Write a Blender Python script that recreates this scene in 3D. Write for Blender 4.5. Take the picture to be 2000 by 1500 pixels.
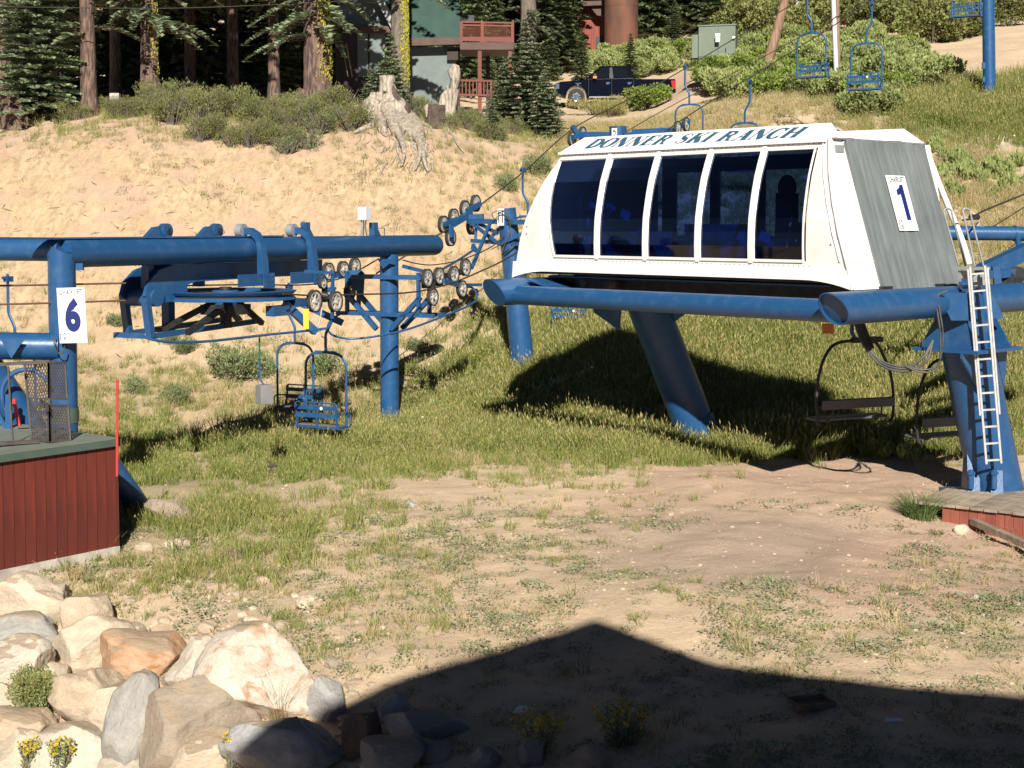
import bpy, math, random
import numpy as np
from mathutils import Vector, Matrix
random.seed(7); rng = np.random.default_rng(7)
for o in list(bpy.data.objects): bpy.data.objects.remove(o)
sc = bpy.context.scene; COL = sc.collection
R = math.radians
# ------------------------------------------------------------------ camera, sky, sun, exposure
CAMZ = 5.0                       # the camera stands on a lodge balcony five metres above the gravel
F, HOR, PITCH = 2900.0, 440.0, R(3.0)
CY = HOR + F*math.tan(PITCH)
cam_d = bpy.data.cameras.new('camera'); cam = bpy.data.objects.new('camera', cam_d); COL.objects.link(cam)
cam.location = (0, 0, CAMZ); cam.rotation_euler = (R(90)-PITCH, 0, 0)
cam_d.sensor_width = 36; cam_d.lens = 36*F/2000; cam_d.shift_y = -(750-CY)/2000
cam_d.clip_end = 1500; cam_d.clip_start = .1
sc.camera = cam
SUN_EL, SUN_AZ = R(32), R(178)   # light travels away from the camera, a little to the left
LD = Vector((-.035, .848, -.53)).normalized()
w = bpy.data.worlds.new('World'); sc.world = w; w.use_nodes = True
nt = w.node_tree; bg = nt.nodes['Background']
sky = nt.nodes.new('ShaderNodeTexSky'); sky.sky_type = 'NISHITA'; sky.sun_disc = False
sky.sun_elevation = SUN_EL; sky.sun_rotation = SUN_AZ; sky.altitude = 2150; sky.dust_density = .0; sky.air_density = .30
nt.links.new(sky.outputs[0], bg.inputs[0]); bg.inputs[1].default_value = .05
sd = bpy.data.lights.new('sun', 'SUN'); sd.energy = 5.0; sd.angle = R(.5); sd.color = (1, .955, .88)
so = bpy.data.objects.new('sun', sd); COL.objects.link(so); so.location = (0, -30, 40)
so.rotation_euler = LD.to_track_quat('-Z', 'Y').to_euler()
vs = sc.view_settings; vs.view_transform = 'Standard'; vs.look = 'None'; vs.gamma = 1; vs.use_curve_mapping = False
vs.exposure = .72

# ------------------------------------------------------------------ survey helpers
def P(px, py, d):
    """world point seen at photo pixel (px,py) at depth d"""
    xi = (px-1000)/F; yi = (CY-py)/F
    dy = math.cos(PITCH)+yi*math.sin(PITCH); dz = -math.sin(PITCH)+yi*math.cos(PITCH)
    k = d/dy
    return Vector((xi*k, d, CAMZ+dz*k))
def pix(x, y, z):
    """photo pixel of world points (numpy)"""
    zc = z-CAMZ; c, s = math.cos(PITCH), math.sin(PITCH)
    de = np.maximum(y*c-zc*s, .5); up = y*s+zc*c
    return 1000+F*x/de, CY-F*up/de
def hsh(ix, iy, seed):
    h = (ix.astype(np.int64)*374761393 + iy.astype(np.int64)*668265263 + seed*974634777) & 0xffffffff
    h = ((h ^ (h >> 13))*1274126177) & 0xffffffff
    return ((h ^ (h >> 16)) & 0xffff)/65535.0
def vn(x, y, seed=0):
    x = np.asarray(x, float); y = np.asarray(y, float)
    ix = np.floor(x); iy = np.floor(y); fx = x-ix; fy = y-iy
    fx = fx*fx*(3-2*fx); fy = fy*fy*(3-2*fy); ix = ix.astype(np.int64); iy = iy.astype(np.int64)
    a = hsh(ix, iy, seed); b = hsh(ix+1, iy, seed); c = hsh(ix, iy+1, seed); d = hsh(ix+1, iy+1, seed)
    return (a*(1-fx)+b*fx)*(1-fy)+(c*(1-fx)+d*fx)*fy
def fbm(x, y, seed=0, oct=4):
    t = 0; a = .5; n = 0
    for i in range(oct):
        t = t+a*vn(x*2**i, y*2**i, seed+i*17); n += a; a *= .5
    return t/n
def ss(e0, e1, x):
    t = np.clip((x-e0)/(e1-e0), 0, 1); return t*t*(3-2*t)
# the lie of the land: for each bearing a list of (distance, height relative to the camera)
def zz(d, py): return (HOR-py)/F*d
TAB = {
 -200: [(6,-7.2),(12,-6.9),(17.5,-6.4),(21.8,-5.45),(24,-5.0),(30,-4.7),(38,-4.2),(43,-3.0),(48,-.2),(52,2.1),(55,3.3),(58,3.9),(75,5.6),(120,13),(200,34)],
 0: [(6,-7.2),(12,-6.9),(17.3,-6.35),(21.8,-5.42),(24,-5.0),(30,-4.7),(38,-4.2),(43,zz(43,640)),(48,zz(48,450)),(52,zz(52,320)),(55,zz(55,265)),(58,zz(58,240)),(75,5.6),(120,13),(200,34)],
 230: [(6,-7),(12,-6.7),(18,-6.2),(21,-5.55),(23.5,-5.2),(28,-4.95),(33,-4.95),(38,zz(38,790)),(42,zz(42,700)),(46,zz(46,540)),(51,zz(51,330)),(54,zz(54,242)),(58,zz(58,215)),(75,5.8),(120,13),(200,34)],
 430: [(6,-6.7),(11,-6.4),(16.3,-5.95),(19,-5.55),(22,-5.2),(26,-5.0),(31,-4.95),(34,-4.9),(38,zz(38,788)),(42,zz(42,705)),(46.5,zz(46.5,515)),(51,zz(51,350)),(54.5,zz(54.5,250)),(58,zz(58,212)),(75,5.9),(120,13),(200,34)],
 620: [(6,-6.4),(11,-6.1),(15.8,-5.75),(19,-5.4),(24,-5.05),(31,-4.9),(35,-4.72),(39,zz(39,760)),(42.5,zz(42.5,690)),(47,zz(47,490)),(51.5,zz(51.5,330)),(54.5,zz(54.5,262)),(58,zz(58,225)),(75,5.9),(120,13),(200,34)],
 760: [(6,-6.2),(11,-5.8),(15,-5.5),(19,-5.2),(25,-5.0),(31,-4.85),(34.6,-4.75),(39,zz(39,745)),(43,zz(43,640)),(48,zz(48,440)),(52,zz(52,310)),(55,zz(55,240)),(58,zz(58,222)),(75,6.0),(120,13.5),(200,34)],
 900: [(6,-6),(10,-5.7),(15,-5.4),(24,-5.0),(33,-4.85),(37,zz(37,780)),(40.5,zz(40.5,700)),(44,zz(44,600)),(49,zz(49,420)),(53,zz(53,300)),(56,zz(56,258)),(60,zz(60,238)),(75,6.1),(120,14),(200,35)],
 1020: [(6,-6),(10,-5.6),(15,-5.35),(24,-5.0),(33,-4.85),(36,zz(36,815)),(39.5,zz(39.5,738)),(43,zz(43,650)),(47,zz(47,520)),(52,zz(52,380)),(56,zz(56,300)),(60,zz(60,262)),(66,zz(66,235)),(76,zz(76,214)),(85,zz(85,170)),(120,15),(200,36)],
 1200: [(6,-6),(10,-5.5),(15,-5.25),(24,-5.0),(31,-4.8),(34,-4.8),(38,zz(38,720)),(42,zz(42,590)),(48,zz(48,440)),(55,zz(55,320)),(62,zz(62,258)),(70,zz(70,226)),(76,zz(76,214)),(80,zz(80,200)),(86,zz(86,150)),(95,zz(95,110)),(120,17),(200,38)],
 1310: [(6,-6),(10,-5.45),(14,-5.2),(24,-5.0),(31,-4.8),(34,-4.8),(38,zz(38,740)),(42,zz(42,600)),(48,zz(48,430)),(55,zz(55,290)),(62,zz(62,240)),(70,zz(70,219)),(78,zz(78,208)),(82,zz(82,180)),(88,zz(88,140)),(95,zz(95,95)),(120,18),(200,39)],
 1400: [(6,-6),(10,-5.4),(14,-5.2),(24,-5.0),(31,-4.8),(34,-4.8),(37,zz(37,800)),(40,zz(40,690)),(45,zz(45,500)),(50,zz(50,370)),(56,zz(56,262)),(62,zz(62,206)),(67,zz(67,185)),(71,zz(71,128)),(80,zz(80,95)),(95,zz(95,50)),(120,19),(200,40)],
 1700: [(6,-6),(10,-5.2),(20,-5.05),(27,-4.95),(32,-4.9),(35,zz(35,820)),(38,zz(38,720)),(43,zz(43,560)),(49,zz(49,390)),(55,zz(55,285)),(60,zz(60,210)),(70,zz(70,132)),(80,zz(80,75)),(95,zz(95,40)),(120,20),(200,42)],
 2000: [(6,-6),(10,-5.2),(18,-5.2),(23,-5.38),(25.6,-5.34),(28,-4.85),(30,-4.75),(33,zz(33,830)),(37,zz(37,700)),(43,zz(43,520)),(49,zz(49,385)),(55,zz(55,270)),(60,zz(60,180)),(70,zz(70,100)),(80,zz(80,62)),(95,zz(95,40)),(120,21),(200,44)],
 2300: [(6,-6),(10,-5.2),(18,-5.15),(24,-5.1),(27,-4.85),(30,-4.7),(33,-4.3),(37,-3.1),(43,-1.0),(49,1.1),(55,3.3),(60,5.4),(70,8.4),(80,10.8),(95,13.5),(120,21),(200,44)],
}
TS = np.array([(k-1000)/F for k in TAB]); TG = np.arange(0, 400, .25)
TT = np.array([np.interp(TG, *zip(*v)) for v in TAB.values()])
k = np.ones(9)/9
for i in range(2): TT = np.array([np.convolve(np.pad(r, 4, 'edge'), k, 'valid') for r in TT])
def H0(x, y):
    x = np.asarray(x, float); y = np.asarray(y, float)
    yy = np.maximum(y, 9.0); z = 0
    for ds in (-.02, 0, .02):
        s = np.clip(x/yy+ds, TS[0], TS[-1]-1e-6)
        i = np.clip(np.searchsorted(TS, s, side='right')-1, 0, len(TS)-2)
        f = (s-TS[i])/(TS[i+1]-TS[i]); f = f*f*(3-2*f)*.5+f*.5
        g = np.clip(np.maximum(y, 3)/.25, 0, len(TG)-2); j = g.astype(int); h = g-j
        z = z+(TT[i,j]*(1-h)+TT[i,j+1]*h)*(1-f)+(TT[i+1,j]*(1-h)+TT[i+1,j+1]*h)*f
    return z/3+CAMZ
def bankmask(x, y):
    s = x/np.maximum(y, 9)
    return ss(40, 44.5, y)*(1-ss(53.5, 56.5, y))*(1-ss(.0, .045, s))
def H(x, y):
    x = np.asarray(x, float); y = np.asarray(y, float)
    z = H0(x, y); b = bankmask(x, y)
    e = x*.72+y*.5; q = -x*.5+y*.72                     # rills run down the bank to the left
    ril = (fbm(e*.55, q*.10, 3, 3)-.5)*.55+(fbm(e*2.4, q*.22, 9, 4)-.5)*.20
    z = z+b*ril*.8
    z = z+(fbm(x*.5, y*.5, 21, 4)-.5)*.30*ss(12, 16, y)*(1-.5*b)+(fbm(x*3, y*3, 33, 3)-.5)*.07
    return z
def G(x, y): return float(H(np.array([x]), np.array([y]))[0])
_D = np.arange(9, 170, .1)
def Q(px, py, dmin=9, lift=0):
    """point of the ground seen at a photo pixel"""
    xi = (px-1000)/F; yi = (CY-py)/F
    dy = math.cos(PITCH)+yi*math.sin(PITCH); dz = -math.sin(PITCH)+yi*math.cos(PITCH)
    k = _D/dy; zr = CAMZ+dz*k; hit = np.where((H(xi*k, _D) >= zr) & (_D >= dmin))[0]
    i = hit[0] if len(hit) else len(_D)-1
    return Vector((xi*k[i], _D[i], zr[i]+lift))

# ------------------------------------------------------------------ materials
def M(name, col, rough=.6, metal=0, col2=None, ns=4.0, bump=0, bs=None, spec=.5, detail=6, stretch=None, lo=.35, hi=.65, rnd=0, coat=0):
    m = bpy.data.materials.new(name); m.use_nodes = True; t = m.node_tree; b = t.nodes['Principled BSDF']
    b.inputs['Roughness'].default_value = rough; b.inputs['Metallic'].default_value = metal
    b.inputs['Specular IOR Level'].default_value = spec; b.inputs['Coat Weight'].default_value = coat
    L = t.links.new; c4 = (*col, 1)
    b.inputs['Base Color'].default_value = c4
    tc = t.nodes.new('ShaderNodeTexCoord'); vec = tc.outputs['Object']
    if stretch:
        mp = t.nodes.new('ShaderNodeMapping'); mp.inputs['Scale'].default_value = stretch; L(vec, mp.inputs[0]); vec = mp.outputs[0]
    out = None
    if col2:
        n = t.nodes.new('ShaderNodeTexNoise'); n.inputs['Scale'].default_value = ns; n.inputs['Detail'].default_value = detail; L(vec, n.inputs['Vector'])
        r = t.nodes.new('ShaderNodeValToRGB'); r.color_ramp.elements[0].position = lo; r.color_ramp.elements[1].position = hi
        r.color_ramp.elements[0].color = c4; r.color_ramp.elements[1].color = (*col2, 1)
        L(n.outputs['Fac'], r.inputs[0]); out = r.outputs[0]
    if rnd:
        oi = t.nodes.new('ShaderNodeObjectInfo'); hs = t.nodes.new('ShaderNodeHueSaturation')
        mr = t.nodes.new('ShaderNodeMapRange'); mr.inputs[3].default_value = 1-rnd; mr.inputs[4].default_value = 1+rnd
        L(oi.outputs['Random'], mr.inputs[0]); L(mr.outputs[0], hs.inputs['Value'])
        if out: L(out, hs.inputs['Color'])
        else: hs.inputs['Color'].default_value = c4
        out = hs.outputs[0]
    if out: L(out, b.inputs['Base Color'])
    if bump:
        n2 = t.nodes.new('ShaderNodeTexNoise'); n2.inputs['Scale'].default_value = bs or ns*3; n2.inputs['Detail'].default_value = 8; L(vec, n2.inputs['Vector'])
        bm = t.nodes.new('ShaderNodeBump'); bm.inputs['Strength'].default_value = min(bump, 1); bm.inputs['Distance'].default_value = .03*max(1, bump)
        L(n2.outputs['Fac'], bm.inputs['Height']); L(bm.outputs[0], b.inputs['Normal'])
    return m
BLUE = M('blue paint', (.014,.068,.172), .36, col2=(.040,.10,.195), ns=5, lo=.50, hi=.85, bump=.10, bs=16, rnd=.06, detail=11)
BLUED = M('worn blue paint', (.02,.075,.20), .5, col2=(.06,.13,.25), ns=7, lo=.5, hi=.75, bump=.1, bs=30)
WHITE = M('white panel paint', (.74,.71,.66), .45, col2=(.56,.52,.45), ns=1.6, lo=.48, hi=.88, detail=9, stretch=(1,1,.5))
WHITEG = M('white gelcoat roof', (.78,.77,.74), .4, col2=(.68,.67,.65), ns=1.6, lo=.5, hi=.8)
SIGNW = M('sign white', (.78,.77,.75), .5)
NAVY = M('sign navy print', (.008,.018,.12), .5)
GREY_PRINT = M('grey print', (.05,.05,.06), .6)
LETTER = M('slate blue lettering', (.028,.085,.14), .5, col2=(.05,.115,.17), ns=5)
BLACK = M('black steel', (.012,.012,.014), .55, col2=(.03,.03,.03), ns=6)
RUBBER = M('rubber', (.025,.025,.025), .8)
STEEL = M('worn sheave metal', (.56,.53,.48), .5, .1, col2=(.17,.155,.14), ns=9, lo=.35, hi=.7)
ALU = M('aluminium', (.62,.61,.58), .42, .35, col2=(.5,.5,.48), ns=8)
GALV = M('galvanized grey', (.30,.31,.31), .5, .2, col2=(.24,.25,.25), ns=6)
ROPE = M('steel rope', (.035,.026,.02), .7)
ROPER = M('rusty rope', (.12,.055,.03), .8)
CABLE = M('cable sheath', (.03,.03,.03), .6, col2=(.085,.08,.07), ns=3)
GBOX = M('grey box paint', (.21,.21,.20), .6, col2=(.17,.17,.17), ns=3)
WBOX = M('pale box', (.55,.56,.57), .5)
YEL = M('yellow strip', (.75,.42,.03), .5)
ORANGE = M('orange plastic', (.55,.17,.03), .5)
REDP = M('red pole paint', (.55,.035,.03), .5)
SIDING = M('barn red siding', (.145,.022,.012), .7, col2=(.085,.014,.009), ns=4.5, bump=.15, bs=12, stretch=(1,1,.15), rnd=.10)
FASCIA = M('red board', (.26,.075,.045), .7, col2=(.19,.05,.032), ns=5, bump=.3, bs=14, stretch=(1,1,.3), rnd=.12)
GREENT = M('green trim', (.055,.085,.068), .55, col2=(.07,.10,.08), ns=3)
GROOF = M('green roof sheet', (.12,.15,.12), .7, col2=(.17,.18,.14), ns=2.5)
CONC = M('concrete', (.50,.45,.38), .85, col2=(.30,.26,.22), ns=2.5, bump=.4, bs=20)
PLANK = M('weathered plank', (.36,.29,.21), .85, col2=(.22,.17,.12), ns=3, bump=.8, bs=8, stretch=(1,1,1), rnd=.2)
CANVAS = None
DWOOD = M('dead wood', (.50,.43,.335), .9, col2=(.15,.11,.085), ns=3.6, bump=1.8, bs=7, lo=.34, hi=.70, stretch=(3.2,3.2,.7))
DBARK = M('dark stump bark', (.055,.04,.033), .95, col2=(.10,.07,.05), ns=6, bump=1.5, bs=10)
BARK = M('red brown bark', (.215,.135,.10), .95, col2=(.065,.042,.033), ns=3.8, bump=3.5, bs=6, stretch=(3.2,3.2,.55), lo=.38, hi=.62)
GBARK = M('grey bark', (.20,.16,.125), .95, col2=(.10,.08,.065), ns=4, bump=1.5, bs=9, stretch=(2,2,.7))
LICHEN = M('yellow lichen', (.40,.36,.025), .95, col2=(.24,.22,.04), ns=8, bump=1, bs=20)
POLE = M('pole wood', (.30,.19,.12), .85, col2=(.17,.09,.05), ns=4, bump=.5, bs=10, stretch=(3,3,.3))
POLEG = M('pale pole wood', (.50,.46,.41), .85, col2=(.36,.32,.28), ns=4, stretch=(3,3,.3))
RUST = M('rusted steel tank', (.085,.040,.027), .85, col2=(.17,.068,.036), ns=1.2, bump=.3, bs=15, stretch=(1,1,.35))
BOXG = M('transformer green', (.12,.15,.105), .5, col2=(.145,.175,.125), ns=2)
HGREEN = M('green metal roofing', (.022,.055,.042), .5, col2=(.03,.07,.052), ns=1.5, rnd=.06)
HBROWN = M('brown trim', (.10,.055,.04), .7, col2=(.075,.042,.03), ns=3)
HWALL = M('grey green stucco', (.165,.195,.18), .8, col2=(.135,.16,.15), ns=2, bump=.2, bs=30)
HDARK = M('dark brown siding', (.05,.033,.027), .8, col2=(.035,.024,.02), ns=3, stretch=(3,3,.3))
DECKR = M('red deck stain', (.15,.042,.028), .7, col2=(.17,.045,.03), ns=5, rnd=.15)
HRED = M('red barn board', (.25,.055,.03), .7, col2=(.17,.035,.022), ns=3, stretch=(4,4,.3), rnd=.1)
GLASSD = M('dark window glass', (.006,.007,.009), .08, spec=.35)
TRUCK = M('dark navy car paint', (.002,.0028,.007), .16, spec=.22)
CHROME = M('chrome', (.75,.75,.75), .12, 1.0)
TYRE = M('tyre', (.028,.026,.024), .85)
LRED = M('tail light red', (.35,.015,.02), .25)
AMBER = M('amber lens', (.8,.22,.04), .3)
CARD = M('cardboard', (.17,.10,.06), .85, col2=(.22,.14,.085), ns=5)
PAPER = M('paper litter', (.75,.74,.72), .8)
FLOWER = M('yellow petals', (.50,.37,.035), .7)
PETALW = M('white petals', (.70,.69,.62), .7)
FEATHER = M('bird feathers', (.05,.035,.025), .8)
BROWN_SEAT = M('brown seat board', (.17,.12,.095), .8, col2=(.12,.085,.07), ns=5)
GREYP = M('grey seat pad', (.10,.105,.12), .6, col2=(.075,.08,.09), ns=4)
def translucent(m, f):
    t = m.node_tree; b = t.nodes['Principled BSDF']; o = t.nodes['Material Output']; tr = t.nodes.new('ShaderNodeBsdfTranslucent'); mx = t.nodes.new('ShaderNodeMixShader'); mx.inputs[0].default_value = f
    l = b.inputs['Base Color'].links
    if l: t.links.new(l[0].from_socket, tr.inputs[0])
    t.links.new(b.outputs[0], mx.inputs[1]); t.links.new(tr.outputs[0], mx.inputs[2]); t.links.new(mx.outputs[0], o.inputs[0])
def leafmat(name, c1, c2, rough=.6, rnd=.18, ns=2.0, inst=False):
    m = M(name, c1, rough, col2=c2, ns=ns, rnd=rnd, lo=.38, hi=.62, spec=.25)
    translucent(m, .14); return m
FIR = leafmat('fir needles', (.10,.145,.06), (.155,.20,.09))
FIR2 = leafmat('blue green needles', (.165,.21,.115), (.23,.275,.16))
FIR3 = leafmat('dull conifer needles', (.095,.125,.052), (.145,.17,.075))
DEADN = leafmat('dead orange needles', (.25,.115,.06), (.18,.08,.045))
LEAFG = leafmat('bright shrub leaf', (.16,.225,.038), (.23,.29,.06))
YFIR = leafmat('young fir needles', (.21,.26,.135), (.28,.32,.18))
LEAFS = leafmat('grey green shrub leaf', (.15,.19,.075), (.21,.24,.11))
LEAFO = leafmat('olive brush leaf', (.15,.17,.048), (.22,.225,.08))
LEAFP = leafmat('pale lance leaf', (.22,.265,.085), (.30,.32,.12))
BROOM = leafmat('straw green stems', (.20,.19,.06), (.28,.24,.09))
TWIG = M('grey twigs', (.16,.13,.105), .9)
def node(t, typ, **kw):
    n = t.nodes.new(typ)
    for k_, v in kw.items(): setattr(n, k_, v)
    return n
def glass_mat(name, tint, gl=.05, ior=1.45):
    m = bpy.data.materials.new(name); m.use_nodes = True; t = m.node_tree; t.nodes.clear()
    o = node(t, 'ShaderNodeOutputMaterial'); tr = node(t, 'ShaderNodeBsdfTransparent'); tr.inputs[0].default_value = (*tint, 1)
    g = node(t, 'ShaderNodeBsdfGlossy'); g.inputs['Roughness'].default_value = gl; g.inputs[0].default_value = (.8,.85,1,1)
    fr = node(t, 'ShaderNodeFresnel'); fr.inputs[0].default_value = ior; mx = node(t, 'ShaderNodeMixShader')
    t.links.new(fr.outputs[0], mx.inputs[0]); t.links.new(tr.outputs[0], mx.inputs[1]); t.links.new(g.outputs[0], mx.inputs[2]); t.links.new(mx.outputs[0], o.inputs[0])
    return m
TINT = glass_mat('blue tinted glazing', (.030,.070,.29), .04, 1.33)
CARGLASS = glass_mat('car window glass', (.10,.11,.11))
def canvas_mat():
    m = bpy.data.materials.new('grey canvas'); m.use_nodes = True; t = m.node_tree; b = t.nodes['Principled BSDF']; L = t.links.new
    tc = node(t, 'ShaderNodeTexCoord'); mp = node(t, 'ShaderNodeMapping'); mp.inputs['Rotation'].default_value = (0, 0, R(-43)); L(tc.outputs['Object'], mp.inputs[0])
    mp2 = node(t, 'ShaderNodeMapping'); mp2.inputs['Scale'].default_value = (9, 1, .55); mp2.inputs['Rotation'].default_value = (0, R(-7), 0); L(mp.outputs[0], mp2.inputs[0])
    n = node(t, 'ShaderNodeTexNoise'); n.inputs['Scale'].default_value = 1.5; n.inputs['Detail'].default_value = 7; n.inputs['Distortion'].default_value = .6; L(mp2.outputs[0], n.inputs['Vector'])
    r = node(t, 'ShaderNodeValToRGB'); e = r.color_ramp.elements; e[0].position = .36; e[0].color = (.115,.133,.133,1); e[1].position = .66; e[1].color = (.165,.182,.182,1); L(n.outputs[0], r.inputs[0])
    n3 = node(t, 'ShaderNodeTexNoise'); n3.inputs['Scale'].default_value = 1.3; n3.inputs['Detail'].default_value = 5; L(tc.outputs['Object'], n3.inputs['Vector'])
    mr = node(t, 'ShaderNodeMapRange'); mr.inputs[1].default_value = .3; mr.inputs[2].default_value = .7; mr.inputs[3].default_value = .82; mr.inputs[4].default_value = 1.1; L(n3.outputs[0], mr.inputs[0])
    mm = node(t, 'ShaderNodeVectorMath', operation='SCALE'); L(r.outputs[0], mm.inputs[0]); L(mr.outputs[0], mm.inputs['Scale'])
    L(mm.outputs[0], b.inputs['Base Color']); b.inputs['Roughness'].default_value = .75
    bm = node(t, 'ShaderNodeBump'); bm.inputs['Strength'].default_value = .35; bm.inputs['Distance'].default_value = .02; L(n.outputs[0], bm.inputs['Height']); L(bm.outputs[0], b.inputs['Normal'])
    return m
CANVAS = canvas_mat()
def ground_mat():
    m = bpy.data.materials.new('ground'); m.use_nodes = True; t = m.node_tree; b = t.nodes['Principled BSDF']; L = t.links.new
    tc = node(t, 'ShaderNodeTexCoord'); co = tc.outputs['Object']
    def noise(sc_, det=8, rough=.6, dist=0, mapping=None):
        n = node(t, 'ShaderNodeTexNoise'); n.inputs['Scale'].default_value = sc_; n.inputs['Detail'].default_value = det
        n.inputs['Roughness'].default_value = rough; n.inputs['Distortion'].default_value = dist; L(mapping or co, n.inputs['Vector']); return n.outputs['Fac']
    def ramp(f, p0, c0, p1, c1, mid=None):
        r = node(t, 'ShaderNodeValToRGB'); e = r.color_ramp.elements; e[0].position = p0; e[0].color = (*c0,1); e[1].position = p1; e[1].color = (*c1,1)
        if mid: k_ = e.new(mid[0]); k_.color = (*mid[1],1)
        L(f, r.inputs[0]); return r.outputs[0]
    def attr(n): a = node(t, 'ShaderNodeAttribute', attribute_name=n); return a.outputs['Fac']
    def mix(f, a, c):
        x = node(t, 'ShaderNodeMix', data_type='RGBA'); L(f, x.inputs[0]); L(a, x.inputs[6]); L(c, x.inputs[7]); return x.outputs[2]
    def mth(op, a, bb):
        x = node(t, 'ShaderNodeMath', operation=op)
        for i, v in ((0,a),(1,bb)):
            if isinstance(v, (int, float)): x.inputs[i].default_value = v
            else: L(v, x.inputs[i])
        return x.outputs[0]
    n1 = noise(.55, 8); n2 = noise(6, 10, .7); n3 = noise(38, 6, .7)
    mp = node(t, 'ShaderNodeMapping'); mp.inputs['Rotation'].default_value = (0, 0, R(35)); mp.inputs['Scale'].default_value = (3.4, 1.0, 1.5); L(co, mp.inputs[0])
    nr = noise(1.3, 9, .65, .8, mp.outputs[0])
    dirt = mix(ramp(n2, .35, (0,0,0), .68, (1,1,1)), ramp(n1, .35, (.475,.35,.225), .65, (.60,.455,.305)), ramp(n3, .3, (.36,.26,.165), .7, (.63,.49,.34)))
    sand = mix(ramp(nr, .42, (0,0,0), .58, (1,1,1)), ramp(n1, .3, (.455,.315,.18), .7, (.555,.405,.245)), ramp(n2, .32, (.28,.195,.12), .68, (.47,.345,.215)))
    grav = ramp(n3, .25, (.32,.20,.145), .75, (.59,.42,.305), (.5, (.455,.31,.222)))
    pad = ramp(n3, .25, (.26,.19,.14), .75, (.48,.37,.28), (.5, (.365,.275,.205)))
    soil = ramp(n2, .3, (.22,.185,.095), .7, (.36,.30,.175))
    c = mix(attr('sand'), dirt, sand); c = mix(attr('gravel'), c, grav); c = mix(attr('pad'), c, pad)
    wob = mth('MULTIPLY', attr('green'), mth('ADD', .35, mth('MULTIPLY', n2, 1.3))); cl = node(t, 'ShaderNodeClamp'); L(wob, cl.inputs[0])
    c = mix(cl.outputs[0], c, soil)
    vo = node(t, 'ShaderNodeTexVoronoi'); vo.inputs['Scale'].default_value = 13; L(co, vo.inputs['Vector'])
    pebm = ramp(vo.outputs['Distance'], .10, (1,1,1), .2, (0,0,0)); pr = node(t, 'ShaderNodeSeparateColor'); L(vo.outputs['Color'], pr.inputs[0])
    pm = mth('MULTIPLY', pebm, mth('GREATER_THAN', pr.outputs[0], .62))
    c = mix(mth('MULTIPLY', pm, .65), c, ramp(pr.outputs[1], 0, (.28,.22,.16), 1, (.60,.50,.38)))
    L(c, b.inputs['Base Color']); b.inputs['Roughness'].default_value = .95; b.inputs['Specular IOR Level'].default_value = .15
    hgt = mth('ADD', mth('ADD', mth('MULTIPLY', n2, 1.0), mth('MULTIPLY', n3, .35)), mth('ADD', mth('MULTIPLY', pm, .22), mth('MULTIPLY', nr, mth('MULTIPLY', attr('sand'), 1.3))))
    bm = node(t, 'ShaderNodeBump'); bm.inputs['Strength'].default_value = .7; bm.inputs['Distance'].default_value = .05; L(hgt, bm.inputs['Height']); L(bm.outputs[0], b.inputs['Normal'])
    return m
GROUND = ground_mat()
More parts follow.
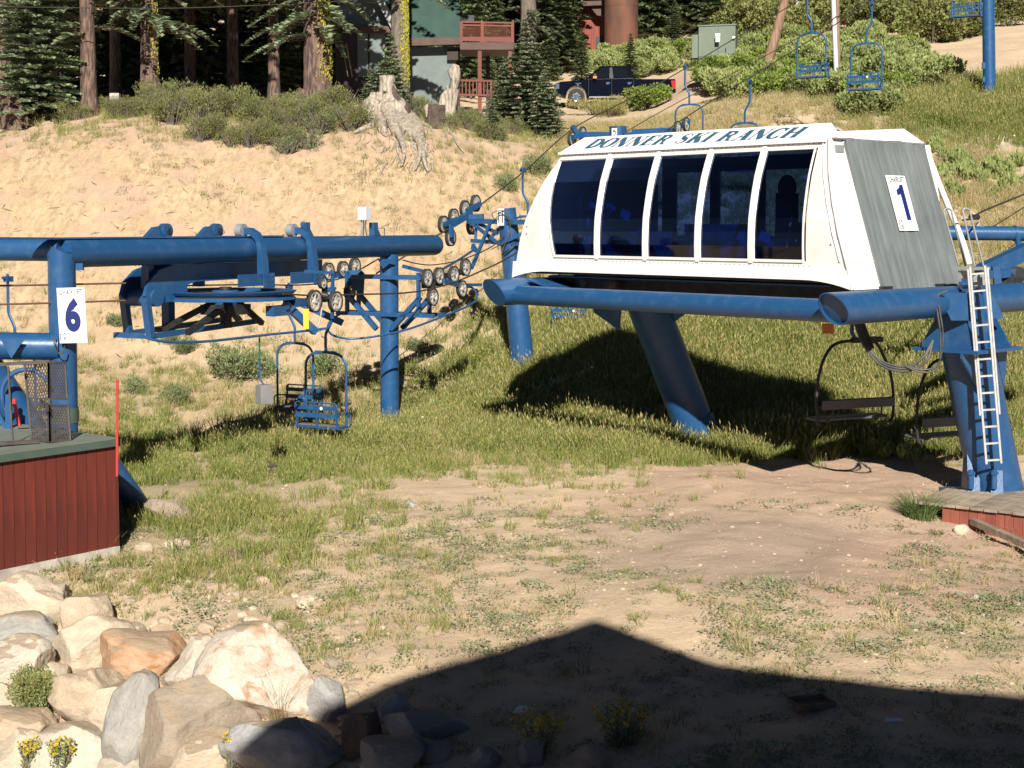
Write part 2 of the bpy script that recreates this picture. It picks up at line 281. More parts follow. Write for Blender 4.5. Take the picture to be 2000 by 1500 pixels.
def rock_mat():
    m = bpy.data.materials.new('granite boulder'); m.use_nodes = True; t = m.node_tree; b = t.nodes['Principled BSDF']; L = t.links.new
    tc = node(t, 'ShaderNodeTexCoord'); oi = node(t, 'ShaderNodeObjectInfo')
    va = node(t, 'ShaderNodeVectorMath', operation='ADD'); L(tc.outputs['Object'], va.inputs[0]); L(oi.outputs['Location'], va.inputs[1])
    def noise(s, d=8, r=.6, dist=0):
        n = node(t, 'ShaderNodeTexNoise'); n.inputs['Scale'].default_value = s; n.inputs['Detail'].default_value = d; n.inputs['Roughness'].default_value = r; n.inputs['Distortion'].default_value = dist; L(va.outputs[0], n.inputs['Vector']); return n.outputs['Fac']
    n1 = noise(1.6, 8, .6, .5); n2 = noise(9, 10, .7); n3 = noise(60, 5, .7); n4 = noise(2.2, 6, .6, 1.2)
    # object colour holds the rock's own hue, alpha how strongly it is stained orange
    def mth(op, a, bb):
        x = node(t, 'ShaderNodeMath', operation=op)
        for i, v in ((0,a),(1,bb)):
            if isinstance(v, (int, float)): x.inputs[i].default_value = v
            else: L(v, x.inputs[i])
        return x.outputs[0]
    k1 = mth('ADD', .38, mth('ADD', mth('MULTIPLY', n2, .72), mth('MULTIPLY', n3, .55)))
    k2 = mth('ADD', .70, mth('MULTIPLY', n1, .6))
    s = node(t, 'ShaderNodeVectorMath', operation='SCALE'); L(oi.outputs['Color'], s.inputs[0]); L(mth('MULTIPLY', k1, k2), s.inputs['Scale'])
    r = node(t, 'ShaderNodeValToRGB'); r.color_ramp.elements[0].position = .5; r.color_ramp.elements[1].position = .66; L(n4, r.inputs[0])
    st = node(t, 'ShaderNodeValToRGB'); st.color_ramp.elements[0].color = (.42,.23,.10,1); st.color_ramp.elements[1].color = (.34,.12,.06,1); st.color_ramp.elements[0].position = .4; st.color_ramp.elements[1].position = .65; L(n2, st.inputs[0])
    x = node(t, 'ShaderNodeMix', data_type='RGBA'); L(mth('MULTIPLY', r.outputs[0], oi.outputs['Alpha']), x.inputs[0]); L(s.outputs[0], x.inputs[6]); L(st.outputs[0], x.inputs[7])
    # dust and grit lies on upward faces of the tops in patches
    ge = node(t, 'ShaderNodeNewGeometry'); sx = node(t, 'ShaderNodeSeparateXYZ'); L(ge.outputs['Normal'], sx.inputs[0])
    up = mth('MULTIPLY', mth('GREATER_THAN', mth('ADD', sx.outputs[2], mth('MULTIPLY', n1, .5)), 1.12), .8)
    x2 = node(t, 'ShaderNodeMix', data_type='RGBA'); L(up, x2.inputs[0]); L(x.outputs[2], x2.inputs[6]); x2.inputs[7].default_value = (.40,.30,.20,1)
    L(x2.outputs[2], b.inputs['Base Color']); b.inputs['Roughness'].default_value = .85; b.inputs['Specular IOR Level'].default_value = .25
    bm = node(t, 'ShaderNodeBump'); bm.inputs['Strength'].default_value = .9; bm.inputs['Distance'].default_value = .045
    L(mth('ADD', n2, mth('MULTIPLY', n3, .3)), bm.inputs['Height']); L(bm.outputs[0], b.inputs['Normal'])
    return m
ROCK = rock_mat()
def grass_mat(name, g1, g2, tip):
    """tint (per tuft) runs from g1 to g2; the tips of the blades dry to straw"""
    m = bpy.data.materials.new(name); m.use_nodes = True; t = m.node_tree; b = t.nodes['Principled BSDF']; L = t.links.new
    a = node(t, 'ShaderNodeAttribute', attribute_name='tint'); a.attribute_type = 'INSTANCER'
    r = node(t, 'ShaderNodeMix', data_type='RGBA'); L(a.outputs['Fac'], r.inputs[0]); r.inputs[6].default_value = (*g1,1); r.inputs[7].default_value = (*g2,1)
    h = node(t, 'ShaderNodeAttribute', attribute_name='dry'); x = node(t, 'ShaderNodeMix', data_type='RGBA'); L(h.outputs['Fac'], x.inputs[0]); L(r.outputs[2], x.inputs[6]); x.inputs[7].default_value = (*tip,1)
    L(x.outputs[2], b.inputs['Base Color']); b.inputs['Roughness'].default_value = .65; b.inputs['Specular IOR Level'].default_value = .2
    translucent(m, .10); return m
GRASSG = grass_mat('green grass', (.115,.170,.028), (.215,.225,.060), (.38,.31,.13))
GRASSD = grass_mat('dry grass', (.30,.24,.105), (.40,.31,.15), (.46,.37,.20))
GRASSW = grass_mat('low weed leaves', (.15,.185,.095), (.23,.25,.14), (.32,.28,.15))

# ------------------------------------------------------------------ mesh builder
UP = Vector((0,0,1)); ORG = {}
def frame_from(axis):
    a = axis.normalized(); h = Vector((0,0,1)) if abs(a.z) < .95 else Vector((1,0,0))
    x = h.cross(a).normalized(); return x, a.cross(x)
class MB:
    def __init__(s): s.v = []; s.f = []; s.s = []
    def add(s, vs_, fs, smooth=False):
        o = len(s.v); s.v += [tuple(p) for p in vs_]; s.f += [tuple(i+o for i in f) for f in fs]; s.s += [smooth]*len(fs); return s
    def hexa(s, p, smooth=False):      # 8 points: bottom ring 0-3, top ring 4-7
        return s.add(p, [(3,2,1,0),(4,5,6,7),(0,1,5,4),(1,2,6,5),(2,3,7,6),(3,0,4,7)], smooth)
    def box(s, c, size, X=None, Y=None, Z=None):
        c = Vector(c); X = Vector(X or (1,0,0)); Y = Vector(Y or (0,1,0)); Z = Vector(Z or (0,0,1)); a, b, d = (q/2 for q in size)
        return s.hexa([c+X*i*a+Y*j*b+Z*k_*d for k_ in (-1,1) for i, j in ((-1,-1),(1,-1),(1,1),(-1,1))])
    def bar(s, a, b, w_, h, up=UP):
        a = Vector(a); b = Vector(b); Y = (b-a); l = Y.length; Y.normalize(); X = Y.cross(up)
        if X.length < 1e-3: X = Y.cross(Vector((1,0,0)))
        X.normalize(); Z = X.cross(Y); return s.box((a+b)/2, (w_, l, h), X, Y, Z)
    def tube(s, pts, r, n=10, caps=True, closed=False, flat=False, fn=None):
        pts = [Vector(p) for p in pts]; m = len(pts); rs = list(r) if isinstance(r, (list, tuple)) else [r]*m
        T = []
        for i in range(m):
            a = pts[(i-1) % m] if closed or i > 0 else pts[0]; b = pts[(i+1) % m] if closed or i < m-1 else pts[-1]
            T.append((b-a).normalized())
        x, y = frame_from(T[0]); vs_ = []; fs = []
        for i in range(m):
            if i:
                ax = T[i-1].cross(T[i])
                if ax.length > 1e-6: x = Matrix.Rotation(T[i-1].angle(T[i]), 3, ax.normalized()) @ x
                x = (x-T[i]*x.dot(T[i])).normalized()
            y = T[i].cross(x)
            for j in range(n):
                a = 2*math.pi*j/n; rr = rs[i]*(fn(i, j) if fn else 1); vs_.append(pts[i]+x*math.cos(a)*rr+y*math.sin(a)*rr)
        for i in range(m if closed else m-1):
            for j in range(n):
                a = i*n+j; b = i*n+(j+1) % n; c = ((i+1) % m)*n; fs.append((a, b, c+(j+1) % n, c+j))
        s.add(vs_, fs, not flat)
        if caps and not closed:
            s.add(vs_[:n], [tuple(reversed(range(n)))]); s.add(vs_[-n:], [tuple(range(n))])
        return s
    def prism(s, poly, vec, smooth=False):
        poly = [Vector(p) for p in poly]; n = len(poly); vec = Vector(vec)
        nrm = Vector((0,0,0))
        for i in range(n): nrm += poly[i].cross(poly[(i+1) % n])
        if nrm.dot(vec) > 0: poly = poly[::-1]
        top = [p+vec for p in poly]
        s.add(poly, [tuple(range(n))]); s.add(top, [tuple(reversed(range(n)))])
        return s.add(poly+top, [(i, i+n, (i+1) % n+n, (i+1) % n) for i in range(n)], smooth)
    def poly(s, pts): return s.add(pts, [tuple(range(len(pts)))])
    def lathe(s, c, axis, prof, n=24, smooth=True, fn=None):
        """prof: list of (t along axis, radius)"""
        c = Vector(c); a = Vector(axis).normalized(); x, y = frame_from(a); vs_ = []; fs = []
        for i, (t, r) in enumerate(prof):
            for j in range(n):
                q = 2*math.pi*j/n; k_ = r*(fn(i, j) if fn else 1); vs_.append(c+a*t+x*math.cos(q)*k_+y*math.sin(q)*k_)
        for i in range(len(prof)-1):
            for j in range(n): fs.append((i*n+j, i*n+(j+1) % n, (i+1)*n+(j+1) % n, (i+1)*n+j))
        return s.add(vs_, fs, smooth)
    def disc(s, c, axis, r, t, n=24):
        c = Vector(c); a = Vector(axis).normalized(); x, y = frame_from(a)
        ring = [c+x*math.cos(2*math.pi*j/n)*r+y*math.sin(2*math.pi*j/n)*r-a*t/2 for j in range(n)]
        return s.prism(ring, a*t, False)
    def ball(s, c, r, nu=10, nv=7, fn=None):
        c = Vector(c); rx, ry, rz = r if isinstance(r, (tuple, list)) else (r, r, r); vs_ = []; fs = []
        for i in range(nv+1):
            p = math.pi*i/nv
            for j in range(nu):
                q = 2*math.pi*j/nu; d = Vector((math.sin(p)*math.cos(q), math.sin(p)*math.sin(q), math.cos(p))); k_ = fn(d) if fn else 1
                vs_.append(c+Vector((d.x*rx, d.y*ry, d.z*rz))*k_)
        for i in range(nv):
            for j in range(nu): fs.append((i*nu+j, (i+1)*nu+j, (i+1)*nu+(j+1) % nu, i*nu+(j+1) % nu))
        return s.add(vs_, fs, True)
    def build(s, name, mat, parent=None, bevel=0, label=None, kind=None, local=False):
        me = bpy.data.meshes.new(name)
        if parent is not None: org = ORG.get(parent.name, Vector((0,0,0)))
        else:
            a = np.array(s.v); lo = a.min(0); hi = a.max(0); org = Vector(((lo[0]+hi[0])/2, (lo[1]+hi[1])/2, lo[2]))
        if local: vs_ = s.v
        else: vs_ = (np.array(s.v)-np.array(org)).tolist()
        me.from_pydata(vs_, [], s.f); me.polygons.foreach_set('use_smooth', s.s); me.materials.append(mat); me.update()
        o = bpy.data.objects.new(name, me); COL.objects.link(o)
        if parent is not None: o.parent = parent
        elif not local: o.location = org
        ORG[o.name] = org
        if bevel:
            md = o.modifiers.new('edges', 'BEVEL'); md.width = bevel; md.segments = 2; md.limit_method = 'ANGLE'; md.angle_limit = R(40)
        if label: o['label'] = label
        if kind: o['kind'] = kind
        return o
def tag(o, label, cat, group=None):
    o['label'] = label; o['category'] = cat
    if group: o['group'] = group
    return o
def thing(name, label, cat, loc=(0,0,0), group=None):
    o = bpy.data.objects.new(name, None); COL.objects.link(o); o.location = loc; o.empty_display_size = .2
    ORG[o.name] = Vector(loc); return tag(o, label, cat, group)
def dup(root, loc, rotz=0, scale=None, label=None, group=None, tilt=None):
    def cp(o, par):
        c = o.copy(); COL.objects.link(c)
        if par is not None: c.parent = par
        for ch in [q for q in o.children]: cp(ch, c)
        return c
    c = cp(root, None); c.location = loc; c.rotation_euler = (tilt[0], tilt[1], rotz) if tilt else (0, 0, rotz)
    if scale: c.scale = scale if isinstance(scale, (tuple, list)) else (scale,)*3
    if label: c['label'] = label
    if group: c['group'] = group
    return c
def arc(c, r, a0, a1, n, X, Y): return [Vector(c)+Vector(X)*r*math.cos(a0+(a1-a0)*i/n)+Vector(Y)*r*math.sin(a0+(a1-a0)*i/n) for i in range(n+1)]
def curve(pts, n=6):
    """Catmull-Rom through points"""
    p = [Vector(q) for q in pts]; p = [2*p[0]-p[1]]+p+[2*p[-1]-p[-2]]; out = []
    for i in range(1, len(p)-2):
        for k_ in range(n):
            t = k_/n; a, b, c, d = p[i-1:i+3]
            out.append(.5*((2*b)+(c-a)*t+(2*a-5*b+4*c-d)*t*t+(3*b-a-3*c+d)*t**3))
    return out+[p[-2]]
def text_mb(mb, body, c, X, Y, hgt, width=None, bold=0.0, N=None, off=.003):
    """flat lettering centred at c in the plane X,Y"""
    cu = bpy.data.curves.new('t', 'FONT'); cu.body = body; cu.size = 1; cu.offset = bold; cu.resolution_u = 4
    ob = bpy.data.objects.new('t', cu); COL.objects.link(ob); dg = bpy.context.evaluated_depsgraph_get(); me = ob.evaluated_get(dg).to_mesh()
    v = np.array([q.co[:] for q in me.vertices]); fs = [tuple(p.vertices) for p in me.polygons]
    ob.evaluated_get(dg).to_mesh_clear(); bpy.data.objects.remove(ob); bpy.data.curves.remove(cu)
    lo = v.min(0); hi = v.max(0); X = Vector(X).normalized(); Y = Vector(Y).normalized(); N = Vector(N) if N else X.cross(Y)
    ky = hgt/(hi[1]-lo[1]); kx = width/(hi[0]-lo[0]) if width else ky; c = Vector(c)+N*off
    mb.add([c+X*float((q[0]-(lo[0]+hi[0])/2)*kx)+Y*float((q[1]-(lo[1]+hi[1])/2)*ky) for q in v], fs)
    return mb

# ------------------------------------------------------------------ ground
def axis(segs):
    out = []
    for a, b, st in segs: out += list(np.arange(a, b, st))
    return np.array(out+[segs[-1][1]])
gx = axis([(-320,-60,20),(-60,-24,2.5),(-24,-12,.3),(-12,14,.13),(14,26,.25),(26,70,2.5),(70,320,20)])
gy = axis([(-60,6,4),(6,12,.5),(12,30,.11),(30,58,.13),(58,80,.35),(80,130,1.5),(130,420,12)])
XX, YY = np.meshgrid(gx, gy); ZZ = H(XX, YY)
nx, ny = len(gx), len(gy)
vv = np.stack([XX.ravel(), YY.ravel(), ZZ.ravel()], 1)
ii = np.arange(nx*ny).reshape(ny, nx)
ff = np.stack([ii[:-1,:-1].ravel(), ii[:-1,1:].ravel(), ii[1:,1:].ravel(), ii[1:,:-1].ravel()], 1)
gm = bpy.data.meshes.new('ground'); gm.vertices.add(len(vv)); gm.vertices.foreach_set('co', vv.ravel())
gm.loops.add(ff.size); gm.loops.foreach_set('vertex_index', ff.ravel()); gm.polygons.add(len(ff))
gm.polygons.foreach_set('loop_start', np.arange(0, ff.size, 4)); gm.polygons.foreach_set('loop_total', np.full(len(ff), 4)); gm.polygons.foreach_set('use_smooth', np.ones(len(ff), bool))
gm.update(calc_edges=True); gm.materials.append(GROUND)
ground = bpy.data.objects.new('ground', gm); COL.objects.link(ground); ground['kind'] = 'structure'; ground['label'] = 'dirt yard, cut bank and grassy hillside'
def zone(px, py, cx, cy, rx, ry, soft=.35):
    return 1-ss(1-soft, 1+soft, np.hypot((px-cx)/rx, (py-cy)/ry))
TCOL = np.array([0,200,400,600,800,1000,1200,1400,1600,1800,2000.])
TROW = np.array([150,220,300,400,500,600,660,720,780,840,880,920,980,1050,1120,1180,1240,1320,1400,1500.])
TALL = np.array([
 [.0,.0,.0,.0,.0,.0,.1,.1,.1,.1,.1],[.15,.15,.15,.1,.12,.25,.5,.4,.4,.8,1],[0,0,0,0,.03,.08,.4,.5,.6,.6,.6],[0,0,0,0,0,.05,.5,.5,.5,.5,.45],
 [0,0,0,0,0,.1,.6,.8,.8,.5,.5],[.03,.03,.04,0,.01,.2,.9,1,1,.9,.8],[.04,.05,.07,.03,.05,.35,1,1,1,1,1],[.07,.09,.13,.10,.12,.6,1,1,1,1,1],
 [.10,.10,.14,.28,.4,.95,1,1,1,1,.8],[.15,.10,.16,.55,.85,.95,1,1,1,.9,.3],[.2,.18,.3,.85,.9,.85,.9,.95,.9,.4,.1],[.3,.75,.85,.8,.42,.28,.15,.08,.04,.05,.05],
 [.5,.85,.8,.5,.14,.08,.04,0,0,.03,.05],[.5,.8,.65,.35,.10,.05,.04,0,0,.02,.2],[.3,.55,.5,.22,.10,.06,.05,.06,.04,.03,.1],[.05,.3,.4,.45,.2,.1,.1,.12,.06,.04,.08],
 [0,.1,.3,.42,.3,.12,.1,.1,.08,.04,.05],[0,.02,.04,.15,.35,.2,.12,.12,.1,.08,.05],[0,0,0,.04,.12,.15,.15,.15,.12,.12,.12],[0,0,0,.02,.08,.15,.15,.15,.15,.15,.15]])
def table(T, px, py):
    px = np.clip(px, 0, 1999.9); py = np.clip(py, TROW[0], TROW[-1]-.1)
    i = np.clip(np.searchsorted(TROW, py, side='right')-1, 0, len(TROW)-2); j = np.clip((px/200).astype(int), 0, len(TCOL)-2)
    a = (py-TROW[i])/(TROW[i+1]-TROW[i]); b = (px-TCOL[j])/200
    return (T[i,j]*(1-b)+T[i,j+1]*b)*(1-a)+(T[i+1,j]*(1-b)+T[i+1,j+1]*b)*a
def tall_at(x, y, z):
    px, py = pix(x, y, z); return table(TALL, px, py)
gpx, gpy = pix(vv[:,0], vv[:,1], vv[:,2])
wob = (fbm(vv[:,0]*.45, vv[:,1]*.45, 51, 4)-.5)*1.1
def setattr_(n, a):
    q = gm.attributes.new(n, 'FLOAT', 'POINT'); q.data.foreach_set('value', np.clip(a, 0, 1).astype(np.float32))
setattr_('sand', np.maximum(bankmask(vv[:,0], vv[:,1]), .75*zone(gpx, gpy, 250, 800, 420, 90)))
grv = np.maximum(zone(gpx+wob*140, gpy+wob*60, 1620, 925, 330, 55), np.maximum(zone(gpx+wob*160, gpy+wob*60, 1800, 1100, 330, 95), .6*zone(gpx+wob*100, gpy+wob*40, 1520, 985, 420, 60)))
crestz = .7*ss(51.5, 54, vv[:,1])*(1-ss(57, 61, vv[:,1]))*(vv[:,0]/np.maximum(vv[:,1],9) < .05)*ss(.35,.6,fbm(vv[:,0]*.5, vv[:,1]*.5, 61, 3))
deb = zone(gpx+wob*120, gpy+wob*60, 240, 420, 330, 95)*bankmask(vv[:,0], vv[:,1])*ss(.42,.62,fbm(vv[:,0]*.9, vv[:,1]*.5+vv[:,2]*.8, 67, 4))
setattr_('gravel', np.maximum(np.maximum(grv*.85, crestz), .8*deb))
setattr_('pad', .8*zone(gpx+wob*140, gpy+wob*50, 1480, 1080, 340, 75)*(1-zone(gpx, gpy, 1850, 1100, 200, 90)))
setattr_('green', ss(.4, 1.0, table(TALL, gpx, gpy)+wob*.25)*.85*(gpy < 1500)*(gpy > -50))
# ------------------------------------------------------------------ lodge behind the camera: its gable throws the foreground shadow
def back(px, py, yf=-1.5):
    g = Q(px, py); t = (g.y-yf)/LD.y; return Vector((g.x-LD.x*t, yf, g.z-LD.z*t))
lodge = thing('lodge', 'timber lodge behind the viewpoint whose gable shadow lies on the foreground', 'building', (0,-8,-1))
lp = [back(470,1499), back(550,1447), back(640,1393), back(740,1346), back(860,1303), back(1010,1258), back(1165,1210), back(1280,1253), back(1400,1301), back(1700,1336), back(2000,1362)]
s0 = (lp[1]-lp[0]); lp0 = lp[0]+s0*2.2; e0 = lp[-1]+Vector((9, 0, -.15))
outl = [Vector((lp0.x, -1.5, -1.5)), Vector(lp0)]+lp+[e0, Vector((e0.x, -1.5, -1.5))]
MB().prism([p+Vector((0,-.25,0)) for p in outl], (0,-12,0)).build('wall', HDARK, lodge)
rf = MB(); rl = [lp0]+lp+[e0]
for a, b in zip(rl[:-1], rl[1:]): rf.hexa([a, b, b+Vector((0,-12.6,0)), a+Vector((0,-12.6,0)), a-Vector((0,0,.12)), b-Vector((0,0,.12)), b+Vector((0,-12.6,-.12)), a+Vector((0,-12.6,-.12))])
rf.build('roof', HGREEN, lodge)
bl = MB(); bl.box((0,-.6,CAMZ-1.75), (7,1.7,.2))
bl.build('balcony', PLANK, lodge)

# ------------------------------------------------------------------ chairlift 1: drive station
PH = .748
CU = Vector((-math.sin(PH), math.cos(PH), 0)); CV = Vector((math.cos(PH), math.sin(PH), 0)); CO = Vector((.23*25, 25, CAMZ-1.073))
def C(u, v, h): return CO+CU*u+CV*v+UP*h
def vprof(h): return float(np.interp(h, [-.1,0,.15,.45,.8,1.2,1.6,2.0,2.44,2.574], [-.04,-.03,0,0,-.01,.015,.085,.19,.37,.43]))
HS = [.15,.30,.449,.7,.95,1.2,1.45,1.7,1.95,2.2,2.43,2.574]
def ur(h): return .815*h/2.574
def ul(h): return 8.39-.35*(h/2.574)-.71*(h/2.574)**2
cab = thing('lift_station', 'white lift station cabin with five blue tinted windows raised on blue tubes', 'lift station', C(4, 1.9, -.1))
FN = -CV
def panel(mb, u0, u1, hs, off=0, nu=6, th=.03):
    """curved skin following the front wall, with thickness"""
    for k_ in range(len(hs)-1):
        h0, h1 = hs[k_], hs[k_+1]
        for i in range(nu):
            def uu(h, f): a = u0(h) if callable(u0) else u0; b = u1(h) if callable(u1) else u1; return a+(b-a)*f
            q = [C(uu(h, f), vprof(h)-off, h) for h, f in ((h0,i/nu),(h0,(i+1)/nu),(h1,(i+1)/nu),(h1,i/nu))]
            mb.hexa([p+CV*th for p in q]+q)
WB, WT = .449, 2.43
def wl(h): t = (h-WB)/(WT-WB); return 7.243+.2*t+.10*math.sin(math.pi*t)
def wr(h): t = (h-WB)/(WT-WB); return .97+.03*t-.0*t
MU = [wr, 2.16, 3.40, 4.70, 5.98, wl]
win_h = [h for h in HS if WB <= h <= WT]; 
wp = MB(); panel(wp, lambda h: ur(h)+.02, lambda h: ul(h)-.02, [.15,.30,.449]); panel(wp, lambda h: ur(h)+.02, lambda h: ul(h)-.02, [2.43,2.574])
panel(wp, lambda h: ur(h)+.02, wr, win_h, nu=2); panel(wp, wl, lambda h: ul(h)-.02, win_h, nu=2)
wp.build('front_wall', WHITE, cab)
rb = MB()          # the raised band below the windows and rivets
for i in range(60):
    u_ = .9+i*6.5/60; rb.ball(C(u_, vprof(.36)-.004, .37), .011, 6, 4); rb.ball(C(u_, vprof(2.5)-.004, 2.5), .011, 6, 4)
for q in ((.45,.75),(8.0,1.05),(8.0,.9)): rb.ball(C(q[0], vprof(q[1])-.004, q[1]), .02, 6, 4)
rb.build('rivet', GALV, cab, kind='stuff')
for k_ in range(5):
    a, b = MU[k_], MU[k_+1]; fa = (lambda h, a=a: (a(h) if callable(a) else a)+.055); fb = (lambda h, b=b: (b(h) if callable(b) else b)-.055)
    g = MB(); hs = win_h
    for i in range(len(hs)-1):
        for j in range(2):
            q = [C(fa(h)+(fb(h)-fa(h))*f, vprof(h)+.012, h) for h, f in ((hs[i],j/2),(hs[i],(j+1)/2),(hs[i+1],(j+1)/2),(hs[i+1],j/2))]
            g.add(q, [(0,1,2,3)], True)
    wo = g.build('window', TINT, cab)
    fr = MB()
    for e in (fa, fb): fr.tube([C(e(h), vprof(h)-.005, h) for h in hs], .022, 6)
    for h in (hs[0], hs[-1]): fr.bar(C(fa(h), vprof(h)-.005, h), C(fb(h), vprof(h)-.005, h), .045, .05)
    fr.build('frame', WHITE, wo)
    if k_:
        mu = MB(); panel(mu, lambda h, a=a: a-.042, lambda h, a=a: a+.042, [.40]+win_h+[2.5], off=.028, nu=1, th=.05); mu.build('mullion', WHITE, cab)
sk = MB()           # skirt with its drooping ends
n = 40
def skh(u):
    e = min(u-.0, 8.39-u); return -.02 if e < .0 else .13-.15*max(0, 1-e/1.0)**2
for i in range(n):
    u0, u1 = 8.39*i/n, 8.39*(i+1)/n
    ma = C(u0, -.06, skh(u0)); mb_ = C(u1, -.06, skh(u1)); ta = C(u0, -.03, .32); tb = C(u1, -.03, .32)
    sk.hexa([q+CV*.06 for q in (ma, mb_, tb, ta)]+[ma, mb_, tb, ta], False)
sk.build('skirt', WHITE, cab)
# end wall
ew = MB(); eh = [-.02,.15,.449,.95,1.45,1.95,2.43,2.574]
def es(h, v, off=0): return C(ur(h)-off, v, h)
for h0, h1 in zip(eh[:-1], eh[1:]):
    q = [es(h0, vprof(h0)), es(h0, .9), es(h1, .9), es(h1, vprof(h1))]; ew.hexa([p+CU*.03 for p in q]+q)
q = [es(.449, -.02+.06, .012), es(.449, .86, .012), es(.47, .86, .012), es(.47, .06, .012)]; ew.hexa([p+CU*.02 for p in q]+q)
ew.build('end_wall', WHITE, cab)
ew2 = MB(); e2 = [1.3,1.6,1.95,2.2,2.43,2.574]
for h0, h1 in zip(e2[:-1], e2[1:]):
    w0 = .28*((h0-1.3)/1.27)**.6; w1 = .28*((h1-1.3)/1.27)**.6
    q = [es(h0, 3.36), es(h0, 3.37+w0), es(h1, 3.37+w1), es(h1, 3.36)]; ew2.hexa([p+CU*.03 for p in q]+q)
ew2.build('corner_strip', WHITE, cab)
tr = MB(); tr.tube([C(ur(h)-.01, vprof(h)-.01, h) for h in eh], .035, 8); tr.tube([C(ur(h)+.12, vprof(h)-.012, h) for h in eh[2:]], .018, 6); tr.build('corner_trim', WHITEG, cab)
rt = MB(); rt.tube(curve([C(.80,3.46,2.56), C(.66,3.62,2.0), C(.46,3.75,1.4), C(.22,3.83,.8), C(.08,3.86,.35)]), .055, 10); rt.build('arch_tube', WHITEG, cab)
ve = MB(); ve.box(es(2.40, .62, .02), (.24,.03,.13), CV, (CU+UP*(-.3)).normalized(), UP); ve.build('vent', GALV, cab)
cv = MB(); nv, nh = 24, 18
grid = []
for i in range(nh+1):
    h = -.03+(2.63)*i/nh
    for j in range(nv+1):
        v = .81+(3.385-.81)*j/nv; d = .045+.012*math.sin(v*19+h*1.5)+.010*vn(v*5, h*1.2, 4)+(.02 if i == nh else 0); grid.append(es(h+(.04*float(vn(v*4, 0, 8))-.02 if i == nh else 0), v, d))
W_ = nv+1
cv.add(grid, [(i*W_+j, i*W_+j+1, (i+1)*W_+j+1, (i+1)*W_+j) for i in range(nh) for j in range(nv)], True)
cv.prism([es(-.03,.81,0), es(2.6,.81,0), es(2.6,.81,.045), es(-.03,.81,.045)], CV*.012)
cv.build('canvas_cover', CANVAS, cab)
# roof caps
EV = 2.56
def ring(u0, v0, h): return C(u0, v0, h)
rc = MB(); fa_, fb_ = C(.84,.36,EV), C(7.42,.36,EV); ta_, tb_ = C(1.04,.80,2.88), C(7.12,.80,2.88); ra_, rb2 = C(.80,.80,EV+.02), C(7.4,.80,EV+.02)
rc.prism([fa_, ta_, C(1.0,1.0,2.70), ra_], (0,0,0.0001)) if False else None
rc.add([fa_, fb_, tb_, ta_, ra_, rb2], [(0,1,2,3),(0,3,4),(1,5,2),(0,4,5,1)])
rc.add([ta_, tb_, C(7.2,1.15,2.72), C(.98,1.15,2.72)], [(3,2,1,0)])
rc.bar(fa_-UP*.015, fb_-UP*.015, .05, .05)
rc.build('front_roof_cap', WHITEG, cab)
ec = MB(); a0, a1, b0, b1 = C(.78,.80,2.545), C(.78,3.42,2.60), C(1.02,.9,2.73), C(1.0,3.05,2.87)
ec.add([a0, a1, b1, b0, C(7.3,3.42,2.6), C(7.1,3.05,2.87), C(7.2,.9,2.73)], [(0,1,2,3),(1,4,5,2),(3,2,5,6)])
ec.hexa([a0-UP*.03, a1-UP*.03, a1+CU*.08-UP*.03, a0+CU*.08-UP*.03, a0+UP*.002, a1+UP*.002, a1+CU*.08, a0+CU*.08]); ec.build('end_roof_cap', WHITEG, cab)
# interior
it = MB(); it.box(C(4.1,1.9,.10), (8.0,3.5,.06), CU, CV, UP); it.build('floor', BLACK, cab)
ce = MB(); ce.box(C(4.1,1.95,2.585), (6.7,2.9,.03), CU, CV, UP); ce.build('ceiling', GBOX, cab)
bw = MB()
for u0, u1 in ((1.0,3.4),(4.5,4.75),(5.7,5.95),(6.9,7.3)): bw.box(C((u0+u1)/2, 3.45, 1.35), (u1-u0, .05, 2.35), CU, CV, UP)
bw.box(C(5.15,3.45,.5), (3.5,.05,.7), CU, CV, UP); bw.box(C(5.15,3.45,2.36), (3.5,.05,.3), CU, CV, UP); bw.build('back_wall', GBOX, cab)
lw = MB(); lw.prism([C(8.25,.1,.13), C(8.25,3.4,.13), C(7.4,3.3,2.5), C(7.4,.5,2.5)], CU*.03); lw.build('far_end_wall', GREY_PRINT, cab)
def fit(name, mat, boxes):
    m_ = MB()
    for (u, v, h, su, sv, sh) in boxes: m_.box(C(u, v, h), (su, sv, sh), CU, CV, UP)
    return m_.build(name, mat, cab)
fit('desk', GALV, [(3.6,.75,.80,5.4,.55,.04),(1.1,.75,.45,.06,.5,.68),(6.2,.75,.45,.06,.5,.68),(3.7,.75,.45,.05,.5,.68)])
fit('machine', STEEL, [(4.4,2.0,.62,1.3,.9,.95),(2.4,1.6,.45,.8,.8,.65),(2.4,1.6,.95,.3,.3,.35),(5.9,1.5,.55,.6,.6,.8)])
fit('control_cabinet', GBOX, [(7.35,2.9,1.05,.5,.35,1.8)])
fit('shelf', GALV, [(7.15,1.2,h,.7,.4,.025) for h in (.62,1.02,1.42)]+[(6.82,1.05,.95,.03,.03,1.5),(7.48,1.05,.95,.03,.03,1.5)])
for i, (u, h) in enumerate(((7.35,.72),(7.2,.74),(7.0,.72),(6.9,1.12),(7.25,1.12),(6.75,.72))): bt = MB(); bt.lathe(C(u,1.05,h), UP, [(-.1,.0),(-.1,.045),(.06,.045),(.09,.02),(.13,.02),(.13,0)], 10); bt.build('bottle', WBOX, cab)
ho = MB()
for i in range(4): ho.tube(curve([C(7.25-.1*i,1.3,1.9), C(7.1-.13*i,1.25,1.7-.1*i), C(7.0-.1*i,1.25,1.45), C(7.2-.1*i,1.25,1.25)]), .018, 6)
ho.ball(C(7.3,1.3,1.55), (.13,.06,.25), 8, 6); ho.build('hanging_hose', WBOX, cab)
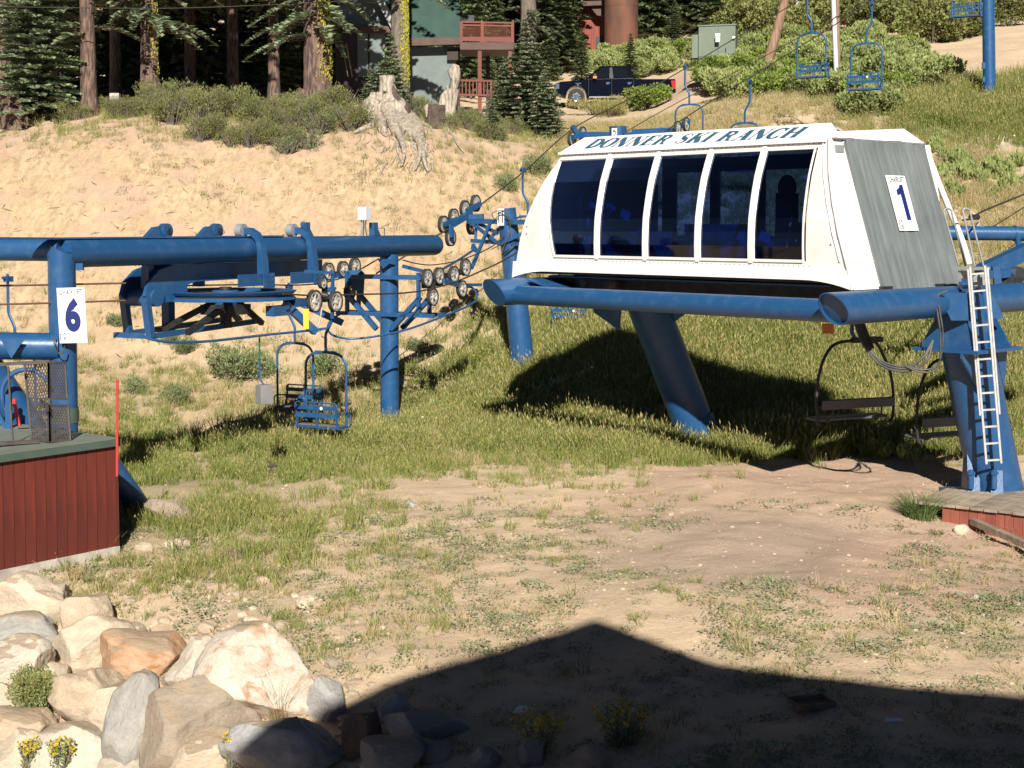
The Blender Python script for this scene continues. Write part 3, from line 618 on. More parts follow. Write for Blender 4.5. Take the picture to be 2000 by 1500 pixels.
ca = MB(); ca.box(C(2.7,1.5,.80), (.5,.5,.1), CU, CV, UP); ca.box(C(2.5,1.5,1.25), (.14,.52,.85), CU, CV, UP); ca.ball(C(2.5,1.5,1.78), (.18,.26,.24), 10, 7); ca.box(C(2.3,1.5,.6), (.5,.6,.9), CU, CV, UP); ca.tube([C(2.7,1.5,.15), C(2.7,1.5,.78)], .05, 8)
ca.build('operator_seat', BLACK, cab)
for u, v, h in ((5.55,.35,1.28),(5.2,.5,.98),(2.45,.12,.86),(1.95,.12,.86)): pp = MB(); pp.box(C(u, v, h), (.24,.01,.17), (CU+UP*.4).normalized(), CV, (UP-CU*.4).normalized()); pp.build('paper_note', PAPER, cab)
# lettering on the roof cap
def stroke(mb, pts, ws, fr):
    """calligraphic stroke in the 2-D letter plane"""
    L_, R_ = [], []
    for i, p in enumerate(pts):
        a = pts[max(i-1,0)]; b = pts[min(i+1,len(pts)-1)]; dx, dy = b[0]-a[0], b[1]-a[1]; l = math.hypot(dx, dy) or 1
        w_ = ws[i] if isinstance(ws, (list, tuple)) else ws; L_.append((p[0]-dy/l*w_/2, p[1]+dx/l*w_/2)); R_.append((p[0]+dy/l*w_/2, p[1]-dx/l*w_/2))
    mb.add([fr(*q) for q in L_]+[fr(*q) for q in R_], [(i, i+len(pts), i+1+len(pts), i+1) for i in range(len(pts)-1)])
def ell(cx, cy, rx, ry, a0, a1, n=14): return [(cx+rx*math.cos(R(a0+(a1-a0)*i/n)), cy+ry*math.sin(R(a0+(a1-a0)*i/n))) for i in range(n+1)]
def wcurve(a0, a1, thick, thin, n=14): return [thin+(thick-thin)*abs(math.cos(R(a0+(a1-a0)*i/n)))**1.5 for i in range(n+1)]
TK, TN = .33, .085
def stem(x, w_=TK): return [([(x,0),(x,1)], w_), ([(x-.2,.025),(x+.2,.025)], .05), ([(x-.2,.975),(x+.2,.975)], .05)]
GLY = {
 'D': (1.0, stem(.2)+[(ell(.22,.5,.62,.475,90,-90), wcurve(90,-90,TK,TN))]),
 'O': (1.0, [(ell(.5,.5,.40,.475,0,360,28), wcurve(0,360,TK,TN,28))]),
 'N': (1.05, [([(.14,0),(.14,1)], TN), ([(.14,.97),(.84,.03)], TK), ([(.86,0),(.86,1)], TN), ([(0,.025),(.3,.025)], .05), ([(0,.975),(.2,.975)], .05), ([(.7,.975),(1.02,.975)], .05)]),
 'E': (.85, stem(.2)+[([(.2,.965),(.74,.965)], .07), ([(.2,.52),(.58,.52)], .06), ([(.2,.035),(.76,.035)], .07), ([(.74,.98),(.74,.74)], [.02,.1]), ([(.76,.02),(.8,.3)], [.1,.02]), ([(.58,.4),(.58,.64)], .05)]),
 'R': (1.0, stem(.2)+[(ell(.3,.74,.42,.225,90,-90), wcurve(90,-90,.24,TN)), ([(.4,.52),(.62,.4),(.72,.1),(.95,.03)], [.1,.24,.22,.06])]),
 'S': (.82, [([(.70,.72),(.68,.86),(.55,.95),(.40,.965),(.22,.90),(.14,.76),(.22,.62),(.42,.52),(.62,.40),(.70,.25),(.60,.09),(.42,.035),(.24,.06),(.12,.16),(.09,.30)], [.12,.06,.06,.07,.13,.20,.24,.26,.24,.20,.13,.07,.06,.06,.12])]),
 'K': (1.0, stem(.2)+[([(.3,.45),(.82,.97)], TN), ([(.42,.60),(.86,.03)], TK), ([(.66,.975),(.98,.975)], .05), ([(.7,.025),(1.04,.025)], .05)]),
 'I': (.5, stem(.25)),
 'A': (1.0, [([(.14,.0),(.52,1)], TN), ([(.52,1),(.82,0)], TK), ([(.26,.34),(.72,.34)], TN), ([(0,.025),(.3,.025)], .05), ([(.62,.025),(1.02,.025)], .05)]),
 'C': (.95, [(ell(.5,.5,.40,.475,42,318,24), wcurve(42,318,TK,TN,24)), ([(.8,.98),(.8,.68)], [.03,.1]), ([(.8,.02),(.8,.3)], [.03,.08])]),
 'H': (1.1, stem(.2)+stem(.86)+[([(.2,.52),(.86,.52)], TN)]),
}
txt = 'DONNER SKI RANCH'; tot = sum(.55 if c_ == ' ' else GLY[c_][0]+.08 for c_ in txt)
Ls = MB(); bl_ = P(1150, 291, 0.1+C(6.8,.5,2.7).y); 
e1, e2_ = fa_, fb_; nrm = (fb_-fa_).cross(ta_-fa_).normalized(); nrm = nrm if nrm.dot(-CV) > 0 else -nrm
upv = (ta_-fa_); upv = (upv-CU*upv.dot(CU)).normalized(); hgt_ = .335
U0, U1 = 6.74, 1.46                       # text runs from the far end to the near end
wid = (U0-U1)/tot; x0 = 0
for c_ in txt:
    if c_ == ' ': x0 += .55; continue
    adv, strokes = GLY[c_]
    for pts, ws in strokes:
        fr = lambda x, y, x0=x0: C(U0, .36, EV)+upv*(.115+y*hgt_)-CU*((x0+x+.38*(y-.5))*wid)+nrm*.006
        stroke(Ls, pts, ws, fr)
    x0 += adv+.08
Ls.build('lettering', LETTER, cab, kind='stuff')

def sign_board(label, c, X, Y, wd, ht, numeral, mat_print=NAVY):
    X = Vector(X).normalized(); Y = Vector(Y).normalized(); N = X.cross(Y)
    t_ = thing('lift_sign', label, 'sign', c)
    MB().box(c, (wd, ht, .02), X, Y, N).build('board', SIGNW, t_, bevel=.004)
    c = Vector(c)+N*.0105
    m_ = MB(); text_mb(m_, 'CHAIRLIFT', c+Y*ht*.425, X, Y, ht*.10, wd*.84, .010, N); m_.build('caption', GREY_PRINT, t_)
    m_ = MB()
    if numeral == '1': fr1_ = lambda x, y: c+X*(wd*.08+x*wd)+Y*(ht*.01+y*ht)+N*.004; m_.add([fr1_(*q) for q in ((-.06,-.32),(.16,-.32),(.16,.32),(.0,.32),(-.06,.27),(-.24,.22),(-.24,.12),(-.06,.15))], [(0,1,2,3),(0,3,4,7),(4,5,6,7)])
    else: text_mb(m_, numeral, c+Y*ht*.01+X*wd*.03, X, Y, ht*.62, wd*.56, .055, N)
    m_.build('numeral', mat_print, t_)
    m_ = MB(); o_ = c-X*wd*.36-Y*ht*.39; k_ = wd*.10
    fr = lambda x, y: o_+X*x*k_+Y*y*k_*1.6+N*.003
    stroke(m_, [(-1,-.75),(-1,.75)], .28, fr); stroke(m_, [(-1,.72),(-.2,.72)], .2, fr); stroke(m_, [(-.3,.5),(-.45,0),(-.05,-.4)], .2, fr)
    stroke(m_, ell(.55,.3,.42,.48,200,-80), .22, fr); stroke(m_, [(.45,-.05),(.2,-.75)], .22, fr); stroke(m_, [(.5,-.1),(1.0,-.8)], .22, fr)
    m_.build('emblem', GREY_PRINT, t_)
    m_ = MB(); text_mb(m_, 'DONNER', o_-Y*ht*.068, X, Y, ht*.013, wd*.22, .01, N); text_mb(m_, 'SKI RANCH', o_-Y*ht*.086, X, Y, ht*.011, wd*.18, .01, N); m_.build('small_print', GREY_PRINT, t_)
    return t_
CY_ = (UP*2.574-CU*0-(-CU*.815)).normalized()     # up the sloping end wall
sign_board('white CHAIRLIFT 1 sign leaning on the grey canvas end of the white station', es(1.47, 2.06, .075), CV, CY_, .60, 1.04, '1')

# support frame of station 1
fr1 = thing('station_frame', 'blue tubular steel frame with two leaning legs carrying the white station', 'steel frame', (C(4,2,0).x, C(4,2,0).y, 0))
TR = .275; hz = -1.36+CAMZ-CO.z
def mitre(mb, c0, c1, r, n=28, cut=.62, wall=None):
    """tube with a slanted front end"""
    a = (c1-c0).normalized(); x, y = frame_from(a); rows = []
    for i in range(n):
        q = 2*math.pi*i/n; d = x*math.cos(q)*r+y*math.sin(q)*r; rows.append((d, c0+d-a*(d.z*cut)-a*(d.dot(Vector((1,0,0)))*.0)))
    v0 = [p for d, p in rows]; v1 = [c1+d for d, p in rows]
    mb.add(v0+v1, [(i, (i+1) % n, (i+1) % n+n, i+n) for i in range(n)], True)
    return v0, [c1+d for d, p in rows], a, rows
lt = MB(); v0, _, a_, _r = mitre(lt, C(7.9,-1.0,hz), C(7.9,6.0,hz), TR); lt.add(v0, [tuple(range(len(v0)))])
ltube = lt.build('cross_tube', BLUE, fr1, label='cross tube with a capped slanted end')
cp_ = MB(); cp_.prism([p-a_*.004 for p in v0], -a_*.015); cp_.build('end_cap', BLUE, ltube)
rt_ = MB(); v0, v1, a_, rows = mitre(rt_, C(-.30,-1.0,hz), C(-.30,7.6,hz), TR)
inn = [p-d.normalized()*.022 for d, p in rows]; deep = [p+a_*.07-d.normalized()*.022 for d, p in rows]; n_ = len(v0)
rt_.add(v0+inn, [(i, i+n_, (i+1) % n_+n_, (i+1) % n_) for i in range(n_)]); rt_.add(inn+deep, [(i, i+n_, (i+1) % n_+n_, (i+1) % n_) for i in range(n_)], True)
rt_.add(deep, [tuple(range(n_))])
rt_.build('cross_tube', BLUE, fr1, label='cross tube with an open slanted end')
MB().tube([C(7.9,-.55,hz-.06), C(-.30,-.55,hz-.06)], .195, 24).build('long_tube', BLUE, fr1)
for u in (7.0, 7.45): pass
MB().prism([C(7.62,-.35,hz+.27), C(7.62,.6,hz+.27), C(6.7,.6,hz+.0), C(6.7,-.2,hz+.0)], UP*-.03).build('gusset', BLUE, fr1)
bm_ = MB()
for v in (.9, 2.6): bm_.box(C(4.0, v, hz+.10), (8.2,.28,.42), CU, CV, UP)
bm_.box(C(4.1,1.8,hz-.16), (6.4,1.5,.16), CU, CV, UP); bm_.box(C(4,1.8,hz+.27), (7.6,2.4,.05), CU, CV, UP)
bm_.build('under_beam', BLACK, fr1)
un = MB(); un.bar(C(7.6,.25,.02), C(.6,.25,.02), .04, .03); un.build('cable_tray', BLUE, fr1)
dr = MB(); dr.lathe(C(6.9,.5,hz+.22), CV, [(-.1,.0),(-.1,.17),(.1,.17),(.1,0)], 18); dr.lathe(C(6.1,.5,hz+.22), CV, [(-.1,.0),(-.1,.17),(.1,.17),(.1,0)], 18); dr.box(C(6.5,.5,hz+.22), (.8,.08,.3), CU, CV, UP); dr.build('drive_unit', BLACK, fr1)
LR = .47
def leg(top, bot, label):
    a = (bot-top).normalized(); m_ = MB(); m_.tube([top, top+(bot-top)*.5, bot], LR if top.y < 30 else .445, 32)
    o = m_.build('leg', BLUE, fr1, label=label); return o, a
lt0, lb0 = P(1251,560,31.9), P(1385,905,32.3)
leg_l, al = leg(lt0, lb0, 'leaning leg in the shade under the middle of the station')
sl = MB(); sl.tube([lb0+(lt0-lb0)*.26, lb0-(lt0-lb0)*.02], .475, 32, caps=False); sl.build('sleeve', BLUE, leg_l)
gs = MB()
for s_ in (-1, 1): gs.prism([lt0+Vector((s_*.4,-.1,-.35)), lt0+Vector((s_*1.05,-.1,-.35)), lt0+Vector((s_*1.0,-.1,-.55)), lt0+Vector((s_*.45,-.1,-.95))], (0,.04,0))
gs.box(lt0+Vector((0,0,-.36)), (2.2,1.4,.05)); gs.build('gusset', BLUED, leg_l)
rt0, rb0 = P(1866,566,26.75), P(1953,985,26.9)
leg_r, ar = leg(rt0, rb0, 'leaning leg behind the aluminium ladder')
xr = Vector((1,0,0)); fr_ = -Vector((0,1,0))
sd_ = MB()       # seat plates at the head of the right leg
pl = rt0+(rb0-rt0)*.27
sd_.box(pl, (1.55,1.3,.06), CV, CU, UP)
for s_ in (-.62, -.1, .45): sd_.prism([pl+CV*s_+CU*-.6+UP*.03, pl+CV*s_+CU*.6+UP*.03, pl+CV*s_+CU*.25+UP*.62, pl+CV*s_+CU*-.25+UP*.62], CV*.04)
for s_ in (-1, 1): sd_.prism([pl+CV*s_*.40-UP*.03-CU*.35, pl+CV*s_*.78-UP*.03-CU*.35, pl+CV*s_*.78-UP*.12-CU*.35, pl+CV*s_*.40-UP*.75+Vector((.15,0,0))-CU*.35], CU*.04)
sd_.prism([P(1832,572,26.0), P(1896,572,26.0), P(1896,626,26.05), P(1858,626,26.05)], (0,.04,0))
sd_.prism([P(1935,568,26.5), P(1962,622,26.5), P(1925,622,26.5), P(1920,568,26.5)], (0,.04,0))
sd_.build('seat_plate', BLUE, leg_r)
ft = MB()
for px_, d_ in ((1897,26.45),(1942,26.25)):
    b_ = P(px_, 955, d_); 
    ft.prism([b_+Vector((-.05,.02,-.1)), b_+Vector((-.05,.45,-.1)), b_+Vector((0,.45,.78)), b_+Vector((0,.30,.74))], (.22,0,0))
    ft.tube([b_+Vector((0,.02,0)), b_+Vector((0,.02,.34))], .05, 10); ft.tube([b_+Vector((0,.02,.26)), b_+Vector((0,.02,.31))], .075, 6, flat=True)
ft.box(P(1935,962,26.6)+Vector((0,0,-.05)), (1.5,1.3,.08)); ft.build('foot_bracket', BLUE, leg_r)
# ladder
ld = thing('ladder', 'aluminium ladder hung on the front of the leaning blue leg', 'ladder', P(1941,905,26.05))
lt_, lbm = P(1909,520,25.9), P(1941,905,26.05); ax = (lt_-lbm).normalized(); hx = Vector((.97,-.2,0)).normalized(); hx = (hx-ax*hx.dot(ax)).normalized(); hn = ax.cross(hx)
for s_ in (-1, 1):
    rl_ = MB(); rl_.box((lt_+lbm)/2+hx*s_*.125, (.035,(lt_-lbm).length,.07), hx, ax, hn); rl_.build('rail', ALU, ld)
    rl_ = MB(); rl_.box(lbm+(lt_-lbm)*.62+hx*s_*.165-hn*.01, (.03,(lt_-lbm).length*.74,.06), hx, ax, hn); rl_.build('rail', ALU, ld)
for i in range(12):
    c_ = lbm+ax*(.06+i*.302)
    if (c_-lbm).length < (lt_-lbm).length: m_ = MB(); m_.box(c_, (.25,.03,.035), hx, ax, hn); m_.build('rung', ALU, ld)
pf = thing('access_platform', 'small grey metal landing with two looped handrails at the ladder top', 'platform', P(1888,545,26.4))
m_ = MB(); m_.box(P(1897,524,26.3), (.50,.45,.05), CV, CU, UP); m_.box(P(1882,537,26.35), (.3,.05,.14), CV, CU, UP); m_.box(P(1915,545,26.2), (.24,.05,.22), hx, hn, ax); m_.build('landing', GALV, pf)
for a0, a1, d_ in (((1843,412,1872,518),(1858,410,1886,520),27.6), ((1880,412,1904,520),(1894,410,1921,520),27.3)):
    q = [P(a0[2],a0[3],d_), P(a0[0]+3,a0[1]+12,d_), P(a0[0]+1,a0[1]-1,d_+.02), P((a0[0]+a1[0])/2,a0[1]-5,d_+.04), P(a1[0]+1,a1[1]+2,d_+.06), P(a1[0]+3,a1[1]+14,d_+.06), P(a1[2],a1[3],d_+.06)]
    m_ = MB(); m_.tube(curve(q, 5), .019, 8); m_.build('handrail', GALV, pf)
# cable loops
cb = thing('cable_loop', 'bundle of dark hoses drooping from the station underside to the blue leg', 'cables', P(1700,690,26))
for i, (o1, o2) in enumerate(((0,0),(5,4),(-4,9))):
    m_ = MB(); m_.tube(curve([P(1672+o1,628,26), P(1690+o1,672,25.9), P(1722,705+o2,25.8), P(1770,716+o2,25.8), P(1806-o1,695+o2,25.9), P(1822,665,26)]), .022, 8); m_.build('hose', CABLE, cb)
for i, o1 in enumerate((0, 5)):
    m_ = MB(); m_.tube(curve([P(1760,712,25.8), P(1800,722+o1,25.7), P(1832,712+o1,25.7), P(1842-o1,660,25.7), P(1836-o1,610,25.75), P(1832-o1,580,25.8), P(1850,568,25.75)]), .016, 8); m_.build('hose', CABLE, cb)
m_ = MB(); m_.tube([P(1680,632,26.05), P(1700,682,26.0)], .075, 10); m_.build('sleeve', BLACK, cb)
m_ = MB(); m_.box(P(1617,642,25.2), (.18,.1,.16)); am = m_.build('warning_plate', ORANGE); tag(am, 'small orange plate hung under the open tube end', 'plate')
# machinery to the right of the cabin
bt_ = thing('return_tube', 'horizontal blue tube with a bend behind the white station at the right edge', 'steel tube', P(1930,470,33))
MB().tube([P(1850,455,33), P(1985,456,33), P(2080,462,33)], .16, 20).build('tube', BLUE, bt_)
m_ = MB(); m_.tube([P(1980,456,33), P(1984,456,33)], .18, 20); m_.tube([P(1988,462,32.9), P(1990,488,32.6)], .06, 8); m_.build('flange', BLUE, bt_)
m_ = MB(); m_.disc(P(1914,441,33), (.5,.85,0), .09, .05); m_.build('pulley', STEEL, bt_)
ib = thing('rope_machinery', 'inclined blue channel beams crossing above the cross tube at the right edge', 'steel frame', P(1960,530,29.5))
m_ = MB(); m_.bar(P(1912,534,29.6), P(2060,464,30.5), .22, .30); m_.build('beam', BLUE, ib)
m_ = MB(); m_.bar(P(1915,538,28.6), P(2040,528,29.2), .10, .16); m_.bar(P(1944,520,28.7), P(1949,560,28.7), .14, .10, Vector((0,1,0))); m_.bar(P(1925,516,28.8), P(1925,550,28.8), .14, .08, Vector((0,1,0))); m_.build('bracket', BLUE, ib)
m_ = MB(); m_.disc(P(1965,545,28.9), (.5,.85,0), .17, .08); m_.disc(P(1985,537,28.9), (.5,.85,0), .17, .08); m_.build('wheel', BLACK, ib)
m_ = MB(); m_.bar(P(1876,548,27.5), P(1925,568,28), .3, .12); m_.bar(P(1870,560,27.2), P(1905,575,27.4), .2, .2); m_.build('base', BLUED, ib)
def rope(label, pts, r=.014, mat=ROPE, n=6, group=None):
    m_ = MB(); m_.tube(curve(pts, 6) if len(pts) > 2 else pts, r, n); o = m_.build('steel_rope', mat); return tag(o, label, 'rope', group)
rope('thick dark rope rising to the right edge behind the ladder', [P(1880,430,30), P(1906,425,31), P(1930,408,33), P(2100,340,46)], .022)
rope('thin dark rope below the thick one at the right edge', [P(1936,445,33), P(2100,342,46)], .013)
m_ = MB(); m_.tube([P(1896,424,31), P(1910,424,31.2)], .06, 10); tag(m_.build('rope_socket', BLACK), 'black rope socket on the thick rope above the blue tube', 'rope fitting')
# ------------------------------------------------------------------ chairlift 6: return station
B0, B1 = P(120,489,25.5), P(852,483,36.5); zb = (B0.z+B1.z)/2; B0.z = B1.z = zb
D6 = (B1-B0).normalized(); L6 = Vector((D6.y, -D6.x, 0))
def at6(px):          # distance along the beam for a photo column
    s = (px-1000)/F; return (B0.x-s*B0.y)/(s*D6.y-D6.x)
def K(t, lat=0, z=0): return B0+D6*t+L6*lat+UP*z
f6 = thing('return_station', 'blue pipe frame of the left chairlift: long beam on a post and a column', 'steel frame', (K(6).x, K(6).y, 0))
BR = .25; T1 = (B1-B0).length
m_ = MB(); m_.tube([K(0), K(T1-.12), K(T1-.04), K(T1)], [BR,BR,BR*.93,BR*.72], 32); m_.build('beam', BLUE, f6)
for px_ in (192, 215, 312, 320, 425, 478): w_ = MB(); t_ = at6(px_); w_.tube([K(t_-.008), K(t_+.008)], BR+.004, 28, caps=False); w_.build('weld_ring', BLUED, f6)
m_ = MB(); m_.box(K(at6(320)*.5, 0, BR+.012), (.22, at6(600)+2.6, .03), L6, D6, UP); m_.build('track', BLUE, f6)
pz = lambda z: Vector((K(0).x, K(0).y, z))
m_ = MB(); m_.tube([pz(-.2), pz(zb+.03)], .233, 28); n_ = 28
a_ = [pz(zb+.03)+Vector((math.cos(2*math.pi*i/n_)*.233, math.sin(2*math.pi*i/n_)*.233, 0)) for i in range(n_)]
b_ = [q+UP*(.09-(q-pz(q.z)).dot(Vector((.9,-.4,0)))*.52) for q in a_]
m_.add(a_+b_, [(i, (i+1) % n_, (i+1) % n_+n_, i+n_) for i in range(n_)], True); m_.add(b_, [tuple(range(n_))])
m_.build('post', BLUE, f6)
m_ = MB(); m_.tube([pz(1.6), pz(1.86)], .245, 24); m_.build('collar', GREENT, f6)
sign_board('white CHAIRLIFT 6 sign hanging on the blue post above the shed', P(141,616,25.12), Vector((1,-.12,.03)), Vector((-.045,0,1)), .49, .94, '6')
m_ = MB(); m_.box(P(156,521,25.4), (.12,.08,.12)); m_.build('lug', BLUE, f6)
m_ = MB(); m_.tube([P(120,487,25.5), P(-160,485,25.9)], .205, 24); m_.build('side_beam', BLUE, f6)
m_ = MB(); m_.tube([P(118,677,25.4), P(-120,674,25.2)], .235, 24); m_.build('lower_beam', BLUE, f6)
m_ = MB(); m_.tube([P(-60,672,25.3), P(64,850,25.7), P(98,900,25.8)], .30, 24); m_.build('brace', BLUE, f6)
m_ = MB(); m_.prism([P(0,661,24.95), P(46,664,24.95), P(22,700,24.95)], (0,.03,0)); m_.build('gusset', BLUE, f6)
m_ = MB(); m_.tube([P(190,880,25.2), P(278,1006,25.9)], .23, 20); m_.build('stub_leg', BLUE, f6)
m_ = MB(); m_.tube(curve([P(107,656,25.1), P(106,672,25.05), P(112,688,25.05), P(122,690,25.05), P(126,676,25.05)]), .011, 6); m_.build('wire_loop', CABLE, f6)
ct = at6(760); cb_ = Vector((K(ct).x, K(ct).y, 0)); CRAD = .218
m_ = MB(); m_.tube([Vector((cb_.x, cb_.y, G(cb_.x, cb_.y)-.3)), Vector((cb_.x, cb_.y, zb-BR+.06))], CRAD, 32); m_.build('column', BLUE, f6)
m_ = MB(); m_.prism([P(738,506,34.2), P(772,506,34.2), P(748,525,34.25)], (0,.03,0)); m_.build('gusset', BLUE, f6)
for px_, h in ((597,.30),(730,.30)):
    m_ = MB(); t_ = at6(px_); m_.box(K(t_,0,BR+h/2), (.14,.16,h), L6, D6, UP); m_.prism([K(t_+.08,0,BR), K(t_+.28,0,BR), K(t_+.08,0,BR+h*.8)], L6*.02); m_.build('stop_block', BLUE, f6)
m_ = MB(); m_.tube([K(at6(738),0,BR), K(at6(738),0,BR+.17), K(at6(751),0,BR+.17), K(at6(751),0,BR)], .012, 6); m_.build('loop_handle', BLUE, f6)
wb = thing('sensor_box', 'small white electrical box standing on the blue beam', 'electrical box', K(at6(712),0,BR))
c_ = K(at6(712),0,BR)
m_ = MB(); m_.box(c_+UP*.50, (.24,.20,.30), (.85,-.53,0), (.53,.85,0), UP); m_.build('box', WBOX, wb, bevel=.01)
for i, dx in enumerate((-.07,-.02,.04)): m_ = MB(); m_.tube(curve([c_+Vector((dx,0,.36)), c_+Vector((dx*.6,0,.2)), c_+Vector((dx*1.4,0,.0))]), .014 if i else .02, 6); m_.build('conduit', CABLE if i else GALV, wb)
# cross arms on the column
def arm6(t0, lat0, z0, t1, lat1, z1, w1, h1, m_): m_.bar(K(t0,lat0,z0), K(t1,lat1,z1), w1, h1)
zl = P(763,613,34.6).z-zb; zu = P(763,541,34.6).z-zb
ca_ = thing('cross_arm', 'blue lattice cross arm bolted around the left lift column', 'steel frame', K(ct,0,zl))
for s_ in (-.24, .24):
    m_ = MB(); m_.bar(K(ct+s_,-1.32,zl), K(ct+s_,1.36,zl), .09, .09); m_.build('chord', BLUE, ca_)
    m_ = MB(); m_.bar(K(ct+s_,-1.25,zu), K(ct+s_,1.1,zu), .07, .09); m_.build('chord', BLUE, ca_)
    for q in (-1, 1): m_ = MB(); m_.bar(K(ct+s_, q*1.0, zl+.42), K(ct+s_, q*.2, zl-.35), .09, .11); m_.build('strut', BLUE, ca_)
    for q in (-1.02, .95): m_ = MB(); m_.bar(K(ct+s_, q, zl), K(ct+s_, q, zu+.12), .07, .09, D6); m_.build('post', BLUE, ca_)
m_ = MB(); m_.bar(K(ct+.2,.25,zu+.25), K(ct+.2,1.0,zu+.1), .06, .08); m_.build('strut', BLUE, ca_)
def wheel(parent, c, r, ax=None, solid=False, th=.06):
    ax = Vector(ax or L6).normalized(); c = Vector(c); x, y = frame_from(ax); m_ = MB()
    if solid: m_.lathe(c, ax, [(-th*.4,0),(-th*.4,r*.88),(th*.4,r*.88),(th*.4,0)], 24, False)
    else:
        m_.lathe(c, ax, [(-th*.45,r*.66),(-th*.45,r*.88),(th*.45,r*.88),(th*.45,r*.66),(-th*.45,r*.66)], 24, False)
        for i in range(6):
            a = math.pi*i/3+.3; d = x*math.cos(a)+y*math.sin(a); m_.bar(c+d*r*.1, c+d*r*.7, r*.14, th*.6, ax)
    m_.lathe(c, ax, [(-th*.8,0),(-th*.8,r*.2),(th*.8,r*.2),(th*.8,0)], 12, False)
    for i in range(6 if not solid else 0):
        a = math.pi*i/3; m_.disc(c+(x*math.cos(a)+y*math.sin(a))*r*.77, ax, r*.045, th*1.1, 6)
    wo = m_.build('sheave_wheel', STEEL, parent)
    m_ = MB(); m_.lathe(c, ax, [(-th*.6,r*.85),(-th*.7,r),(-th*.25,r*.97),(th*.25,r*.97),(th*.7,r),(th*.6,r*.85)], 28); m_.build('liner', RUBBER, wo)
    return wo
sa = thing('sheave_assembly', 'three grey sheave wheels hanging below the left beam by the yellow strip', 'sheave wheels', P(632,580,29.6))
wheel(sa, P(614,588,29.5), .228); wheel(sa, P(655,589,30.0), .215); wheel(sa, P(630,553,29.8), .115)
m_ = MB(); m_.bar(P(612,580,29.7), P(656,580,30.15), .08, .10); m_.bar(P(634,556,29.95), P(634,590,29.95), .08, .10, D6); m_.tube([P(628,575,29.6), P(640,578,29.6)], .06, 8); m_.build('rocker', BLACK, sa)
m_ = MB(); m_.bar(P(596,530,29.4), P(651,533,30.0), .06, .06); m_.bar(P(650,531,30.0), P(649,622,30.0), .055, .055, D6); m_.build('guard_rail', BLUE, sa)
ys = MB(); ys.box(P(598,623,29.3), (.11,.03,.40)); tag(ys.build('yellow_strip', YEL), 'yellow strip hanging below the left bullwheel', 'marker strip')
for p_ in (sa,):
    m_ = MB(); m_.tube(curve([P(629,600,29.5), P(626,618,29.5), P(620,642,29.5)]), .018, 6); m_.build('turnbuckle', STEEL, sa)
sb = thing('sheave_assembly', 'row of five grey sheave wheels to the right of the left lift column', 'sheave wheels', P(870,545,34))
for px_, py_, d_, r in ((834,543,33.9,.215),(857,539,34.3,.205),(886,536,34.8,.205),(909,522,35.3,.21),(845,580,33.7,.205),(902,564,35.0,.205)): wheel(sb, P(px_,py_,d_), r)
m_ = MB(); m_.bar(P(834,545,34.1), P(857,541,34.5), .09, .10); m_.bar(P(886,538,35.0), P(909,524,35.5), .09, .10); m_.bar(P(845,545,34.3), P(898,532,35.2), .10, .12); m_.bar(P(826,558,34.0), P(862,552,34.5), .10, .12); m_.bar(P(846,552,34.1), P(845,582,33.9), .08, .10, D6); m_.build('rocker', BLACK, sb)
m_ = MB(); m_.bar(P(866,548,34.2), P(892,556,34.8), .09, .1); m_.bar(P(892,557,35.2), P(940,556,36.0), .06, .07); m_.build('arm', BLUE, sb)
sf = thing('sheave_assembly', 'dark spoked sheave wheels in shade under the left beam beside the column', 'sheave wheels', P(690,530,35.4))
for px_, py_, d_, r in ((613,532,34.0,.21),(641,530,34.4,.21),(670,526,34.9,.20),(693,520,35.4,.205),(683,570,35.0,.20)): wheel(sf, P(px_,py_,d_), r)
m_ = MB(); m_.bar(P(615,540,34.2), P(695,532,35.6), .10, .14); m_.build('rocker', BLACK, sf)
m_ = MB(); m_.prism([P(664,534,35.0), P(678,528,35.0), P(702,528,35.0), P(708,536,35.0), P(706,575,35.0), P(692,565,35.0)], D6*.1); m_.bar(P(630,546,34.4), P(668,535,34.9), .08, .1); m_.build('hanger', BLUE, sf)
# carriage with the bullwheel
tc_ = at6(440); WC = K(tc_); WC.z = P(440,576,K(tc_).y).z; zw = WC.z-zb
cg = thing('bullwheel_carriage', 'blue tension carriage with the horizontal bullwheel under the left beam', 'bullwheel', WC+UP*-.6)
def W(t, lat, z): return WC+D6*t+L6*lat+UP*z
def zpy(py): return P(440,py,WC.y).z-WC.z
yk = [(-2.1,zpy(514)),(2.7,zpy(514)),(2.7,zpy(546)),(-1.5,zpy(548)),(-1.75,zpy(553)),(-1.78,zpy(583)),(-2.75,zpy(584)),(-2.95,zpy(570)),(-2.85,zpy(545)),(-2.55,zpy(524))]
for lat in (-.22, -.80): m_ = MB(); m_.prism([W(t+.80, lat, z) for t, z in yk], L6*.07); m_.build('yoke_plate', BLUE, cg)
m_ = MB()
m_.box(W(1.9,-.5,zpy(530)), (.55,2.6,.26), L6, D6, UP); m_.tube([W(-1.85,-.85,zpy(574)), W(-1.85,-.1,zpy(574))], .17, 14); m_.build('cross_box', BLUE, cg)
for lat, t in ((.0,-2.3),(-.9,-1.9)):
    m_ = MB(); m_.bar(W(t,lat,zpy(572)), W(t+.12,lat,zpy(645)), .14, .12, D6); m_.build('drop_leg', BLUE, cg)
m_ = MB(); m_.bar(W(-1.0,-.6,zpy(548)), W(-1.0,-.6,zpy(642)), .18, .18, D6); m_.build('drop_leg', BLUE, cg)
m_ = MB(); m_.bar(W(-2.2,.0,zpy(643)), W(1.1,.0,zpy(632)), .10, .10); m_.bar(W(-1.8,-.9,zpy(643)), W(1.1,-.9,zpy(632)), .10, .10); m_.bar(W(-2.15,-.9,zpy(643)), W(-2.15,.0,zpy(643)), .08, .1); m_.build('lower_rail', BLUE, cg)
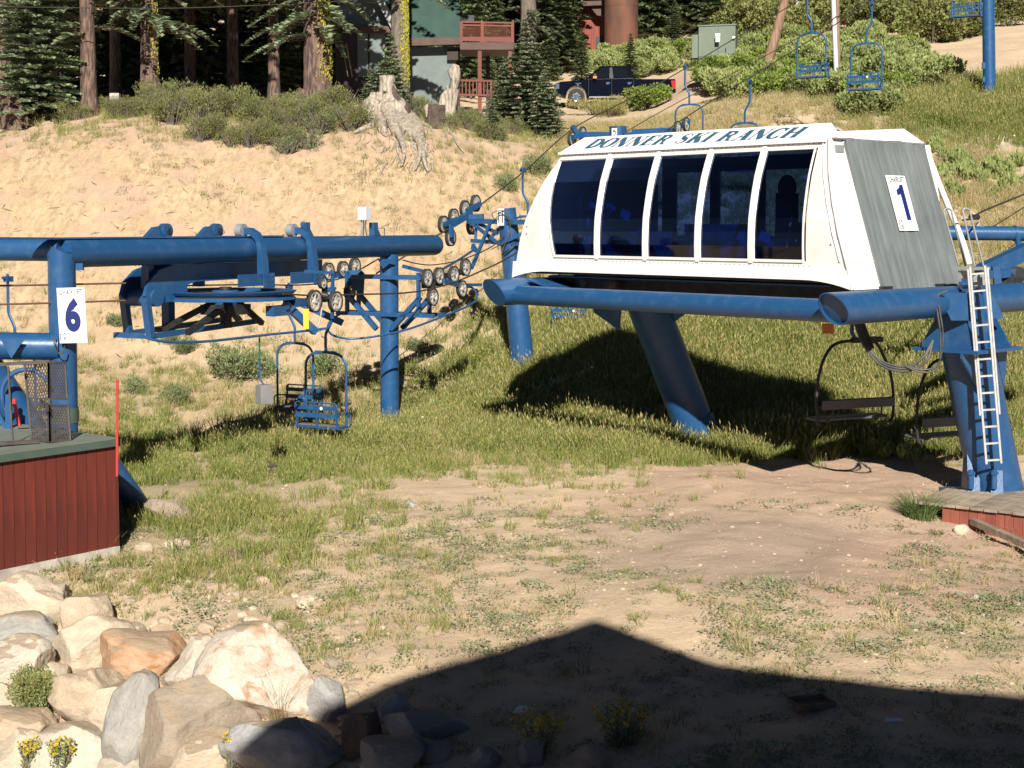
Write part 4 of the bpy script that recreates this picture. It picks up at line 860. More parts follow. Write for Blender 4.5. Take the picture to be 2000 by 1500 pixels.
bw_ = MB(); bw_.lathe(WC, UP, [(-.085,1.10),(-.085,1.34),(-.075,1.40),(-.02,1.34),(-.02,1.30),(.03,1.30),(.03,1.34),(.085,1.40),(.095,1.34),(.095,1.10),(-.085,1.10)], 56, False)
for i in range(8): a = math.pi*i/4+.2; d = Vector((math.cos(a), math.sin(a), 0)); bw_.bar(WC+d*.15, WC+d*1.15, .16, .10)
bw_.lathe(WC, UP, [(-.30,0),(-.30,.26),(.09,.26),(.09,0)], 20); bwo = bw_.build('bullwheel', BLUE, cg)
m_ = MB(); m_.lathe(WC, UP, [(-.02,1.305),(.03,1.305)], 56); m_.build('rubber_lining', RUBBER, bwo)
m_ = MB(); m_.box(W(0,0,zpy(604)), (.7,.7,.2), L6, D6, UP); m_.tube([W(0,0,zpy(560)), W(0,0,zpy(640))], .12, 12)
for a, b in (((-1.5,.3,zpy(640)),(-.1,.2,zpy(590))), ((-1.4,-.5,zpy(640)),(-.1,-.2,zpy(590))), ((1.2,-.6,zpy(636)),(.2,-.2,zpy(592))), ((.9,.2,zpy(636)),(.2,.2,zpy(594)))): m_.bar(W(*a), W(*b), .10, .10)
m_.build('support_strut', BLACK, cg)
for a, b in (((.45,1.1,zpy(592)),(1.0,1.45,zpy(650))), ((1.7,.5,zpy(596)),(2.3,1.2,zpy(640)))): m_ = MB(); m_.bar(W(*a), W(*b), .20, .14); m_.build('guide_arm', BLUE, cg)
m_ = MB(); m_.box(W(.85,1.1,zpy(592)), (.3,.5,.16), L6, D6, UP); m_.build('guide_block', BLUE, cg); m_ = MB(); m_.box(W(.1,1.2,zpy(604)), (.2,.5,.2), L6, D6, UP); m_.build('guide_block', BLUE, cg)
# hanger brackets that ride on top of the beam
prof = [(-.10,.45),(.12,.43),(.30,.33),(.41,.12),(.47,-.18),(.50,-.50),(.50,-.72),(.31,-.72),(.31,-.3),(.315,0),(.27,.17),(.14,.29),(-.10,.31)]
for px_ in (478, 577):
    t_ = at6(px_); hb = MB(); hb.prism([K(t_, a, z) for a, z in prof], D6*.15); ho_ = hb.build('hanger_bracket', BLUE, cg, bevel=.008)
    m_ = MB(); m_.box(K(t_+.12, .515, -.62), (.02,.36,.30), L6, D6, UP); m_.box(K(t_-.35, .47, -.60), (.03,.9,.24), L6, D6, UP); m_.build('bolt_plate', BLUE, ho_)
    m_ = MB()
    for i in range(3):
        for j in range(2): m_.disc(K(t_+.02+j*.19, .53, -.52-.1*i), L6, .018, .02, 6)
    m_.build('bolt', BLUED, ho_)
    m_ = MB(); m_.disc(K(t_+.02, -.10, BR+.13), L6, .135, .16, 24); m_.build('roller', GALV, ho_); 
for px_ in (322, 421):
    t_ = at6(px_); hb = MB(); hb.prism([K(t_-.1, -a, z) for a, z in prof], D6*.15); ho_ = hb.build('hanger_bracket', BLUE, cg, bevel=.008)
    m_ = MB(); m_.disc(K(t_, .02, BR+.13), L6, .14, .14, 24); m_.build('roller', BLUE, ho_)
    m_ = MB(); m_.disc(K(t_, .10, BR+.13), L6, .05, .05, 12); m_.build('pin', BLACK, ho_)
    m_ = MB(); m_.prism([K(t_-.55,.05,BR+.02), K(t_-.1,.05,BR+.02), K(t_-.1,.05,BR+.22), K(t_-.3,.05,BR+.2)], -L6*.1); m_.build('wedge', BLUE, ho_)
# pipe guides
def pipe(label, pts, r=.025, nm='guide_pipe'):
    m_ = MB(); m_.tube(curve(pts, 6), r, 8); return tag(m_.build(nm, BLUE), label, 'pipe')
pipe('bent blue guide pipe sweeping under the left bullwheel', [P(283,651,26.2), P(288,660,26.2), P(312,666,26.3), P(345,668.5,26.6), P(400,667,27.2), P(460,661,27.9), P(520,654,28.6), P(590,647,29.3), P(640,641,29.6)])
pipe('looped blue guide pipe passing in front of the left lift column', [P(672,610,35.2), P(650,622,34.4), P(640,638,33.5), P(646,652,32.8), P(668,660,32.6), P(700,661,32.6), P(745,655,32.8), P(800,642,33.2), P(860,620,34.0), P(905,602,34.8), P(928,588,35.3), P(931,573,35.6), P(922,562,35.8), P(910,560,35.6)])
pipe('thin blue pipe brace rising from the sheave row toward the tower', [P(862,527,35), P(895,508,36.5), P(925,488,38)], .03)
# hanging grey box
gb = thing('control_box', 'grey metal box hanging on a cord under the left beam', 'control box', P(516,790,28.6))
c_ = P(516,770,28.6); m_ = MB(); m_.box(c_, (.26,.24,.37), (.80,.6,0), (-.6,.8,0), UP); m_.build('box', GBOX, gb, bevel=.008)
m_ = MB(); m_.tube([c_+UP*.18, P(507,740,28.6), P(506.5,655,28.6)], .016, 8); m_.build('cord', BLUE, gb)

# number plates on towers, tower 11 and tower 2
def tower(label, base, top, r0, r1, plate=None):
    t_ = thing('lift_tower', label, 'lift tower', base); m_ = MB(); m_.tube([base-UP*.3, base+(top-base)*.5, top], [r0,(r0+r1)/2,r1], 28); m_.build('tower_tube', BLUE, t_); return t_
b11 = Vector(P(1026,738,39.3)); t11 = P(989,407,39.3)
tw = tower('blue tapered lift tower with plate 11 left of the white station', b11, t11, .33, .245)
def num_plate(parent, c, txt_, X=(1,0,0), s_=.36):
    m_ = MB(); m_.box(c, (s_*.72,.02,s_), X); po = m_.build('number_plate', SIGNW, parent)
    m_ = MB(); text_mb(m_, txt_, Vector(c)+Vector((0,-.012,0)), X, UP, s_*.72, s_*.42, .05, N=(0,-1,0)); m_.build('number', GREY_PRINT, po)
m_ = MB(); m_.box(P(978,424,38.98), (.20,.02,.44), Vector((.85,-.52,0)), Vector((.52,.85,0)), UP)
np_ = m_.build('number_plate', SIGNW, tw); m_ = MB(); text_mb(m_, '11', P(978,424,38.965), (.85,-.52,0), UP, .30, .15, .03, N=(-.52,-.85,0)); m_.build('number', GREY_PRINT, np_)
d11 = 39.3
for a, b, w1 in (((916,432,39.9),(1030,434,38.7),.13),((921,470,39.9),(1035,478,38.7),.10)): m_ = MB(); m_.bar(P(*a), P(*b), w1, w1); m_.build('cross_arm', BLUE, tw)
m_ = MB()
for a, b in (((922,436,39.8),(976,478,39.2)), ((936,437,39.8),(972,456,39.3)), ((976,478,39.1),(1030,452,38.8)), ((930,432,39.8),(929,468,39.8)), ((955,468,39.5),(975,446,39.4))): m_.bar(P(*a), P(*b), .08, .08)
m_.build('brace', BLUE, tw)
m_ = MB(); m_.bar(P(957,437,39.2), P(921,524,37.6), .075, .075); m_.build('ladder_stay', BLUE, tw)
m_ = MB(); m_.prism([P(921,476,39.7), P(930,490,39.6), P(926,493,39.6), P(919,486,39.7)], D6*.15); m_.build('bracket', BLUE, tw)
m_ = MB(); m_.tube(curve([P(974,420,38.9), P(966,428,38.9), P(962,416,38.9), P(985,412,38.9), P(996,435,38.95), P(994,460,38.95), P(985,480,38.95), P(980,495,38.95)]), .014, 6); m_.tube(curve([P(975,416,38.9), P(991,424,38.9), P(997,450,38.95), P(990,470,39), P(960,487,38.5)]), .014, 6); m_.build('cable', CABLE, tw)
m_ = MB(); m_.tube([P(996,482,39.2)-UP*.02, P(998,486,39.2)], .30, 24, caps=False); m_.build('band', BLACK, tw)
s11 = thing('sheave_assembly', 'five grey disc sheaves on tower 11 against the sand bank', 'sheave wheels', P(905,430,40))
for px_, py_, d_, so_ in ((866,438,39.4,True),(886,424,39.8,False),(908,408,40.2,True),(929,397,40.6,True),(880,464,39.3,True),(921,442,40.6,False)): wheel(s11, P(px_,py_,d_), .235, None, so_)
m_ = MB(); m_.bar(P(868,438,39.2), P(892,428,39.6), .09, .11); m_.bar(P(884,438,39.4), P(920,416,40.1), .13, .16); m_.bar(P(912,412,40.0), P(938,398,40.5), .10, .13); m_.bar(P(881,440,39.2), P(883,464,39.1), .09, .10, D6); m_.bar(P(912,426,40.0), P(944,424,39.9), .16, .18); m_.build('rocker', BLUE, s11)
b2 = Vector((P(1207,600,46.4).x, 46.4, 0)); b2.z = G(b2.x, b2.y); t2 = P(1207,247,46.4)
tw2 = tower('blue lift tower numbered 2 rising behind the white station roof', b2, t2, .27, .27)
m_ = MB(); m_.box(P(1200,262,46.08), (.16,.02,.36), Vector((.98,-.2,0)), Vector((.2,.98,0)), UP); np_ = m_.build('number_plate', SIGNW, tw2)
m_ = MB(); text_mb(m_, '2', P(1200,262,46.06), (.98,-.2,0), UP, .26, .12, .02, N=(-.2,-.98,0)); m_.build('number', GREY_PRINT, np_)
m_ = MB(); m_.bar(P(1130,262,47), P(1240,264,46), .16, .16); m_.bar(P(1235,258,46), P(1320,254,45.4), .16, .16); m_.build('cross_arm', BLUE, tw2)
s2 = thing('sheave_assembly', 'sheave wheels on the near arm of tower 2 above the station roof', 'sheave wheels', P(1327,245,45.6))
wheel(s2, P(1323,250,45.3), .22); wheel(s2, P(1340,243,45.8), .22); m_ = MB(); m_.bar(P(1305,262,45.2), P(1345,236,46), .12, .14); m_.build('rocker', BLUE, s2)
s3 = thing('sheave_assembly', 'grey sheave wheels on the far arm of tower 2 beside the firs', 'sheave wheels', P(1120,260,47))
wheel(s3, P(1117,272,46.8), .24, None, True); wheel(s3, P(1138,262,47.2), .24, None, True); m_ = MB(); m_.bar(P(1118,246,46.9), P(1128,266,47), .14, .14); m_.bar(P(1118,268,46.6), P(1150,262,47), .12, .14); m_.build('rocker', BLUE, s3)
b3 = Q(1933,188); t3 = b3+Vector((-.35,0,7.5))
tw3 = tower('tall blue lift tower at the right standing in the hillside grass', b3, P(1929,-60,b3.y), .25, .24)
m_ = MB(); m_.box(P(1921,128,b3.y-.3), (.12,.1,.25)); m_.box(P(1921,155,b3.y-.3), (.1,.1,.2)); m_.tube([P(1943,170,b3.y-.2), P(1941,-40,b3.y-.2)], .025, 6); m_.build('ladder_stay', BLUE, tw3)

# ropes
rope('long haul rope rising over tower 11 past the firs to the top edge', [P(735,534,35.6), P(800,495,37.2), P(845,465,38.2), P(884,442,39.4), P(936,402,40.6), P(1027,332,43.5), P(1118,252,47), P(1210,203,50.5), P(1300,156,53.5), P(1420,84,56), P(1545,10,58.2), P(1700,-85,61)], .019)
rope('near haul rope running from the bullwheel under the right-hand sheaves', [P(553,574,28.4), P(613,577,29.5), P(700,575,31), P(790,572,32.8), P(850,562,33.8), P(920,538,35.4), P(1020,486,38.2), P(1150,380,42), P(1300,256,45.2), P(1465,151,48.6), P(1580,80,51), P(1700,4,53), P(1800,-62,55)], .019)
rope('middle rope crossing the shrub slope to the top edge', [P(1215,262,46), P(1300,213,48.5), P(1465,125,52), P(1695,0,57), P(1800,-60,60)], .013)
rope('sagging signal line between the column and tower 11', [P(787,508,34), P(815,515,34.8), P(850,517,35.8), P(905,506,37), P(960,482,38.5), P(985,460,39)], .015)
rope('haul rope passing behind the column below the beam', [P(345,558,29.9), P(480,556,31.5), P(600,556,33.6), P(660,545,34.7), P(693,532,35.3), P(740,505,36)], .017)
rope('upper rusty tension rope at the left edge', [P(-80,559,24.8), P(60,557,25.4), P(245,553,26.6)], .019, ROPER)
rope('lower rusty tension rope at the left edge', [P(-80,596,24.6), P(60,593,25.1), P(245,587,26.2)], .019, ROPER)
rope('overhead wire high on the left in front of the trees', [P(-60,12,54), P(140,15,55), P(340,16,56), P(560,8,57), P(700,0,58)], .016)

# ------------------------------------------------------------------ chairs
def make_chair():
    t_ = thing('lift_chair', '', 'lift chair')
    m_ = MB(); m_.tube([(.17,0,.10),(.17,0,-.62),(.15,0,-.70),(.02,0,-.92),(0,0,-1.0),(0,0,-1.33)], .036, 10); m_.build('hanger', BLUE, t_)
    m_ = MB(); m_.box((.17,-.03,0), (.11,.26,.11)); m_.tube([(.17,.05,.0),(.17,.22,.03)], .03, 8); m_.build('rope_grip', BLUE, t_)
    wv = .53; pts = [Vector((-wv,.0,-2.92)), Vector((-wv,0,-1.75))]+[Vector((-wv+.3-.3*math.cos(a), 0, -1.67+.3*math.sin(a))) for a in np.linspace(.1,1.5,6)]+[Vector((0,0,-1.345))]
    pts += [Vector((-p.x, p.y, p.z)) for p in pts[-2::-1]]
    m_ = MB(); m_.tube(pts, .031, 10); m_.bar((-.28,0,-1.35), (.28,0,-1.35), .05, .06); m_.build('bail', BLUE, t_)
    m_ = MB()
    for x in (-.52,-.17,.17): m_.box((x+.175,-.26,-2.90), (.33,.46,.03))
    m_.build('seat', BROWN_SEAT, t_)
    m_ = MB(); m_.bar((-.56,0,-2.93),(.56,0,-2.93),.05,.05); m_.bar((-.56,-.5,-2.93),(.56,-.5,-2.93),.04,.05); m_.bar((-.55,-.5,-2.93),(-.55,0,-2.93),.05,.05); m_.bar((.55,-.5,-2.93),(.55,0,-2.93),.05,.05); m_.build('seat_frame', BLUE, t_)
    for z0, z1, y_ in ((-2.56,-2.47,-.585),(-2.73,-2.63,-.545)): m_ = MB(); m_.box((0,y_,(z0+z1)/2), (1.08,.03,z1-z0)); m_.build('back_slat', BLUE, t_)
    m_ = MB(); m_.tube([(-.54,-.59,-2.55),(-.54,-.6,-2.44),(-.49,-.605,-2.40),(.49,-.605,-2.40),(.54,-.6,-2.44),(.54,-.59,-2.55)], .016, 8)
    for x in (-.54,-.02,.50): m_.bar((x,-.61,-2.42), (x,-.48,-2.93), .045, .03)
    m_.build('back_frame', BLUE, t_)
    for s_ in (-1, 1): m_ = MB(); m_.tube([(s_*.54,-.57,-2.66),(s_*.57,-.3,-2.64),(s_*.56,0,-2.62),(s_*.565,.12,-2.66),(s_*.56,.16,-2.8),(s_*.55,.06,-2.93)], .015, 8); m_.build('armrest', BLUE, t_)
    m_ = MB(); m_.disc((.14,-.61,-2.52), (0,1,0), .035, .012, 12); m_.build('number_disc', SIGNW, t_)
    return t_
chair = make_chair(); az6 = math.atan2(-L6.y, -L6.x)+math.pi     # local x lies across the line
CH = [(648,566,31.8,0,'near blue two-seat chair hanging left of the column, seen from behind'),
      (564,560,35.6,180,'dark blue chair in shade hanging behind the near one'),
      (1703,6,51.0,0,'blue chair high over the shrubs, right of the leaning white pole'),
      (1577,-8,54.5,180,'blue chair high over the shrubs, between the two poles'),
      (1338,131,54.0,180,'blue chair dipping behind the station roof, in front of the green shrub'),
      (1465,159,49.0,0,'blue chair whose bail only just shows above the station roof'),
      (1880,-118,58.0,180,'blue chair seat cut off by the top edge left of the tall tower'),
      (1021,332,43.5,180,'blue chair whose bent hanger stands beside tower 11'),
      (1134,430,41.5,0,'blue chair showing only its seat below the long blue tube'),
      (1772,-178,60.0,0,'blue chair of which only the footing shows at the top edge'),
      (15,545,29.5,180,'blue chair frame cut off by the left edge behind the lower beam')]
for i, (px_, py_, d_, rot, lab) in enumerate(CH):
    o = chair if i == 0 else dup(chair, (0,0,0)); o['label'] = lab; o['group'] = 'two-seat chairs on the lift line'
    q = P(px_, py_, d_); o.scale = (1,.62,1); o.rotation_euler = (0, 0, az6+R(rot)); rx = Vector((math.cos(az6+R(rot)), math.sin(az6+R(rot)), 0)); o.location = q-rx*.17
def make_quad():
    t_ = thing('quad_chair', '', 'lift chair')
    m_ = MB(); m_.tube(curve([(-.12,0,.5),(-.12,0,.05),(-.10,0,-.05),(.0,0,-.17),(.15,0,-.2)]), .05, 10); m_.build('hanger', BLUED, t_)
    m_ = MB(); m_.box((.32,0,-.2), (.85,.12,.13)); m_.box((.32,-.07,-.2), (.42,.03,.17)); m_.build('head_box', BLACK, t_)
    W2 = 1.12; L_ = [(0.1,0,-.20),(-.55,0,-.26),(-.85,0,-.52),(-1.03,0,-.95),(-1.10,0,-1.5),(-1.08,-.02,-2.05),(-1.02,-.05,-2.2)]
    m_ = MB(); m_.tube(curve(L_, 4), .038, 10); m_.build('bail_arm', BLACK, t_)
    L2 = [(.35,0,-.20),(.6,0,-.3),(.80,0,-.60),(1.0,0,-1.0),(1.10,0,-1.5),(1.08,-.02,-2.05),(.95,-.05,-2.22)]
    m_ = MB(); m_.tube(curve(L2, 4), .038, 10); m_.build('bail_arm', BLACK, t_)
    m_ = MB(); m_.box((0,-.12,-1.70), (2.05,.07,.24), (1,0,0), Vector((0,1,.2)).normalized(), Vector((0,-.2,1)).normalized()); m_.build('backrest', GREYP, t_, bevel=.02)
    m_ = MB(); m_.box((0,.33,-2.08), (2.05,.46,.07)); m_.build('seat', GREYP, t_, bevel=.02)
    for s_ in (-.7,.7): m_ = MB(); m_.tube([(s_,-.1,-1.75),(s_,-.08,-2.0),(s_,.1,-2.14),(s_,.5,-2.14)], .022, 8); m_.build('seat_bracket', BLACK, t_)
    return t_
quad = make_quad(); azq = PH
QC = [(1672,664,29.0,8,'dark curved-arm chair hanging in shade under the station'), (1866,698,28.9,8,'curved-arm chair with sunlit grey seat half hidden by the ladder leg'),]
for i, (px_, py_, d_, rot, lab) in enumerate(QC):
    o = quad if i == 0 else dup(quad, (0,0,0)); o['label'] = lab; o['group'] = 'wide chairs under the white station'
    o.location = P(px_, py_, d_)+UP*.16; o.scale = (.82,)*3; o.rotation_euler = (0, 0, azq+R(rot-28))

# ------------------------------------------------------------------ red shed on the left
SU = -Vector((.617,.787,0)); SV = Vector((-.787,.617,0)); SO = P(229,1066,23.5); zr_ = P(229,870,23.5).z; zg = SO.z
shed = thing('red_shed', 'red board shed with a flat green roof on a concrete footing', 'shed', SO+SU*2)
SL, SD = 4.2, 2.7
def S(u, v, z): return Vector((SO.x, SO.y, 0))+SU*u+SV*v+UP*z
m_ = MB(); m_.hexa([S(.03,.03,zg-.3), S(SL,.03,zg-.3), S(SL,SD,zg-.3), S(.03,SD,zg-.3), S(.03,.03,zr_), S(SL,.03,zr_), S(SL,SD,zr_), S(.03,SD,zr_)]); m_.build('wall_core', SIDING, shed)
proto = None
pw = .185
for i in range(int(SL/pw)):
    if proto is None:
        m_ = MB(); m_.box((0,0,0), (pw-.012,.025,zr_-zg-.0), SU, SV, UP); me_o = m_.build('board', SIDING, shed, local=True); proto = me_o
    else:
        me_o = proto.copy(); COL.objects.link(me_o); me_o.parent = shed
    me_o.location = S(pw*(i+.5),.012,(zr_+zg)/2+.002)-Vector(shed.location)
m_ = MB(); m_.box(S(.0,.012,(zr_+zg)/2), (.06,.06,zr_-zg), SU, SV, UP); m_.build('corner_post', SIDING, shed)
for i in range(6): m_ = MB(); m_.box(S(-.012,.2+i*.42,(zr_+zg)/2), (.02,.40,zr_-zg), SU, SV, UP); m_.build('board', SIDING, shed)
m_ = MB(); m_.hexa([S(-.03,-.03,zg-.9), S(SL,-.03,zg-.9), S(SL,.05,zg-.9), S(-.03,.05,zg-.9), S(-.03,-.03,zg-.005), S(SL,-.03,zg-.005), S(SL,.05,zg-.005), S(-.03,.05,zg-.005)]); m_.build('footing', CONC, shed)
m_ = MB(); m_.hexa([S(-.06,-.07,zr_), S(SL,-.07,zr_), S(SL,SD,zr_), S(-.06,SD,zr_), S(-.06,-.07,zr_+.11), S(SL,-.07,zr_+.11), S(SL,SD,zr_+.11), S(-.06,SD,zr_+.11)]); ro = m_.build('roof', GREENT, shed)
m_ = MB(); m_.hexa([S(-.05,-.06,zr_+.112), S(SL,-.06,zr_+.112), S(SL,SD,zr_+.112), S(-.05,SD,zr_+.112), S(-.05,-.06,zr_+.12), S(SL,-.06,zr_+.12), S(SL,SD,zr_+.12), S(-.05,SD,zr_+.12)]); m_.build('roofing_felt', GROOF, ro)
m_ = MB(); m_.box(S(0,0,zg)+Vector((.42,.05,1.22)), (.2,.2,.1)) if False else None
rp = MB(); rp.tube([P(228.5,930,23.35), P(229,742,23.35)], .021, 10); tag(rp.build('marker_pole', REDP), 'thin red marker pole at the corner of the red shed', 'marker pole')
# mesh cage on its roof
MESHM = M('rusty expanded metal', (.085,.07,.062), .7, col2=(.05,.043,.04), ns=6)
cgm = thing('mesh_cage', 'rusty expanded metal guard cage standing on the shed roof', 'mesh guard', P(95,862,23.0))
def mesh_panel(a, b, c, d, n=26, m2=20):
    """a-b bottom, d-c top"""
    a, b, c, d = map(Vector, (a, b, c, d)); f_ = lambda u, v: a*(1-u)*(1-v)+b*u*(1-v)+c*u*v+d*(1-u)*v
    m_ = MB(); N_ = (b-a).cross(d-a).normalized(); wd = .0115
    def strip(p, q):
        e = (q-p).cross(N_).normalized()*wd; m_.add([p-e, p+e, q+e, q-e], [(0,1,2,3)])
    H_ = (d-a).length; W2 = (b-a).length; st = .055; nn = int((W2+H_*.6)/st)
    for i in range(1, nn):
        for s_ in (0, 1):
            x0, y0, x1, y1 = i*st, 0, i*st-H_*.6, H_
            if x0 > W2: y0 = (x0-W2)/.6; x0 = W2
            if x1 < 0: y1 = H_+x1/.6; x1 = 0
            if y1 <= y0: continue
            u0, u1 = x0/W2, x1/W2
            if s_: u0, u1 = 1-u0, 1-u1
            strip(f_(u0, y0/H_), f_(u1, y1/H_))
    mo = m_.build('mesh_panel', MESHM, cgm, kind='stuff')
    m_ = MB()
    for p, q in ((a,b),(b,c),(c,d),(d,a)): m_.bar(p, q, .03, .03)
    m_.build('panel_frame', MESHM, cgm)
mesh_panel(P(62,858,23.2), P(98,862,22.9), P(95,707,22.9), P(48,712,23.2))
mesh_panel(P(98,862,22.9), P(138,862,23.2), P(133,792,23.2), P(97,790,22.9))
mesh_panel(P(96,778,22.9), P(131,779,23.2), P(127,708,23.2), P(95,708,22.9))
m_ = MB(); m_.bar(P(-40,714,22.6), P(96,706,22.95), .05, .05); m_.bar(P(94,706,22.95), P(127,708,23.2), .04, .03); m_.bar(P(-30,868,22.4), P(75,862,22.9), .1, .05); m_.bar(P(16,716,22.7), P(25,862,22.8), .025, .025, Vector((0,1,0))); m_.build('cage_rail', MESHM, cgm)
m_ = MB(); m_.tube(curve([P(80,782,22.8), P(86,786,22.75), P(92,790,22.75), P(94,802,22.75), P(90,806,22.75)]), .02, 6); m_.box(P(92,796,22.75), (.06,.04,.1)); m_.build('latch', BLACK, cgm)
ub = thing('walkway_frame', 'blue angle frame and red struts behind the mesh cage at the left edge', 'steel frame', P(20,855,24.5))
m_ = MB(); m_.bar(P(-30,866,24.4), P(78,846,24.8), .12, .12); m_.bar(P(17,770,24.6), P(17,840,24.6), .09, .09, Vector((0,1,0))); m_.bar(P(-20,775,24.6), P(14,840,24.6), .05, .06); m_.build('angle_frame', BLUE, ub)
m_ = MB(); m_.bar(P(12,800,25), P(30,780,25), .07, .05); m_.bar(P(28,785,25), P(40,842,25), .06, .05); m_.build('strut', REDP, ub)
ringm = MB(); ringm.tube(arc(P(52,770,25.0), .42, R(30), R(190), 14, (1,0,0), (0,0,1)), .04, 8); ringm.build('hoop', BLUED, ub)

# ------------------------------------------------------------------ plank deck at the lower right
DE = Vector((1.12,-.8,0)).normalized(); DP = Vector((.8,1.12,0)).normalized(); DO = P(1838,984,25.3); dz = DO.z
deck = thing('plank_deck', 'weathered plank deck with red skirting boards at the lower right', 'deck', DO+DE*1.5)
for i in range(22):
    a = -.45+i*.24; l = 3.2 if i > 2 else 1.6; s0_ = DO+DE*a+DP*(-.05+.03*random.random()); m_ = MB()
    zj = .012*random.random(); m_.hexa([s0_+UP*(zj-.05), s0_+DE*.225+UP*(zj-.05), s0_+DE*.225+DP*l+UP*(zj-.05), s0_+DP*l+UP*(zj-.05), s0_+UP*zj, s0_+DE*.225+UP*zj, s0_+DE*.225+DP*l+UP*zj, s0_+DP*l+UP*zj])
    m_.build('plank', PLANK, deck, bevel=.008)
for i in range(24):
    a = .02+i*.152; g_ = DO+DE*(a+.07); m_ = MB(); m_.box(DO+DE*(a+.07)+DP*.03+UP*-.38, (.146,.02,.66), DE, DP, UP); m_.build('skirting_board', FASCIA, deck)
kb = MB(); kb.bar(P(1900,1018,25), P(2030,1075,23.2), .12, .10); tag(kb.build('timber_edging', PLANK), 'weathered timber edging at the foot of the red deck boards', 'timber')
# ------------------------------------------------------------------ conifers
def fast_mesh(name, V, Fq, mats, matidx=None, attrs=None):
    """quads from numpy arrays"""
    me = bpy.data.meshes.new(name); V = np.asarray(V, np.float32).reshape(-1,3); nf = len(V)//4 if Fq is None else len(Fq)
    idx = np.arange(nf*4, dtype=np.int32) if Fq is None else np.asarray(Fq, np.int32).ravel()
    me.vertices.add(len(V)); me.vertices.foreach_set('co', V.ravel()); me.loops.add(len(idx)); me.loops.foreach_set('vertex_index', idx)
    me.polygons.add(nf); me.polygons.foreach_set('loop_start', np.arange(0, nf*4, 4, dtype=np.int32)); me.polygons.foreach_set('loop_total', np.full(nf, 4, np.int32))
    for m in mats: me.materials.append(m)
    if matidx is not None: me.polygons.foreach_set('material_index', np.asarray(matidx, np.int32))
    me.update(calc_edges=True); return me
def mesh_obj(name, me, parent=None, kind=None):
    o = bpy.data.objects.new(name, me); COL.objects.link(o)
    if parent is not None: o.parent = parent
    if kind: o['kind'] = kind
    return o
def sprays(rg, base, dirh, L_, droop, twig, tw_w, step, lift=.12, curl=0.0):
    """flat sprays along one branch: kite shaped twigs left and right"""
    out = []; n = max(3, int(L_/step)); side = np.array([-dirh[1], dirh[0], 0])
    for i in range(n+1):
        f = (i+.3)/(n+.3); c = base+dirh*L_*f+np.array([0,0,L_*(lift*f-droop*f*f)])
        l = twig*(1-f*.72)*(.35+.65*min(1, f*3.0))*rg.uniform(.75,1.2)
        for s in (-1, 1):
            d = dirh*rg.uniform(.45,.9)+side*s*rg.uniform(.7,1.0)+np.array([0,0,rg.uniform(-.15,.28)-curl]); d /= np.linalg.norm(d)
            w_ = np.cross(d, np.array([rg.uniform(-1.1,1.1),rg.uniform(-1.1,1.1),.8])); w_ /= np.linalg.norm(w_); w_ *= tw_w*rg.uniform(.7,1.3)
            out += [c, c+d*l*.45+w_, c+d*l+np.array([0,0,rg.uniform(-.02,.03)]), c+d*l*.45-w_]
    e = base+dirh*L_+np.array([0,0,L_*(lift-droop)]); w_ = side*tw_w*1.2; b2 = e-dirh*twig*.5
    out += [b2, b2+dirh*twig*.3+w_, e+dirh*twig*.35, b2+dirh*twig*.3-w_]
    return out
def conifer_mesh(seed, Ht, Rad, h0, whorl, nb, twig, tww, step, droop, mats, dead=0.0, shape=1.0, ragged=.25, lift=.12):
    rg = np.random.default_rng(seed); V = []; I = []; z = h0; br = []
    while z < Ht*.97:
        f = (z-h0)/(Ht-h0); r = Rad*(1-f)**shape*rg.uniform(1-ragged, 1+ragged*.5)+.06
        k0 = rg.uniform(0, 6.28)
        for j in range(nb):
            a = k0+6.283*j/nb+rg.uniform(-.3,.3); rr = r*rg.uniform(1-ragged, 1.08); dh = np.array([math.cos(a), math.sin(a), 0])
            b = np.array([0,0,z+rg.uniform(-.3,.3)*whorl]); q = sprays(rg, b, dh, rr, droop*(1-.6*f), min(twig, rr*.6+.05), tww, step, lift)
            V += q; I += [1 if rg.random() < dead else 0]*(len(q)//4); br.append((b, dh, rr, droop*(1-.6*f)))
        z += whorl*rg.uniform(.8,1.2)
    me = fast_mesh('crown', V, None, mats, I); return me, br
def trunk_mb(Ht, r0, flare=1.25, lean=0, n=16, seed=0, rough=.05, top=None):
    rg = random.Random(seed); m_ = MB(); pts = []; rs = []; k_ = max(6, int(Ht/.5))
    for i in range(k_+1):
        f = i/k_; pts.append(Vector((lean*f, .05*math.sin(f*5+seed), Ht*f-.3))); rs.append(r0*((1-f*.8) if top is None else 1-f*(1-top))*(1+(flare-1)*math.exp(-f*Ht*1.6)))
    m_.tube(pts, rs, n, fn=lambda i, j: 1+rough*math.sin(j*2.4+seed*3+i*.3)+rg.uniform(-rough, rough)); return m_
def make_tree(label, seed, Ht, Rad, h0, r0, mats, bark, whorl=.3, nb=6, twig=.5, tww=.05, step=.11, droop=.28, dead=0, shape=1.0, ragged=.25, lift=.12, lean=0, cat='tree', nm='fir_tree'):
    t_ = thing(nm, label, cat)
    trunk_mb(Ht, r0, 1.3, lean, 12, seed).build('trunk', bark, t_)
    me, br = conifer_mesh(seed, Ht, Rad, h0, whorl, nb, twig, tww, step, droop, mats, dead, shape, ragged, lift)
    mesh_obj('crown', me, t_)
    m_ = MB()
    for b, dh, rr, dr in br[::2]:
        if rr < .5: continue
        m_.tube([b, b+dh*rr*.5+np.array([0,0,rr*(.06-dr*.25)]), b+dh*rr*.9+np.array([0,0,rr*(.1-dr*.8)])], [.03*min(rr,1.5), .02*min(rr,1.5), .006], 4, caps=False)
    if m_.v: m_.build('limb', bark, t_, kind='stuff')
    return t_
